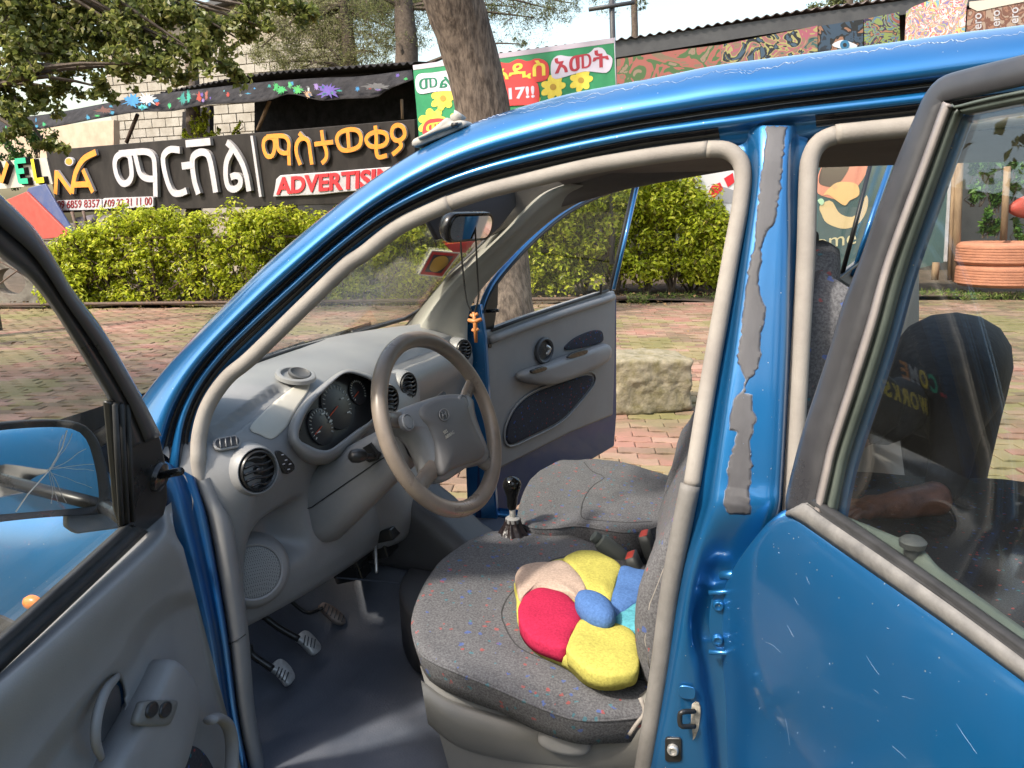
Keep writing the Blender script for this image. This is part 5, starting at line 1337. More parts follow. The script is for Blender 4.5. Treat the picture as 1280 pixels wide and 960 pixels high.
def pedal(name, pts, arm, Yp, tilt, ridges=0):
    c = U(*pb(*pts[0]), Y=Yp); pl_ = (tuple(c), tilt)
    P = catc([U(*pb(*q), pl=pl_) for q in pts], 28)
    o = pad(name, P, tilt, [(.92, -.012), (1, -.008), (1, .0), (.94, .003)], M['pedal'] if not ridges else mat('worn_pedal_rubber', (.22, .15, .12), .6, col2=(.4, .34, .3), nz=30, metal=.3), car)
    A = [U(*pb(x, y), Y=yy) for x, y, yy in arm]
    tube('pedal_arm', cat(A, 10), .008 if not ridges else .005, M['black'], o, n=8)
    c0_ = sum((V(p) for p in P), V((0, 0, 0)))/len(P)
    a, b = V(P[0]), V(P[14])
    for k in range(4 if not ridges else 6):
        f = .3+.4*k/3 if not ridges else .15+.7*k/5
        m_ = U(*pb(pts[0][0]*(1-f)+pts[len(pts)//2][0]*f, pts[0][1]*(1-f)+pts[len(pts)//2][1]*f), pl=pl_)
        dx = V(tilt).cross((U(*pb(*pts[len(pts)//2]), pl=pl_)-U(*pb(*pts[0]), pl=pl_))).normalized()
        tube('pedal_ridge', [m_+dx*.012+V(tilt).normalized()*.003, m_-dx*.012+V(tilt).normalized()*.003], .0018, M['grey_dark'], o, n=5)
    return o
T_ = (-.75, .12, .65)
pedal('clutch_pedal', [(440, 785), (500, 725), (560, 762), (600, 832), (588, 866), (556, 893), (520, 850), (478, 808)], [(310, 640, .47), (330, 700, .47), (460, 790, .46)], .45, T_)
pedal('brake_pedal', [(608, 592), (660, 545), (712, 578), (766, 652), (722, 698), (680, 660), (640, 620)], [(400, 455, .36), (500, 530, .35), (625, 600, .34)], .34, T_)
pedal('accelerator_pedal', [(756, 392), (790, 370), (880, 425), (922, 488), (900, 506), (850, 486), (800, 440)], [(540, 330, .24), (670, 432, .22), (775, 405, .21)], .2, T_, 1)
hb = MB()
for c, s_ in (((.86, .16, .50), (.12, .16, .10)), ((.80, .10, .47), (.10, .12, .05)), ((.83, .20, .44), (.08, .05, .05)), ((.76, .14, .52), (.07, .07, .03)), ((.90, .05, .46), (.1, .1, .1))):
    hb.box(c, s_, Matrix.Rotation(.3, 3, 'Y'))
o = hb.build('heater_unit', M['black'], car); mod_bevel(o, .004)
for k in range(4): tube('bracket', [V((.74+.03*k, .24-.05*k, .46+.01*k)), V((.80+.02*k, .12-.02*k, .53))], .004, M['grey_dark'] if k % 2 else M['chrome'], o, n=5)
tube('wire', cat([U(402, 705, Y=.3), U(408, 697, Y=.28), U(406, 712, Y=.27), U(399, 710, Y=.27)], 12), .002, M['chrome'], o, n=5)
# footwell floor
rows = []
for i in range(70):
    x = 1.16-1.55*i/69; r = []
    for j in range(80):
        y = .70-1.40*j/79
        z = .238
        if x > .93: t = x-.93; z += .7*t+2.*t*t
        tun = math.exp(-(abs(y)/.135)**4); z += .155*tun*(1 if x > .1 else .8)
        z += .010*noise.noise(V((x*5, y*5, 2)))+.004*noise.noise(V((x*17, y*13, 2)))+.012*math.exp(-((x-.52-.2*(y-.3))/.05)**2)*math.exp(-((y-.28)/.12)**2)
        r.append(V((x, y, z)))
    rows.append(r)
flr = loft('floor_mat', rows, M['mat_floor'], car)
tube('mat_seam', cat([U(420, 722, Y=.28)*1, U(455, 725, Y=.22), U(500, 730, Y=.15), U(512, 742, Y=.13)], 16), .002, M['mat_floor'], flr, n=6)
shell = []
for i in range(30):
    x = 1.15-2.4*i/29; shell.append([V((x, .70, .26)), V((x, .70, .20)), V((x, 0, .20)), V((x, -.70, .20)), V((x, -.70, .26))])
loft('floor_pan', shell, PT, car)
mesh('bulkhead', [(1.17, .68, .2), (1.17, -.68, .2), (1.17, -.66, .93), (1.17, .66, .93)], [(0, 1, 2, 3)], M['black'], car)
mb = MB(); mb.box((-.1, .695, .20), (2.0, .05, .10)); mod_bevel(mb.build('sill', PT, car), .01, 3)
mb = MB(); mb.box((-.1, -.695, .20), (2.0, .05, .10)); mod_bevel(mb.build('sill', PT, car), .01, 3)
# centre console, gear lever, handbrake
cr_rows = ringrows([((.80, 0, .50), (-1, 0, -.5), .20, .24, .04), ((.70, 0, .47), (-1, 0, -.6), .20, .20, .05), ((.60, 0, .42), (-1, 0, -.5), .19, .12, .05), ((.50, 0, .385), (-1, 0, -.2), .19, .10, .04), ((.30, 0, .37), (-1, 0, 0), .17, .09, .035), ((.0, 0, .37), (-1, 0, 0), .15, .09, .035), ((-.1, 0, .36), (-1, 0, 0), .10, .05, .02)])
con = fixn(loft('centre_console', cr_rows, M['grey_dark'], car, closed=True)); mod_sub(con)
cpz = .40
hsg = pad('cup_holder_housing', [U(u, v, Z=cpz) for u, v in catc([(499, 742), (503, 722), (520, 704), (546, 691), (582, 683), (622, 682), (640, 700), (600, 730), (570, 752), (540, 772), (514, 770)], 60)], (0, 0, 1), [(.99, -.14), (1., -.05), (1, -.008), (.985, .0), (.94, .004), (.80, .004), (.5, .002)], M['grey_dark'], con)
cpc = U(557, 702, Z=cpz)+V((0, 0, .005))
cp = lathe('cup_holder', [(.047, -.004), (.046, .003), (.041, .005), (.037, .002), (.035, -.004), (.002, -.005)], cpc, (0, 0, 1), M['black'], hsg, n=28)
for k in range(3): lathe('coin', [(.010, 0), (.010, .002), (.001, .002)], cpc+V((.012-.012*k, .008*k, .001+.002*k)), (-.2, .2+.2*k, 1), M['chrome'], hsg, n=14)

gb_ = U(640, 690, Y=.0); kn = U(640, 612, Y=.0)
gc = U(641, 655, Y=0.)
tube('gear_lever', [gb_, gc, kn], .008, M['chrome'], car, n=10)
bt = lathe('gear_gaiter', [(.052, -.052), (.046, -.040), (.040, -.03), (.031, -.016), (.023, -.004), (.018, .008), (.017, .016)], gc, (kn-gb_), mat('gaiter_leather', (.016, .010, .010), .35, bump=.6, bz=60), car, n=40)
for v_ in bt.data.vertices:
    d = v_.co-gc; a = math.atan2(d.y, d.x); v_.co += V((math.cos(a), math.sin(a), 0))*.0035*math.sin(a*9+d.z*60)
lathe('gear_collar', [(.016, -.006), (.019, -.004), (.019, .006), (.014, .01)], gc+V((0, 0, .01)), kn-gb_, M['grey_trim'], car, n=24)
lathe('gear_knob', [(.010, -.052), (.013, -.045), (.0145, -.02), (.019, -.006), (.0235, .008), (.0235, .018), (.019, .028), (.010, .034), (.001, .036)], kn, kn-gb_, mat('gloss_black', (.008, .008, .008), .08), car, n=32)
ha, hb_ = U(741, 669, Y=.03), U(800, 716, Y=.0)
hbr = lathe('handbrake', [(.007, 0), (.014, .002), (.015, .014), (.012, .018), (.019, .022), (.022, .035), (.022, .11), (.016, .14), (.010, .155), (.010, .22)], ha, hb_-ha, mat('handbrake_grip', (.10, .115, .105), .5, bump=.3, bz=200), car, n=24)
for (u, v, y, L_) in ((803, 661, -.05, (823, 720)), (785, 688, .045, (812, 745))):
    a, b = U(u, v, Y=y), U(*L_, Y=y); d = (b-a).normalized(); s_ = V((0, 1, 0)); s_ = (s_-d*s_.dot(d)).normalized(); t_ = d.cross(s_)
    bk = pad('belt_buckle', [a+s_*x+t_*y2+d*.012 for x, y2 in rrect(.050, .028, .007, 4)], d, [(1, 0), (1.02, .02), (1, .055), (.7, .075), (.5, .1)], mat('buckle_plastic', (.06, .065, .065), .45), car, center=a+d*.012)
    plate('buckle_button', [a+d*.011+s_*x+t_*y2 for x, y2 in rrect(.042, .020, .004, 3)], .008, M['red_plastic'], bk, n=-d, bev=.001)
# ---------- seats ----------
def cushion(name, pts, z, top_lift, skirt, parent, m=M['fabric'], cen=None, zt=0.):
    P = [U(u, v, Z=z) for u, v in catc(pts, 120)]
    c = sum(P, V((0, 0, 0)))/len(P)
    for p in P: p.z += zt*(p.x-c.x)
    rings = [(.90, -skirt), (.97, -skirt*.9), (.985, -skirt*.5), (1., -.012), (1.004, 0), (.995, .006), (.97, .010), (.92, top_lift*.8), (.84, top_lift*.9), (.75, top_lift), (.66, top_lift), (.56, top_lift*.8), (.48, top_lift*.75), (.38, top_lift*.9), (.28, top_lift*.9), (.18, top_lift*.8), (.08, top_lift*.8)]
    return pad(name, P, (0, 0, 1), rings, m, parent, center=c, wave=lambda p: .005*noise.noise(p*7)+.0035*noise.noise(p*17)+.0015*noise.noise(p*40)), P, c
seatO = [(517, 806), (519, 780), (535, 742), (560, 712), (600, 684), (650, 672), (712, 674), (770, 690), (830, 715), (880, 760), (880, 830), (850, 868), (803, 884), (730, 894), (680, 885), (618, 864), (560, 846), (528, 832)]
ds_, P, c = cushion('driver_seat_cushion', seatO, .458, .014, .062, car, zt=.10)
ds_.name = 'seat_cushion'
tube('seat_piping', [p*1.0+V((0, 0, .001)) for p in P], .0028, M['fabric'], ds_, n=6, closed=True)
gr_ = cat([(850, 862), (760, 840), (700, 830), (650, 810), (630, 780), (628, 760), (645, 735), (690, 700), (760, 690)], 50)
bpy.context.view_layer.update()
def seam_on(o, pts, r, m, nm='seam', lift=-.001, parent=None):
    Q = [on_mesh(o, u, v, lift) for u, v in pts]; Q = [q for q in Q if q is not None]
    if len(Q) > 3: tube(nm, Q, r, m, parent or o, n=6)
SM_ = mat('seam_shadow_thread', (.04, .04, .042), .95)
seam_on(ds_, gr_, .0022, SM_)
# seat base
def strip(name, top, bot, Ys, m, parent, n=60, ts=(0, .12, .5, .9, 1)):
    a, b = cat(top, n), cat(bot, n); rows = []
    for t, y in zip(ts, Ys): rows.append([U(p[0]+(q[0]-p[0])*t, p[1]+(q[1]-p[1])*t, Y=y) for p, q in zip(a, b)])
    return loft(name, rows, m, parent)
M['seat_plastic'] = mat('seat_base_plastic', (.155, .152, .142), .5, col2=(.19, .185, .17), nz=4, bump=.2, bz=350)
bs = strip('seat_base', [(525, 832), (560, 852), (618, 870), (672, 886), (716, 892), (752, 890), (790, 874), (822, 855), (860, 845)], [(575, 1010), (610, 1010), (660, 1010), (700, 1010), (735, 1010), (770, 1010), (810, 1010), (840, 1010), (870, 1010)], (.545, .572, .578, .585, .58), M['seat_plastic'], car, ts=(0, .1, .4, .8, 1))
strip('seat_base_lip', [(526, 850), (562, 874), (620, 892), (672, 905), (716, 911), (756, 908), (795, 890), (822, 872)], [(535, 905), (572, 935), (630, 952), (680, 958), (720, 960), (762, 962), (806, 962), (825, 962)], (.574, .590, .592, .590, .576), M['seat_plastic'], car, ts=(0, .12, .5, .9, 1))
c = U(707, 922, Y=.600)
lv = pad('seat_lever', [U(u, v, Y=.592) for u, v in catc([(676, 912), (690, 908), (725, 914), (739, 922), (738, 934), (720, 938), (690, 932), (675, 922)], 36)], (0, 1, 0), [(1, -.01), (1, .008), (.96, .016), (.85, .020), (.5, .022)], M['grey_trim'], car)
# belt anchor strap
tube('belt_strap', cat([U(800, 872, Y=.61), U(806, 890, Y=.62), U(796, 905, Y=.625), U(787, 918, Y=.625)], 10), .004, M['seal'], car, n=6)
def backrest(name, front, Y0, Y1, thick, m, head=True):
    """front = pixel points of the near front edge, at plane Y0"""
    F = [U(u, v, Y=Y0) for u, v in front]
    F = [V(p) for p in cat(F, 24)]
    B = []
    for i, p in enumerate(F):
        t = (F[min(i+1, 23)]-F[max(i-1, 0)]).normalized(); n = V((t.z, 0, -t.x)); n = n if n.x < 0 else -n
        B.append(p+n*thick)
    out = F+B[::-1]
    c = sum(out, V((0, 0, 0)))/len(out); sgn = 1 if Y1 < Y0 else -1
    rows = []
    Wd = abs(Y1-Y0)
    for f, s in ((0, .0), (0, .6), (.01, .82), (.035, .95), (.08, 1.0), (.2, .985), (.3, .95), (.5, .93), (.7, .95), (.8, .985), (.92, 1.0), (.965, .95), (.99, .82), (1, .6), (1, 0)):
        r = []
        for p in out:
            q = c+(p-c)*s
            if s > .9:
                q = p+(c-p)*(1-s)*.9
            q = V((q.x, Y0+(Y1-Y0)*f, q.z)); r.append(q)
        rows.append(r)
    return fixn(loft(name, rows, m, car, closed=True))
db = backrest('seat_backrest', [(812, 884), (797, 850), (790, 801), (794, 751), (811, 707), (843, 647), (880, 570), (930, 480), (985, 400), (1030, 340)], .56, .10, .13, M['fabric'])
seam_on(db, [(826, 868), (812, 835), (806, 800), (812, 755), (828, 715), (848, 675)], .0016, M['seal'])
hd = [V((-.245, .33, 1.155))]
def headrest(x, y, z, nm='headrest'):
    P = [V((x, y+a, z+b)) for a, b in rrect(.25, .17, .06, 6)]
    return pad(nm, P, V((-1, 0, .25)), [(.8, -.05), (.96, -.035), (1, 0), (.96, .035), (.8, .05)], M['fabric'], car)
headrest(-.175, .33, 1.15); headrest(-.20, -.33, 1.155)
tube('headrest_post', [V((-.19, .28, 1.0)), V((-.2, .28, 1.12))], .006, M['chrome'], car); tube('headrest_post', [V((-.19, .38, 1.0)), V((-.2, .38, 1.12))], .006, M['chrome'], car)
cz = lambda x, y: (600+x/4.923, 520+y/4.923)
seatP = [cz(*q) for q in [(236, 615), (262, 500), (300, 420), (350, 362), (420, 318), (500, 290), (620, 278), (740, 278), (850, 290), (1000, 325), (1150, 375), (1250, 430), (1260, 560), (1180, 640), (1060, 690), (950, 715), (870, 715), (760, 700), (600, 678), (450, 692), (330, 690), (260, 660)]]
pc, P, c = cushion('seat_cushion', seatP, .497, .012, .085, car)
tube('seat_piping', P, .0028, M['fabric'], pc, n=6, closed=True)
bpy.context.view_layer.update()
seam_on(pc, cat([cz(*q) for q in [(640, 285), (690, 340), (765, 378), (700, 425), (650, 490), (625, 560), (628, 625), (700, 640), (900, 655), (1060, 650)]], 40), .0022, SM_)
strip('seat_base', [(655, 652), (700, 668), (760, 670), (820, 680)], [(665, 760), (700, 770), (760, 780), (820, 790)], (-.13, -.12, -.12, -.12, -.12), M['grey_dark'], car)
backrest('seat_backrest', [(800, 690), (822, 648), (834, 600), (850, 577), (868, 535), (905, 450), (950, 350), (975, 290)], -.13, -.58, .12, M['fabric'])
# rear bench
def slab(name, pts, z0, z1, m, parent, bulge=.02, n=8):
    P = [V((x, y, z0)) for x, y in catc(pts, 70)]
    return pad(name, P, (0, 0, 1), [(.97, 0), (1, .02), (1, z1-z0-.02), (.985, z1-z0-.004), (.93, z1-z0+bulge*.6), (.7, z1-z0+bulge), (.3, z1-z0+bulge)], m, parent)
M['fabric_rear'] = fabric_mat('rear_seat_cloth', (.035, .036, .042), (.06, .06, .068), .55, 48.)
slab('rear_seat_cushion', [(-.36, .60), (-.33, .3), (-.33, 0), (-.33, -.3), (-.36, -.60), (-.6, -.62), (-.92, -.6), (-.95, 0), (-.92, .6), (-.6, .62)], .34, .515, M['fabric_rear'], car)
rb = pad('rear_backrest', [V((-.97+z*-.22, y, .45+z)) for y, z in rrect(1.22, .52, .08, 6)] and [V((-.95-(z+.26)*.25, y, .74+z)) for y, z in rrect(1.22, .52, .08, 6)], V((1, 0, .25)), [(.95, -.06), (1, -.03), (1, .02), (.97, .04), (.85, .05)], M['fabric_rear'], car)
# rear structure: far rear door, rear quarter
q3 = lambda x, y: (980+x/4.267, 150+y/4.267)
RD = ((-.36, -.80, 1), (-.45, -.9, 0)); RDn = V((-.87, .49, 0)).normalized(); RDp = ((-.40, -.85, .9), tuple(RDn))
def Rd(u, v, k=0.): return U(u, v, pl=(tuple(V(RDp[0])+RDn*k), RDp[1]))
rrd = plate('rear_passenger_door', [Rd(u, v) for u, v in [(1010, 372), (1028, 362), (1070, 332), (1112, 300), (1150, 275), (1150, 620), (1010, 640)]], .03, M['grey_trim'], car, n=RDn, bev=.01)
tube('window_post', [Rd(1052, 345, .005), Rd(1072, 270, .005), Rd(1092, 190, .005)], .007, M['black'], rrd, n=8)
tube('window_channel', [Rd(1030, 362, .01), Rd(1048, 348, .01), Rd(1110, 300, .01)], .006, M['black'], rrd, n=8)
tube('window_frame', [Rd(1066, 345, .005), Rd(1092, 265, .005), Rd(1122, 180, .005)], .009, PT, rrd, n=8)
plate('door_glass', [Rd(u, v, -.01) for u, v in [(1015, 372), (1030, 185), (1122, 180), (1066, 345), (1050, 350)]], .003, M['glass_clear'], rrd, n=RDn)
tube('door_handle', cat([Rd(1028, 400, .012), Rd(1035, 396, .02), Rd(1052, 392, .02), Rd(1066, 384, .015)], 12), .006, M['chrome'], rrd, n=8)
plate('handle_recess', [Rd(u, v, .002) for u, v in catc([(1028, 408), (1034, 398), (1064, 392), (1064, 404), (1045, 412)], 20)], .004, M['grey_dark'], rrd, n=RDn)
# tail: side and back body so the shell is closed
rows = []
for x in (-1.05, -1.2, -1.35, -1.45):
    rows.append([V((x, s*yy, z)) for s, yy, z in ((1, .66, .3), (1, .70, .9), (1, .57, 1.36), (1, .3, 1.50), (-1, .3, 1.50), (-1, .57, 1.36), (-1, .70, .9), (-1, .66, .3))])
loft('tail_body', rows, PT, car, smooth=False)
mesh('tailgate_inner', [(-1.44, .64, .3), (-1.44, -.64, .3), (-1.44, -.68, .95), (-1.44, .68, .95)], [(0, 1, 2, 3)], M['grey_dark'], car)
tube('far_centre_pillar', [V((-.15, -.69, .3)), V((-.15, -.68, .92)), V((-.17, -.57, 1.38))], .045, PT, car, n=12)
tube('rear_pillar', [V((-.95, -.70, .9)), V((-1.0, -.58, 1.38))], .05, PT, car, n=10)
# ---------- passenger door (open, far side) ----------
PDn = V((-.935, .354, 0)).normalized(); PD0 = V((.742, -.72, .9))
def Pd(u, v, k=0.): return U(u, v, pl=(tuple(PD0+PDn*k), tuple(PDn)))
pdr = plate('front_passenger_door', [Pd(u, v) for u, v in [(599, 413), (617, 412), (654, 398), (708, 380), (752, 366), (769, 363), (770, 380), (769, 455), (767, 519), (714, 541), (626, 586), (612, 575), (604, 500)]], .045, M['grey_trim'], car, n=PDn, bev=.010, seg=4)
plate('door_skin', [Pd(u, v, -.012) for u, v in [(597, 420), (771, 370), (771, 520), (768, 558), (736, 577), (626, 646), (600, 650), (598, 500)]], .05, M['paint_shaded'], pdr, n=PDn, bev=.006)
tube('trim_roll', cat([Pd(612, 425, .002), Pd(654, 409, .006), Pd(708, 390, .006), Pd(766, 371, .004)], 20), .016, M['grey_trim'], pdr, n=12)
cw = lambda x, y: (520+x/2.977, 200+y/2.977)
fb = mat('door_trim_shade', (.15, .148, .145), .55, col2=(.18, .175, .17), nz=3, bump=.3, bz=400)
def pdpad(name, pts, k, h, m, n=48, px_=None, rings=None, parent=None):
    P = [Pd(*q, k) for q in catc(pts, n)]
    return pad(name, P, PDn, rings or [(1, -.005), (1, h*.4), (.96, h*.8), (.85, h), (.5, h*1.02)], m, parent or pdr)
pdpad('cloth_insert', [(633, 550), (635, 532), (648, 508), (670, 491), (708, 477), (736, 469), (741, 477), (726, 498), (700, 525), (660, 546), (640, 555)], .003, .004, M['fabric_dark'])
tube('insert_edge', [Pd(*q, .004) for q in catc([(631, 551), (633, 530), (646, 506), (669, 488), (708, 474), (738, 465), (744, 477), (728, 500), (701, 528), (661, 549), (639, 558)], 60)], .004, M['grey_trim'], pdr, n=6, closed=True)
pdpad('cloth_insert', [(706, 437), (715, 425), (735, 415), (750, 413), (754, 421), (751, 428), (730, 434)], .003, .004, M['fabric_dark'])
pdpad('armrest', [(643, 470), (650, 463), (675, 455), (708, 443), (735, 434), (752, 429), (758, 436), (754, 449), (735, 460), (700, 475), (675, 481), (652, 478)], .0, .045, M['grey_trim'])
pdpad('pull_recess', [(709, 447), (716, 441), (733, 437), (733, 442), (718, 447)], .046, .002, M['black'])
pdpad('window_switch', [(664, 463), (680, 458), (683, 462), (667, 467)], .046, .003, M['black'])
c = Pd(680, 438, .004)
lathe('handle_bezel', [(.050, -.004), (.050, .006), (.044, .010), (.038, .006), (.036, -.004), (.001, -.006)], c, PDn, M['grey_dark'], pdr, n=28, sx=1.15)
tube('inner_handle', cat([c+V((0, 0, .018))+PDn*.01, c+PDn*.016+V((-.005, -.015, .004)), c+V((0, 0, -.016))+PDn*.01], 10), .007, M['chrome'], pdr, n=8)
lathe('trim_screw', [(.009, 0), (.009, .003), (.001, .003)], Pd(612, 432, .003), PDn, M['black'], pdr, n=14)
# window frame of that door
fo_ = cat([(599, 414), (601, 388), (612, 360), (632, 333), (661, 302), (700, 268), (745, 243), (796, 226)], 40)
tube('window_frame', [Pd(*q, -.02) for q in fo_], .011, PT, pdr, n=10)
tube('frame_rubber', [Pd(q[0]+3, q[1]+3, -.012) for q in fo_], .007, M['rubber'], pdr, n=8)
tube('window_frame', [Pd(798, 226, -.02), Pd(767, 362, -.02)], .0085, PT, pdr, n=10)
tube('frame_rubber', [Pd(793, 228, -.012), Pd(762, 364, -.012)], .007, M['rubber'], pdr, n=8)
plate('mirror_sail', [Pd(u, v, -.012) for u, v in [(600, 412), (603, 385), (613, 361), (623, 350), (622, 380), (617, 412)]], .012, M['black'], pdr, n=PDn)
tube('mirror_adjuster', [Pd(609, 389, -.01), Pd(623, 388, .03)], .006, M['black'], pdr, n=8)
plate('door_glass', [Pd(u, v, -.022) for u, v in [(615, 414), (620, 355), (661, 304), (700, 270), (745, 245), (794, 228), (763, 366)]], .004, M['glass_clear'], pdr, n=PDn)
tube('glass_seal', [Pd(615, 413, .002), Pd(654, 398, .002), Pd(708, 380, .002), Pd(760, 363, .002)], .006, M['rubber'], pdr, n=8)
lathe('lock_pin', [(.005, -.02), (.005, .012), (.007, .014), (.007, .022), (.001, .024)], Pd(751, 362, .012), (0, 0, 1), M['black'], pdr, n=12)
tube('far_door_seal', cat([U(588, 395, Y=-.66), U(584, 420, Y=-.68), U(592, 480, Y=-.68), U(600, 540, Y=-.68), U(606, 600, Y=-.68)], 24), .016, M['rubber'], car, n=8)
plate('far_hinge_pillar', [U(u, v, Y=-.655) for u, v in [(578, 385), (600, 380), (606, 420), (612, 520), (622, 660), (585, 660), (578, 500), (572, 430)]], .03, PT, car, n=(0, 1, 0), bev=.006)

# ---------- driver door (open, near side, at the left) ----------
DDn = V((-.963, -.271, 0)).normalized(); DD0 = V((.696, .992, .9)); DDu = V((-.963*.97, -.271*.97, -.24)).normalized()
def Dd(u, v, k=0.): return U(u, v, pl=(tuple(DD0+DDn*k), tuple(DDn)))
def Du(u, v, k=0.): return U(u, v, pl=(tuple(DD0+DDu*k), tuple(DDu)))
# trim panel as a relief grid traced on the door plane
top = cat([(-80, 905), (0, 834), (60, 778), (120, 720), (181, 663), (200, 640), (214, 628)], 110)
bot = cat([(-80, 1100), (0, 1100), (80, 1100), (160, 1100), (240, 1100), (290, 1060), (312, 1000)], 110)
redge = cat([(214, 628), (219, 665), (232, 690), (243, 717), (250, 745), (262, 800), (272, 845), (290, 905), (305, 960), (318, 1030)], 60)
def rel(u, v):
    """raised relief of the trim, in metres towards the cabin"""
    h = 0.
    # upper roll
    d = (v-(834-.945*u))/1.375*1.0             # distance below the belt line, px
    h += .030*math.exp(-((d-30)/38)**2)
    # armrest hollow (arc)
    a = catd(arc1, u, v)
    h -= .022*sm((a+6)/26)
    ex, ey = u-135, v-896; q1, q2 = ex*.156-ey*.988, ex*.988+ey*.156      # handle recess, an upright oval
    h -= .030*sm((1-math.hypot(q1/56, q2/20))/.22)
    return h
arc1 = [(20, 985), (60, 930), (110, 868), (148, 826), (168, 790), (185, 768), (214, 748), (240, 741)]
A1_ = cat(arc1, 50)
def catd(_, u, v):
    """signed distance (px) from the arc: positive below/right of it"""
    best = 1e9; sg_ = 1
    for i in range(len(A1_)-1):
        a, b = A1_[i], A1_[i+1]; dx, dy = b[0]-a[0], b[1]-a[1]; t = max(0, min(1, ((u-a[0])*dx+(v-a[1])*dy)/(dx*dx+dy*dy)))
        qx, qy = u-a[0]-dx*t, v-a[1]-dy*t; D_ = math.hypot(qx, qy)
        if D_ < best: best = D_; sg_ = 1 if dx*qy-dy*qx > 0 else -1
    return best*sg_
def sm(t): t = max(0, min(1, t)); return t*t*(3-2*t)
rows = []
NRr = 150
for i in range(NRr):
    f = i/(NRr-1); r = []
    for j in range(110):
        a, b = top[j], bot[j]
        u, v = a[0]+(b[0]-a[0])*f, a[1]+(b[1]-a[1])*f
        # clip to the right edge
        ue = np.interp(v, [q[1] for q in redge], [q[0] for q in redge])
        if u > ue: u = ue
        e = sm((ue-u)/10)
        r.append(Dd(u, v, rel(u, v)*e-.012*(1-e)-.02*(1-sm(f*14))))
    rows.append(r)
ddr = loft('driver_door', rows, M['grey_trim'], car)
def ddpad(name, pts, k, h, m, rings=None, n=60, parent=None):
    P = [Dd(*q, k) for q in catc(pts, n)]
    return pad(name, P, DDn, rings or [(1, -.02), (1, h*.5), (.96, h*.85), (.88, h), (.5, h*1.03)], m, parent or ddr)
c6 = lambda x, y: (x/2.977, 640+y/2.977)
ddpad('armrest', [c6(*q) for q in [(600, 548), (650, 580), (690, 640), (698, 720), (680, 830), (640, 960), (560, 1100), (380, 1100), (380, 960), (430, 860), (480, 770), (520, 700), (560, 620)]], -.010, .024, M['grey_trim'])
sb = ddpad('switch_bezel', [c6(*q) for q in [(540, 705), (640, 700), (655, 715), (635, 775), (610, 795), (520, 795), (505, 780), (520, 730)]], .0145, .004, M['seat_plastic'], rings=[(1.03, -.006), (1.0, .002), (.95, .0035), (.5, .004)])
for xs in ((562, 738), (612, 738)):
    ddpad('window_switch', [c6(xs[0]+a, xs[1]+b) for a, b in ((-8, 30), (-22, 18), (-14, -18), (8, -34), (22, -22), (16, 12))], .0185, .0035, M['black'], n=24, rings=[(1, -.003), (1, .002), (.85, .0035), (.4, .003)])
hr = [c6(*q) for q in [(385, 920), (350, 860), (345, 780), (365, 700), (400, 640), (435, 605), (455, 615), (458, 680), (455, 740), (435, 800), (400, 860)]]
tube('inner_handle', cat([Dd(*c6(438, 612), -.012), Dd(*c6(392, 668), .002), Dd(*c6(362, 760), .006), Dd(*c6(356, 850), .004), Dd(*c6(378, 915), -.008)], 24), [.005+.003*math.sin(math.pi*i/23) for i in range(24)], M['grey_trim'], ddr, n=12, flat=.7, up=DDn)
ddpad('handle_back', [c6(*q) for q in [(385, 905), (372, 850), (372, 770), (395, 690), (432, 640), (446, 700), (440, 770), (420, 840)]], -.030, .003, M['grey_dark'], n=40)
ddpad('door_pocket', [c6(*q) for q in [(620, 990), (650, 890), (690, 868), (740, 885), (780, 940), (800, 1010), (780, 1080), (640, 1080)]], -.022, .006, M['fabric_dark'])
tube('pocket_lip', cat([Dd(*c6(*q), .012) for q in [(782, 775), (810, 765), (845, 790), (862, 850), (862, 940), (850, 1040)]], 24), .012, M['grey_trim'], ddr, n=10, flat=.6)
# belt rubber, sail, frame
def band(name, A, B, f, ks, m, parent, ts=(0, .2, .5, .8, 1), n=60, **k):
    a, b = cat(A, n), cat(B, n); rows = []
    for t, kk in zip(ts, ks): rows.append([f(p[0]+(q[0]-p[0])*t, p[1]+(q[1]-p[1])*t, kk) for p, q in zip(a, b)])
    o = loft(name, rows, m, parent, **k); mod_solid(o, .004, 0); return o
band('belt_rubber', [(-80, 860), (0, 795), (70, 733), (131, 678), (156, 655)], [(-80, 915), (0, 838), (70, 772), (140, 706), (184, 664)], Dd, (.002, .016, .004, .014, .004), M['rubber'], ddr, ts=(0, .18, .38, .6, 1))
sail = plate('mirror_sail', [Du(u, v, .004) for u, v in [(138, 503), (150, 500), (174, 496), (186, 515), (201, 548), (209, 585), (210, 625), (205, 645), (184, 663), (156, 662), (150, 640)]], .01, M['black'], ddr, n=DDu, bev=.003)
for k in range(3): tube('sail_rib', [Du(143+8*k, 505, .006), Du(152+7*k, 655-2*k, .006)], .0035, M['rubber'], sail, n=6)
tube('mirror_adjuster', [Du(198, 596, .004), Du(212, 592, .03), Du(226, 589, .05)], .0055, M['black'], sail, n=8)
lathe('adjuster_cup', [(.022, -.002), (.020, .006), (.014, .008), (.008, .012)], Du(197, 596, .004), DDu, M['black'], sail, n=24)
fo1 = [(-60, 190), (0, 248), (40, 288), (67, 328), (87, 362), (131, 421), (175, 497), (200, 545)]
fi1 = [(-60, 265), (0, 318), (37, 347), (67, 384), (90, 420), (111, 455), (143, 510), (160, 560)]
band('window_frame', fo1, fi1, Du, (-.012, .002, .010, .010, -.002, .004, .004, -.008), M['frame_black'], ddr, ts=(0, .06, .2, .42, .48, .55, .85, 1), n=80)
band('frame_paint', [(q[0]+1, q[1]-1) for q in fo1[:-1]], [(q[0]-4, q[1]+3) for q in fo1[:-1]], Du, (-.02, -.006, .0, -.004, -.01), PT, ddr)
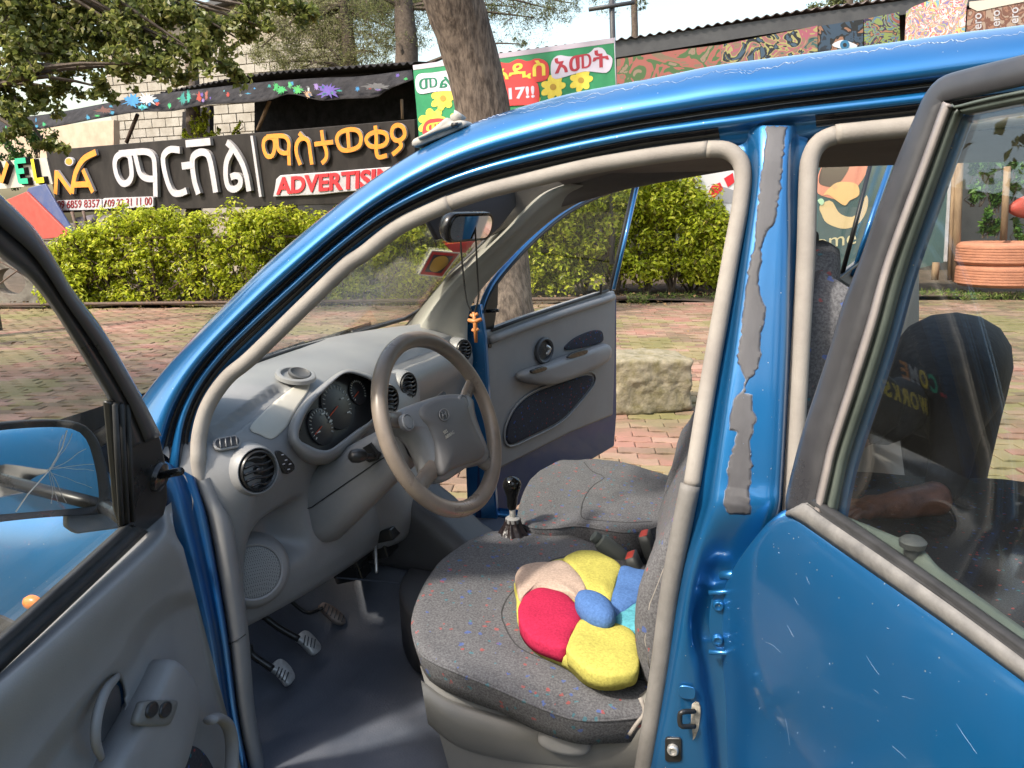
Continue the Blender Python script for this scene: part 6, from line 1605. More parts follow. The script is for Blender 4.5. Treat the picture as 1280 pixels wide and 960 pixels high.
plate('door_glass', [Du(u, v, -.012) for u, v in [(-60, 262), (0, 316), (37, 345), (67, 382), (111, 453), (143, 508), (158, 600), (156, 662), (0, 800), (-80, 872)]], .004, M['glass_clear'], ddr, n=DDu)
# door mirror (outside the glass)
dmc = U(55, 588, D=1.26); dmn = V((-.933, .353, .07)).normalized(); DMp = lambda u, v, k=0.: U(u, v, pl=(tuple(dmc+dmn*k), tuple(dmn)))
mo = catc([(-60, 540), (0, 529), (60, 525), (98, 529), (118, 545), (130, 575), (138, 610), (140, 632), (125, 642), (60, 646), (0, 652), (-60, 660)], 60)
mir = pad('door_mirror', [DMp(*q) for q in mo], dmn, [(.7, -.07), (.92, -.055), (1, -.02), (1.01, .0), (.985, .006), (.955, .0)], M['black'], ddr)
mg = plate('mirror_glass', [DMp(*q, .001) for q in catc([(-60, 548), (0, 538), (60, 534), (92, 537), (108, 550), (118, 580), (123, 612), (122, 628), (108, 634), (0, 643), (-60, 648)], 50)], .003, M['mirror'], mir, n=dmn)
ck = MB(); Rk = random.Random(8)
for a in range(9):
    e = Rk.uniform(-.3, 6.2); p0 = (62+Rk.uniform(-4, 4), 588+Rk.uniform(-4, 4)); P = [p0]
    th = -1.2+a*.33
    for s_ in range(5):
        th += Rk.uniform(-.25, .25); p0 = (min(118, p0[0]+11*math.cos(th)), p0[1]+11*math.sin(th)); 
        if p0[1] > 632 or p0[1] < 540: break
        P.append(p0)
    if len(P) > 1: ck.tube([DMp(*q, .0022) for q in P], .0003, 4)
ck.tube([DMp(*q, .0022) for q in ((20, 640), (35, 618), (62, 588), (78, 560), (84, 538))], .0007, 4)
ck.build('glass_cracks', mat('crack_line', (.6, .6, .58), .4), mir, kind='stuff')
plate('mirror_foot', [DMp(u, v, -.01) for u, v in [(84, 640), (152, 636), (156, 660), (96, 668), (84, 660)]], .02, M['grey_trim'], mir, n=dmn, bev=.004)
tube('mirror_arm', [DMp(126, 630, -.05), Du(168, 655, -.02)], .012, M['black'], mir, n=10)
plate('door_skin', [Dd(u, v, -.045) for u, v in [(-80, 915), (0, 850), (120, 735), (182, 676), (205, 655), (230, 717), (262, 845), (296, 960), (300, 1080), (-80, 1080)]], .012, PT, ddr, n=-DDn)
# ---------- front wing, bonnet ----------
rows = []
for i in range(20):
    x = .93+.95*i/19; f = i/19
    zt = .875-.07*min(1, f*4)-.10*f
    rows.append([V((x, .50, zt+.012)), V((x, .60, zt+.008)), V((x, .655-.03*f, zt-.004)), V((x, .69-.04*f, zt-.03)), V((x, .715-.04*f, zt-.08)), V((x, .732-.035*f, zt-.16)), V((x, .74-.03*f, zt-.26)), V((x, .735-.03*f, zt-.36)), V((x, .72-.03*f, zt-.5))])
wing = loft('front_wing', rows, PT, car); mod_sub(wing, 1)
rows = []
for i in range(14):
    x = 1.12+.8*i/13; f = i/13; rows.append([V((x, .55-1.1*j/16, .855-.10*min(1, f*4)-.08*f+.004*math.sin(math.pi*j/16)-(.02 if i == 0 else 0))) for j in range(17)])
loft('bonnet', rows, PT, car)
p = U(41, 753, Y=.742)
lathe('side_indicator', [(.014, -.004), (.014, .004), (.010, .010), (.001, .012)], p, (0, 1, 0), M['orange_plastic'], car, n=20, sx=1.5)
band('scuttle', [(236, 470), (190, 500), (150, 522), (110, 545)], [(236, 500), (196, 520), (160, 540), (125, 560)], lambda u, v, k: U(u, v, Y=.60+k), (-.02, 0, 0, 0, 0), M['black'], car)

for wx in (1.36, -1.08):
    for wy in (.66, -.66):
        sg_ = 1 if wy > 0 else -1
        w_ = lathe('wheel', [(.17, -.07), (.235, -.08), (.262, -.07), (.27, -.04), (.27, .04), (.262, .07), (.235, .08), (.17, .07)], V((wx, wy, .27)), (0, sg_, 0), M['rubber'], car, n=40, cap=True)
        lathe('rim', [(.17, .071), (.165, .078), (.15, .060), (.06, .055), (.05, .075), (.001, .076)], V((wx, wy, .27)), (0, sg_, 0), M['chrome'], w_, n=32)
bm_rows = []
for z, o_ in ((.28, -.03), (.34, .02), (.45, .04), (.52, .03), (.58, -.02), (.64, -.10)):
    bm_rows.append([V((1.86+o_-.22*(abs(y)/.66)**3, y, z)) for y in np.linspace(-.68, .68, 21)])
loft('front_bumper', bm_rows, PT, car)
# ---------- rear left door (open, near side, at the right) ----------
h0 = V((-.141, .774, .91)); rd = V((-.451, .893, 0)).normalized(); RN = V((.893, .451, 0)).normalized(); RU = V((.893*.97, .451*.97, .16)).normalized()
def Rl(u, v, k=0.): return U(u, v, pl=(tuple(h0+RN*k), tuple(RN)))
def Ru(u, v, k=0.): return U(u, v, pl=(tuple(h0+RU*k), tuple(RU)))
# outer skin
fe = [Rl(*q) for q in [(985, 640), (973, 636), (957, 646), (935, 680), (913, 717), (907, 742), (904, 790), (903, 870), (903, 960), (905, 1060), (910, 1150)]]
fz = [p.z for p in fe][::-1]; fss = [(p-h0).dot(rd) for p in fe][::-1]
beltA, beltB = Rl(985, 641), Rl(1280, 848)
slope = (beltB.z-beltA.z)/((beltB-beltA).dot(rd))
rows = []
kz = [(0, -.004), (-.004, .0), (-.012, .004), (-.03, .010), (-.06, .017), (-.10, .022), (-.15, .025), (-.20, .026), (-.25, .024), (-.28, .021), (-.31, .016), (-.36, .010), (-.42, .007), (-.5, .004), (-.6, .0), (-.68, -.01)]
for dz, off in kz:
    r = []
    s_end = .80
    for j in range(50):
        zz_ = .91+dz
        s0 = np.interp(zz_, fz, fss)
        f = j/49; s_ = s0+(s_end-s0)*f
        z = zz_+slope*max(0, s_)*max(0, 1+dz/.7)
        edge = sm((s_-s0)/.02)
        dent = -.003*math.exp(-((s_-.13)/.05)**2-((dz+.36)/.04)**2)
        p = h0+rd*s_+RN*(off*edge-.012*(1-edge)+dent); p.z = z; r.append(p)
    rows.append(r)
rl = loft('rear_driver_side_door', rows, PT, car)
mod_sub(rl, 1)
# inner body of this door
inner = []
for dz in (0., -.05, -.3, -.68):
    inner.append([h0+rd*s_-RN*(.055)+V((0, 0, dz)) for s_ in np.linspace(-.02, .8, 8)])
loft('inner_panel', inner, M['grey_trim'], rl)
# belt strip
band('belt_strip', [(985, 640), (1008, 628), (1025, 640), (1060, 664), (1120, 705), (1200, 762), (1280, 822), (1330, 860)], [(982, 642), (990, 645), (1010, 658), (1050, 686), (1110, 728), (1190, 784), (1280, 850), (1330, 888)], Rl, (-.006, .004, .007, .005, -.002), M['rubber_grey'], rl)
band('belt_channel', [(1020, 622), (1040, 636), (1100, 676), (1180, 732), (1280, 803), (1330, 840)], [(1008, 632), (1026, 644), (1090, 688), (1170, 742), (1280, 824), (1330, 862)], Rl, (-.016, -.004, .002, -.004, .003), M['rubber'], rl)
# inner sill of the door seen through its glass
M['door_steel'] = mat('grey_green_primer', (.13, .15, .135), .5, col2=(.10, .115, .10), nz=10, rvar=.1)
band('inner_sill', [(1040, 640), (1070, 652), (1110, 668), (1150, 685), (1175, 712), (1230, 752), (1290, 795)], [(1030, 645), (1060, 665), (1110, 697), (1150, 724), (1190, 752), (1240, 788), (1290, 825)], Rl, (-.045, -.040, -.035, -.030, -.02), M['door_steel'], rl)
lathe('lock_pin', [(.008, -.03), (.008, .010), (.013, .013), (.014, .019), (.010, .023), (.001, .024)], Rl(1139, 697, -.035), (0, 0, 1), M['grey_dark'], rl, n=18)
# window frame: black post, bright strip, green-grey channel
FB = M['frame_black']
of = [(984, 640), (984, 620), (996, 570), (1008, 528), (1038, 437), (1055, 380), (1078, 320), (1115, 218), (1146, 144), (1158, 118), (1177, 98), (1215, 86), (1280, 70), (1350, 52)]
inf = [(1015, 646), (1019, 634), (1028, 595), (1037, 557), (1063, 475), (1084, 408), (1108, 325), (1151, 208), (1178, 133), (1181, 128), (1186, 126), (1225, 118), (1280, 106), (1350, 92)]
a, b = cat(of, 90), cat(inf, 90)
def bandP(name, a, b, f, prof_, m, **k):
    rows = [[f(p[0]+(q[0]-p[0])*t, p[1]+(q[1]-p[1])*t, kk) for p, q in zip(a, b)] for t, kk in prof_]
    o = loft(name, rows, m, rl, **k); mod_solid(o, .003, 0); return o
def resamp_pair(A, B, n=90):
    """pairs point i of A with point i of B"""
    return cat([p+q for p, q in zip(A, B)], n)
ab = resamp_pair(of, inf); a = [q[:2] for q in ab]; b = [q[2:] for q in ab]
bandP('window_frame', a, b, Ru, ((0, -.014), (.04, -.003), (.15, .0), (.5, .001), (.9, .0), (1, -.004)), FB)
in2 = [(1024, 652), (1027, 640), (1037, 598), (1046, 560), (1073, 477), (1094, 410), (1117, 328), (1160, 211), (1187, 138), (1191, 134), (1196, 134), (1228, 126), (1280, 115), (1350, 102)]
ab = resamp_pair(inf[:10], in2[:10]); a2 = [q[:2] for q in ab]; b2 = [q[2:] for q in ab]
bandP('frame_strip', a2, b2, Ru, ((-.1, -.002), (.2, .005), (.6, .006), (1., -.001)), mat('faded_strip', (.20, .18, .172), .4, col2=(.28, .25, .24), nz=12))
in3 = [(1040, 662), (1043, 650), (1052, 604), (1062, 563), (1089, 482), (1110, 415), (1133, 333), (1174, 217), (1199, 149), (1206, 143), (1216, 142), (1240, 138), (1280, 130), (1350, 118)]
ab = resamp_pair(in2, in3); a3_ = [q[:2] for q in ab]; b3_ = [q[2:] for q in ab]
bandP('glass_channel', a3_, b3_, Ru, ((-.05, -.002), (.15, -.010), (.5, -.004), (.8, -.012), (1., -.022)), mat('channel_rubber', (.06, .075, .065), .35, col2=(.10, .12, .105), nz=7))
in4 = [(q[0]+13, q[1]+9) for q in in3[:9]]+[(1216, 152), (1222, 152), (1245, 147), (1280, 142), (1350, 130)]
ab = resamp_pair(in3, in4); a4_ = [q[:2] for q in ab]; b4_ = [q[2:] for q in ab]
bandP('inner_frame', a4_, b4_, Ru, ((0, -.03), (.5, -.034), (1., -.045)), PT)
plate('door_glass', [Ru(u, v, -.010) for u, v in [(1024, 650), (1050, 560), (1100, 410), (1160, 240), (1192, 138), (1280, 118), (1360, 100), (1360, 880), (1280, 815), (1160, 732), (1060, 668)]], .004, M['glass'], rl, n=RU)

# scratches and chips on the rear door, cracked lacquer along the roof
bpy.context.view_layer.update()
c9 = lambda x, y: (850+x/2.977, 640+y/2.977)
chip = mat('bare_chip', (.10, .20, .36), .6, col2=(.25, .32, .42), nz=60)
mb = MB(); Rs = random.Random(31)
SCR = [((470, 240), (482, 268)), ((425, 320), (441, 346)), ((318, 483), (345, 495), (375, 522)), ((398, 420), (425, 466)), ((694, 535), (715, 570), (742, 606)), ((825, 685), (870, 697)), ((720, 660), (742, 676)), ((1030, 790), (1070, 850), (1106, 900)), ((790, 870), (842, 916)), ((392, 768), (402, 820), (408, 868))]
for P in SCR:
    Q = []
    for k in range(len(P)-1):
        for f in np.linspace(0, 1, 8):
            u, v = c9(P[k][0]+(P[k+1][0]-P[k][0])*f+Rs.uniform(-1, 1), P[k][1]+(P[k+1][1]-P[k][1])*f+Rs.uniform(-1, 1)); q_ = on_mesh(rl, u, v, .0001)
            if q_ is not None: Q.append(q_)
    if len(Q) > 3: mb.tube(Q, [Rs.uniform(.3, .9)*.00018*math.sin(math.pi*(.1+.8*i/(len(Q)-1)))+.00008 for i in range(len(Q))], 4)
for k in range(45):
    u, v = Rs.uniform(905, 1275), Rs.uniform(650, 955); q_ = on_mesh(rl, u, v, .0001)
    if q_ is not None: mb.tube([q_, q_+V((Rs.uniform(-.002, .002), Rs.uniform(-.002, .002), Rs.uniform(-.002, .002)))], Rs.uniform(.0002, .0004), 4)
mb.build('paint_scratches', chip, rl, kind='stuff')
mb = MB()
LQ = [[(596, 152), (640, 140), (690, 128), (740, 119), (800, 108), (850, 101), (900, 89), (951, 87), (1018, 72), (1085, 64), (1152, 55), (1206, 50), (1280, 41)], [(650, 142), (700, 131), (745, 123)], [(905, 92), (940, 90), (960, 84)]]
for L_ in LQ:
    Q = []
    for u, v in cat(L_, 260 if len(L_) > 5 else 30):
        q_ = on_mesh(roofside, u, v+Rs.uniform(-1.3, 1.3)+1.2*math.sin(u*.21), .0003)
        if q_ is not None: Q.append(q_)
    if len(Q) > 3: mb.tube(Q, [Rs.uniform(.0001, .0003)+.0009*max(0, noise.noise(q*14)) for q in Q], 4)
mb.build('cracked_lacquer', mat('lacquer_edge', (.42, .48, .60), .6), car, kind='stuff')
mb = MB()
for k in range(26):
    u, v = Rs.uniform(905, 985), Rs.uniform(200, 640); q_ = on_mesh(pil, u, v, .0003)
    if q_ is not None: mb.tube([q_, q_+V((Rs.uniform(-.001, .001), 0, Rs.uniform(-.003, .003)))], Rs.uniform(.0002, .0005), 4)
mb.build('paint_chips', chip, car, kind='stuff')

# ================= loose things in and on the car =================
# flower cushion
c7_ = lambda x, y: (430+x/2.977, 640+y/2.977)
FZ = .508
fc = thing('flower_cushion', U(728, 765, Z=.49), 'flower-shaped fleece cushion in yellow, crimson, blue and beige lying on the driver seat', 'cushion')
def fleece(name, c): 
    return mat(name, c, .95, col2=tuple(x*.62 for x in c), nz=190, det=3, lo=.3, hi=.75, bump=1., bz=260, spec=.1)
FY, FC, FB_, FT, FBe = fleece('yellow_fleece', (.50, .455, .11)), fleece('crimson_fleece', (.46, .025, .075)), fleece('blue_fleece', (.085, .18, .42)), fleece('teal_fleece', (.10, .36, .44)), fleece('beige_fleece', (.50, .38, .31))
cush_c = U(*c7_(935, 361), Z=FZ)
def wv(p):
    d = p-cush_c; a = math.atan2(d.y, d.x); r = math.hypot(d.x, d.y)
    return .003*noise.noise(p*24)+.004*noise.noise(p*11)+.0035*noise.noise(V((a*5, r*6, 3)))*min(1, max(0, (.16-r)/.1))-.006*max(0, 1-r/.07)
def petal(name, pts, m, z=FZ, h=.010):
    P = [U(*c7_(*q), Z=z) for q in catc(pts, 84)]
    return pad(name, P, (0, 0, 1), [(.98, -.026), (1.01, -.012), (1.012, .001), (.99, .0045), (.95, .006), (.87, h*.8), (.74, h), (.6, h*1.05), (.45, h*1.08), (.3, h*1.08), (.15, h*1.05)], m, fc, wave=wv)
petal('underside', [(650, 400), (645, 320), (640, 260), (720, 205), (860, 170), (1000, 210), (1120, 240), (1110, 380), (1085, 520), (1070, 600), (1000, 622), (900, 600), (845, 555), (800, 530), (700, 480)], FY, z=FZ-.014, h=.006)
petal('petal', [(638, 245), (655, 212), (700, 195), (760, 188), (815, 188), (862, 225), (900, 290), (868, 318), (820, 305), (740, 292), (690, 305), (658, 322), (645, 285)], FBe)['label'] = 'beige petal'
petal('petal', [(818, 182), (855, 155), (900, 148), (960, 163), (1028, 205), (1012, 260), (992, 325), (950, 308), (905, 296), (862, 225)], FY)['label'] = 'upper yellow petal'
petal('petal', [(1032, 210), (1090, 218), (1150, 230), (1150, 310), (1085, 342), (1012, 385), (995, 335), (1014, 262)], FB_)['label'] = 'blue petal'
petal('petal', [(1012, 388), (1085, 345), (1150, 320), (1150, 450), (1070, 440), (1008, 412)], FT)['label'] = 'teal petal'
petal('petal', [(893, 392), (940, 402), (1005, 414), (1066, 440), (1095, 500), (1090, 590), (1020, 612), (960, 610), (900, 590), (852, 548), (828, 515), (852, 450)], FY)['label'] = 'lower yellow petal'
petal('petal', [(652, 350), (680, 308), (715, 292), (760, 292), (820, 312), (866, 348), (890, 390), (850, 452), (826, 513), (760, 500), (690, 462), (656, 420), (650, 385)], FC)['label'] = 'crimson petal'
P = [U(*c7_(935+76*math.cos(a)+8*math.sin(a), 361+50*math.sin(a)+22*math.cos(a)), Z=FZ+.02) for a in np.linspace(0, 2*math.pi, 41)[:-1]]
pad('button', P, (0, 0, 1), [(.9, -.02), (1, -.008), (1, .004), (.9, .014), (.6, .022), (.3, .024)], FB_, fc)
# pendant on the mirror
pt = thing('mirror_pendant', U(592, 392, Y=.05), 'carved orange cross hanging on black cords from the rear-view mirror', 'pendant')
bead = M['black']
tube('cord', cat([U(u, v, Y=.085) for u, v in ((585, 264), (580, 285), (576, 304), (580, 350), (584, 378), (592, 394))], 30), .0022, bead, pt, n=6)
tube('cord', cat([U(u, v, Y=.085) for u, v in ((593, 264), (594, 285), (595, 304), (597, 345), (598, 372), (592, 394))], 30), .0022, bead, pt, n=6)
WO = mat('orange_wood', (.55, .22, .07), .45, col2=(.42, .15, .04), nz=40)
mb = MB(); pc_ = lambda u, v: U(u, v, Y=.085)
mb.tube([pc_(592, 390), pc_(594, 405), pc_(595, 428)], [.004, .0055, .004], 8); mb.tube([pc_(585, 400), pc_(593, 402), pc_(602, 399)], [.004, .006, .004], 8)
mb.tube([pc_(588, 393), pc_(592, 396), pc_(597, 392)], .004, 8); mb.tube([pc_(590, 412), pc_(594, 414), pc_(598, 411)], .004, 8)
mb.build('cross', WO, pt, smooth=True)
# stickers on the windscreen
stk = thing('windscreen_sticker', Wp(548, 330, -.006), 'red-bordered picture sticker on the lower right of the windscreen', 'sticker')
sq = [(540, 313), (576, 316), (553, 347), (523, 344)]
def inset(P, f): cx_, cy_ = sum(p[0] for p in P)/len(P), sum(p[1] for p in P)/len(P); return [(cx_+(p[0]-cx_)*f, cy_+(p[1]-cy_)*f) for p in P]
Wn = -V(WP[1]).normalized()
plate('border', [Wp(*q, -.003) for q in sq], .0006, mat('sticker_white', (.7, .66, .62), .4), stk, n=Wn)
plate('red_field', [Wp(*q, -.004) for q in inset(sq, .9)], .0006, M['red'], stk, n=Wn)
plate('picture', [Wp(*q, -.005) for q in inset(sq, .68)], .0006, mat('sticker_navy', (.03, .03, .07), .4), stk, n=Wn)
plate('figure', [Wp(*q, -.006) for q in catc([(545, 322), (556, 320), (561, 326), (556, 334), (545, 340), (537, 337), (540, 328)], 20)], .0006, mat('sticker_gold', (.62, .36, .06), .4), stk, n=Wn)
s2 = plate('windscreen_sticker', [Wp(*q, -.003) for q in [(556, 306), (594, 301), (582, 316), (566, 315)]], .0006, M['red'], None, n=Wn); s2['label'] = 'small red and white sticker higher up the windscreen beside the pillar'; s2['category'] = 'sticker'
# roof aerial base
ab_ = thing('roof_aerial', S(525, 178, -.04), 'grey folded aerial base sitting on the front edge of the car roof', 'aerial')
za4 = lambda x, y: (510+x/6.4, 40+y/6.4)
def Sr(u, v, k=0.): return U(u, v, Y=.50+k)
M['aerial'] = mat('aerial_grey', (.34, .32, .29), .6, col2=(.4, .38, .35), nz=20, bump=.2, bz=150)
P1 = [Sr(*za4(*q)) for q in catc([(40, 885), (60, 860), (160, 820), (280, 765), (380, 720), (450, 706), (490, 735), (470, 765), (340, 825), (200, 880), (90, 920), (45, 920)], 40)]
pad('foot', P1, (0, 1, 0), [(.9, -.03), (1, -.025), (1, .0), (.97, .008), (.9, .012)], M['aerial'], ab_)
P2 = [Sr(*za4(*q), .0) for q in catc([(100, 855), (200, 800), (300, 720), (340, 690), (380, 720), (430, 720), (455, 735), (380, 770), (260, 810), (140, 860)], 40)]
pad('body', P2, (0, 1, 0), [(.95, -.018), (1, -.01), (1, .012), (.92, .018), (.6, .02)], M['aerial'], ab_)
tube('mast_stub', [Sr(*za4(365, 712)), Sr(*za4(400, 685)), Sr(*za4(418, 655))], [.010, .010, .012], M['aerial'], ab_, n=10)
tube('screw_hole', [Sr(*za4(352, 745), .0185), Sr(*za4(400, 742), .0185)], .004, M['black'], ab_, n=8)

# ================= person bending into the back of the car =================
pr = thing('person', (-.75, -1.05, 0), 'person in a black jacket bending into the car, bare forearm on the back seat', 'person')
CL = mat('black_jacket', (.014, .013, .015), .85, col2=(.026, .024, .028), nz=9, bump=.5, bz=40)
SK = mat('brown_skin', (.26, .11, .07), .45, col2=(.11, .04, .025), nz=30, bump=.3, bz=120)
def skin_obj(name, nodes, edges, m, parent, sub=2, root=0):
    me = bpy.data.meshes.new(name); me.from_pydata([n[:3] for n in nodes], edges, []); me.update()
    o = bpy.data.objects.new(name, me); COL.objects.link(o); me.materials.append(m); attach(o, parent)
    o.modifiers.new('skin', 'SKIN').use_smooth_shade = True
    if not me.skin_vertices: me.skin_vertices.new()
    for i, n in enumerate(nodes):
        r = n[3] if isinstance(n[3], tuple) else (n[3], n[3]); me.skin_vertices[0].data[i].radius = r; me.skin_vertices[0].data[i].use_root = (i == root)
    s_ = o.modifiers.new('subd', 'SUBSURF'); s_.levels = sub; s_.render_levels = sub
    return o
el = U(1176, 622, Z=.60); hd_ = U(1062, 640, Z=.59)
body = [(-.80, -1.12, .70, .16), (-.77, -1.02, .79, .175), (-.71, -.86, .815, .18), (-.65, -.68, .79, .18), (-.59, -.54, .76, .155), (-.53, -.46, .78, .08), (-.44, -.38, .75, .09), (-.40, -.34, .74, .07),
        (-.62, -.40, .74, .075), (-.60, -.30, .66, .055), (el.x, el.y, el.z, .045), (-.70, -1.12, .62, .095), (-.74, -1.18, .36, .07), (-.78, -1.20, .06, .05), (-.88, -1.18, .6, .095), (-.9, -1.25, .34, .07), (-.92, -1.28, .06, .05), (-.72, -1.18, .05, .045), (-.86, -1.22, .05, .045)]
edges = [(0, 1), (1, 2), (2, 3), (3, 4), (4, 5), (5, 6), (6, 7), (4, 8), (8, 9), (9, 10), (0, 11), (11, 12), (12, 13), (0, 14), (14, 15), (15, 16), (13, 17), (16, 18)]
skin_obj('body', body, edges, CL, pr)
# bare forearm and hand
dirf = (hd_-el)
fa = [(*(el+dirf*-.06), .046), (*(el+dirf*.10), .046), (*(el+dirf*.35), .040), (*(el+dirf*.62), .030), (*(el+dirf*.74), (.034, .022)), (*(el+dirf*.88), (.038, .018))]
fe_ = [(0, 1), (1, 2), (2, 3), (3, 4), (4, 5)]
sidev = V((dirf.y, -dirf.x, 0)).normalized()
nn_ = len(fa)
for k in range(4):
    o_ = sidev*(-.026+.0175*k); b0 = el+dirf*.90+o_; L_ = (.16, .18, .175, .14)[k]
    i0 = len(fa); fa += [(*b0, .0105), (*(b0+dirf*L_*.5+V((0, 0, .006))), .009), (*(b0+dirf*L_+V((0, 0, -.012))), .008)]; fe_ += [(5, i0), (i0, i0+1), (i0+1, i0+2)]
i0 = len(fa); t0 = el+dirf*.78+sidev*.036; fa += [(*t0, .012), (*(t0+dirf*.10+sidev*.018), .0105), (*(t0+dirf*.19+sidev*.016), .009)]; fe_ += [(4, i0), (i0, i0+1), (i0+1, i0+2)]
skin_obj('forearm', fa, fe_, SK, pr, root=2)
lathe('head', [(.001, -.125), (.05, -.115), (.075, -.06), (.088, 0), (.085, .06), (.055, .105), (.001, .12)], V((-.36, -.33, .76)), (.8, .5, -.5), SK, pr, n=28)
lathe('hair', [(.001, .132), (.06, .115), (.092, .06), (.094, 0), (.086, -.04), (.080, -.045)], V((-.367, -.33, .77)), (-.75, -.2, .65), mat('black_hair', (.01, .009, .009), .8, bump=.8, bz=200), pr, n=28)
plate('shirt_tail', [U(u, v, Y=-.86) for u, v in catc([(1238, 432), (1246, 448), (1248, 470), (1240, 490), (1226, 512), (1214, 520), (1228, 470)], 20)], .05, mat('rust_red_shirt', (.34, .09, .06), .9), pr, n=(0, 1, 0), bev=.01)

# ================= on the photographer's side (shown by mirrors and glass) =================
# the rear door glass mirrors what stands ahead of the car, beyond the left edge of the picture
def Rr(u, v, dist):
    g = Ru(u, v, -.010); d = V(ray(u, v)).normalized(); r = d-2*d.dot(RU)*RU; return g+r.normalized()*dist
qa, qb, qc = Rr(1222, 515, 5.2), Rr(1085, 462, 5.2), Rr(1160, 440, 5.2)
wd = (qb-qa); wd.z = 0; wd.normalize(); wnn = V((wd.y, -wd.x, 0))
if wnn.dot(Ru(1150, 480)-qa) < 0: wnn = -wnn
def Rw(u, v, k=0.):
    g = Ru(u, v, -.010); d = V(ray(u, v)).normalized(); r = (d-2*d.dot(RU)*RU).normalized(); t = (qa+wnn*k-g).dot(wnn)/r.dot(wnn); return g+r*t
wsn = thing('welcome_sign', (qa.x, qa.y, 0), 'dark board with coloured welcome lettering, seen only as a reflection in the rear door glass', 'sign')
c1, c2 = Rw(1240, 510, -.03), Rw(1060, 440, -.03)
zlo, zhi = min(c1.z, c2.z)-.5, max(c1.z, c2.z)+1.3  # board carried far above the lettering to block the sky in the reflection
A_, B_ = V((c1.x, c1.y, 0))-wd*.3, V((c2.x, c2.y, 0))+wd*.3
plate('board', [A_+V((0, 0, zlo)), B_+V((0, 0, zlo)), B_+V((0, 0, zhi)), A_+V((0, 0, zhi))], .05, M['sign_black'], wsn, n=wnn)
E_ = A_ if px(A_)[0] < px(B_)[0] or px(B_)[2] < 0 else B_
tube('post', [E_-wnn*.1, E_+V((0, 0, zhi))-wnn*.1], .04, M['wood'], wsn, n=6)
wl = [('W', 'green_l'), ('E', 'red'), ('L', 'red'), ('C', 'green_l'), ('O', 'yellow_l'), ('M', 'white'), ('E', 'orange'), (' ', ''), ('T', 'white'), ('O', 'white')]
P0_, P1_ = Rw(1212, 512), Rw(1092, 455); T0_ = Rw(1207, 488)
up_ = (T0_-P0_); ex_ = (P1_-P0_)/len(wl)
for i, (ch, mm) in enumerate(wl):
    if ch == ' ': continue
    vs, fs = text_mesh(ch, 1., .03); xs = [v[0] for v in vs]; ys = [v[1] for v in vs]; o_ = P0_+ex_*i
    mesh('letter', [o_+ex_*.8*((x-min(xs))/(max(xs)-min(xs)))+up_*((y-min(ys))/(max(ys)-min(ys)))+wnn*(.01+.02*(z+.5)) for x, y, z in vs], fs, M[mm], wsn, smooth=False)
P0_, P1_ = Rw(1162, 520), Rw(1072, 478); up2 = up_*.95
ex_ = (P1_-P0_)/8
for i, ch in enumerate('WORKSHOP'):
    vs, fs = text_mesh(ch, 1., .03); xs = [v[0] for v in vs]; ys = [v[1] for v in vs]; o_ = P0_+ex_*i
    mesh('letter', [o_+ex_*.82*((x-min(xs))/(max(xs)-min(xs)))+up2*((y-min(ys))/(max(ys)-min(ys)))+wnn*(.01+.02*(z+.5)) for x, y, z in vs], fs, M['yellow_l'], wsn, smooth=False)
print('SIGN AT', qa, qb, px(qa), px(qb))
wall = thing('workshop_wall', (1.0, 7.2, 0), 'dark workshop wall across the yard with a hand-painted welcome sign, behind the camera', 'wall')  # unseen plain wall, no sign on it, keeps bright sky out of the reflections
mb = MB(); mb.box((0, 7.3, 1.5), (16, .2, 3.)); mb.build('wall', mat('dark_wall', (.06, .055, .05), .9, col2=(.10, .09, .07), nz=2), wall)
tree_back = []
hb2 = []
Rb = random.Random(21)
t = thing('yard_tree', (-1.2, 5.6, 0), 'leafy tree standing on the near side of the yard, behind the camera', 'tree')
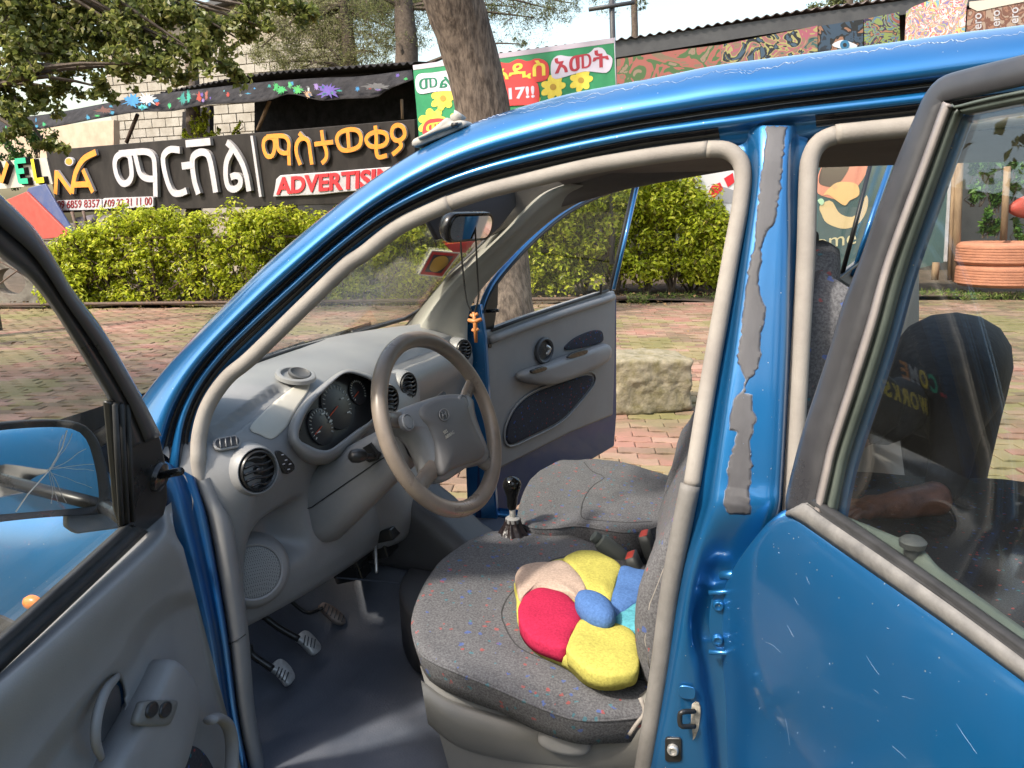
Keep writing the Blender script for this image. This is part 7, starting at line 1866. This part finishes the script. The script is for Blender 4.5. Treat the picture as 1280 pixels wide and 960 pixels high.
bark_trunk('trunk', [((-1.2, 5.6, -.1), .22), ((-1.15, 5.6, 1.2), .17), ((-1.0, 5.5, 2.4), .14), ((-.8, 5.4, 3.6), .1)], t, M['bark'], n=20)
pts = []
for i in range(60):
    c = V((Rb.uniform(-4.5, 3.5), Rb.uniform(4.6, 6.6), Rb.uniform(2.3, 4.6)))
    for j in range(55): pts.append((c+V((Rb.gauss(0, .3), Rb.gauss(0, .3), Rb.gauss(0, .25))), None))
leaves('crown', pts, .14, M['leaf_dark'], t)
t = thing('shade_tree', (7.2, -.6, 0), 'big shade tree ahead of the car beyond the left edge of the picture', 'tree')
bark_trunk('trunk', [((7.2, -.6, -.1), .3), ((7.2, -.6, 1.2), .24), ((7.1, -.7, 2.6), .2), ((7., -.8, 4.2), .14)], t, M['bark'], n=24)
pts = []
for i in range(110):
    c = V((7.4, .1, 4.4))+V((Rb.gauss(0, .95), Rb.gauss(0, .95), Rb.gauss(0, .8)))
    for j in range(60): pts.append((c+V((Rb.gauss(0, .32), Rb.gauss(0, .32), Rb.gauss(0, .25))), None))
leaves('crown', pts, .15, M['leaf_dark'], t)
hedge_pts = []
t = thing('roadside_bushes', (8.5, -2.5, 0), 'row of green bushes ahead of the car beyond the left edge of the picture', 'bushes')
for i in range(90):
    c = V((Rb.uniform(7.5, 9.5), Rb.uniform(-4.5, 3), Rb.uniform(.1, 1.1)))
    for j in range(50):
        d = V((Rb.gauss(0, 1), Rb.gauss(0, 1), Rb.gauss(0, 1))).normalized(); hedge_pts.append((c+d*Rb.uniform(.15, .35), d))
leaves('foliage', hedge_pts, .10, M['leaf_shrub'], t)
t = thing('yard_shrub', (2.2, 5.0, 0), 'low green shrubs in front of the workshop wall, behind the camera', 'shrub')
pts = []
for i in range(50):
    c = V((Rb.uniform(-4, 6), Rb.uniform(5.2, 6.2), Rb.uniform(.2, 1.1)))
    for j in range(50):
        d = V((Rb.gauss(0, 1), Rb.gauss(0, 1), Rb.gauss(0, 1))).normalized(); pts.append((c+d*Rb.uniform(.15, .3), d))
leaves('foliage', pts, .09, M['leaf_shrub'], t)
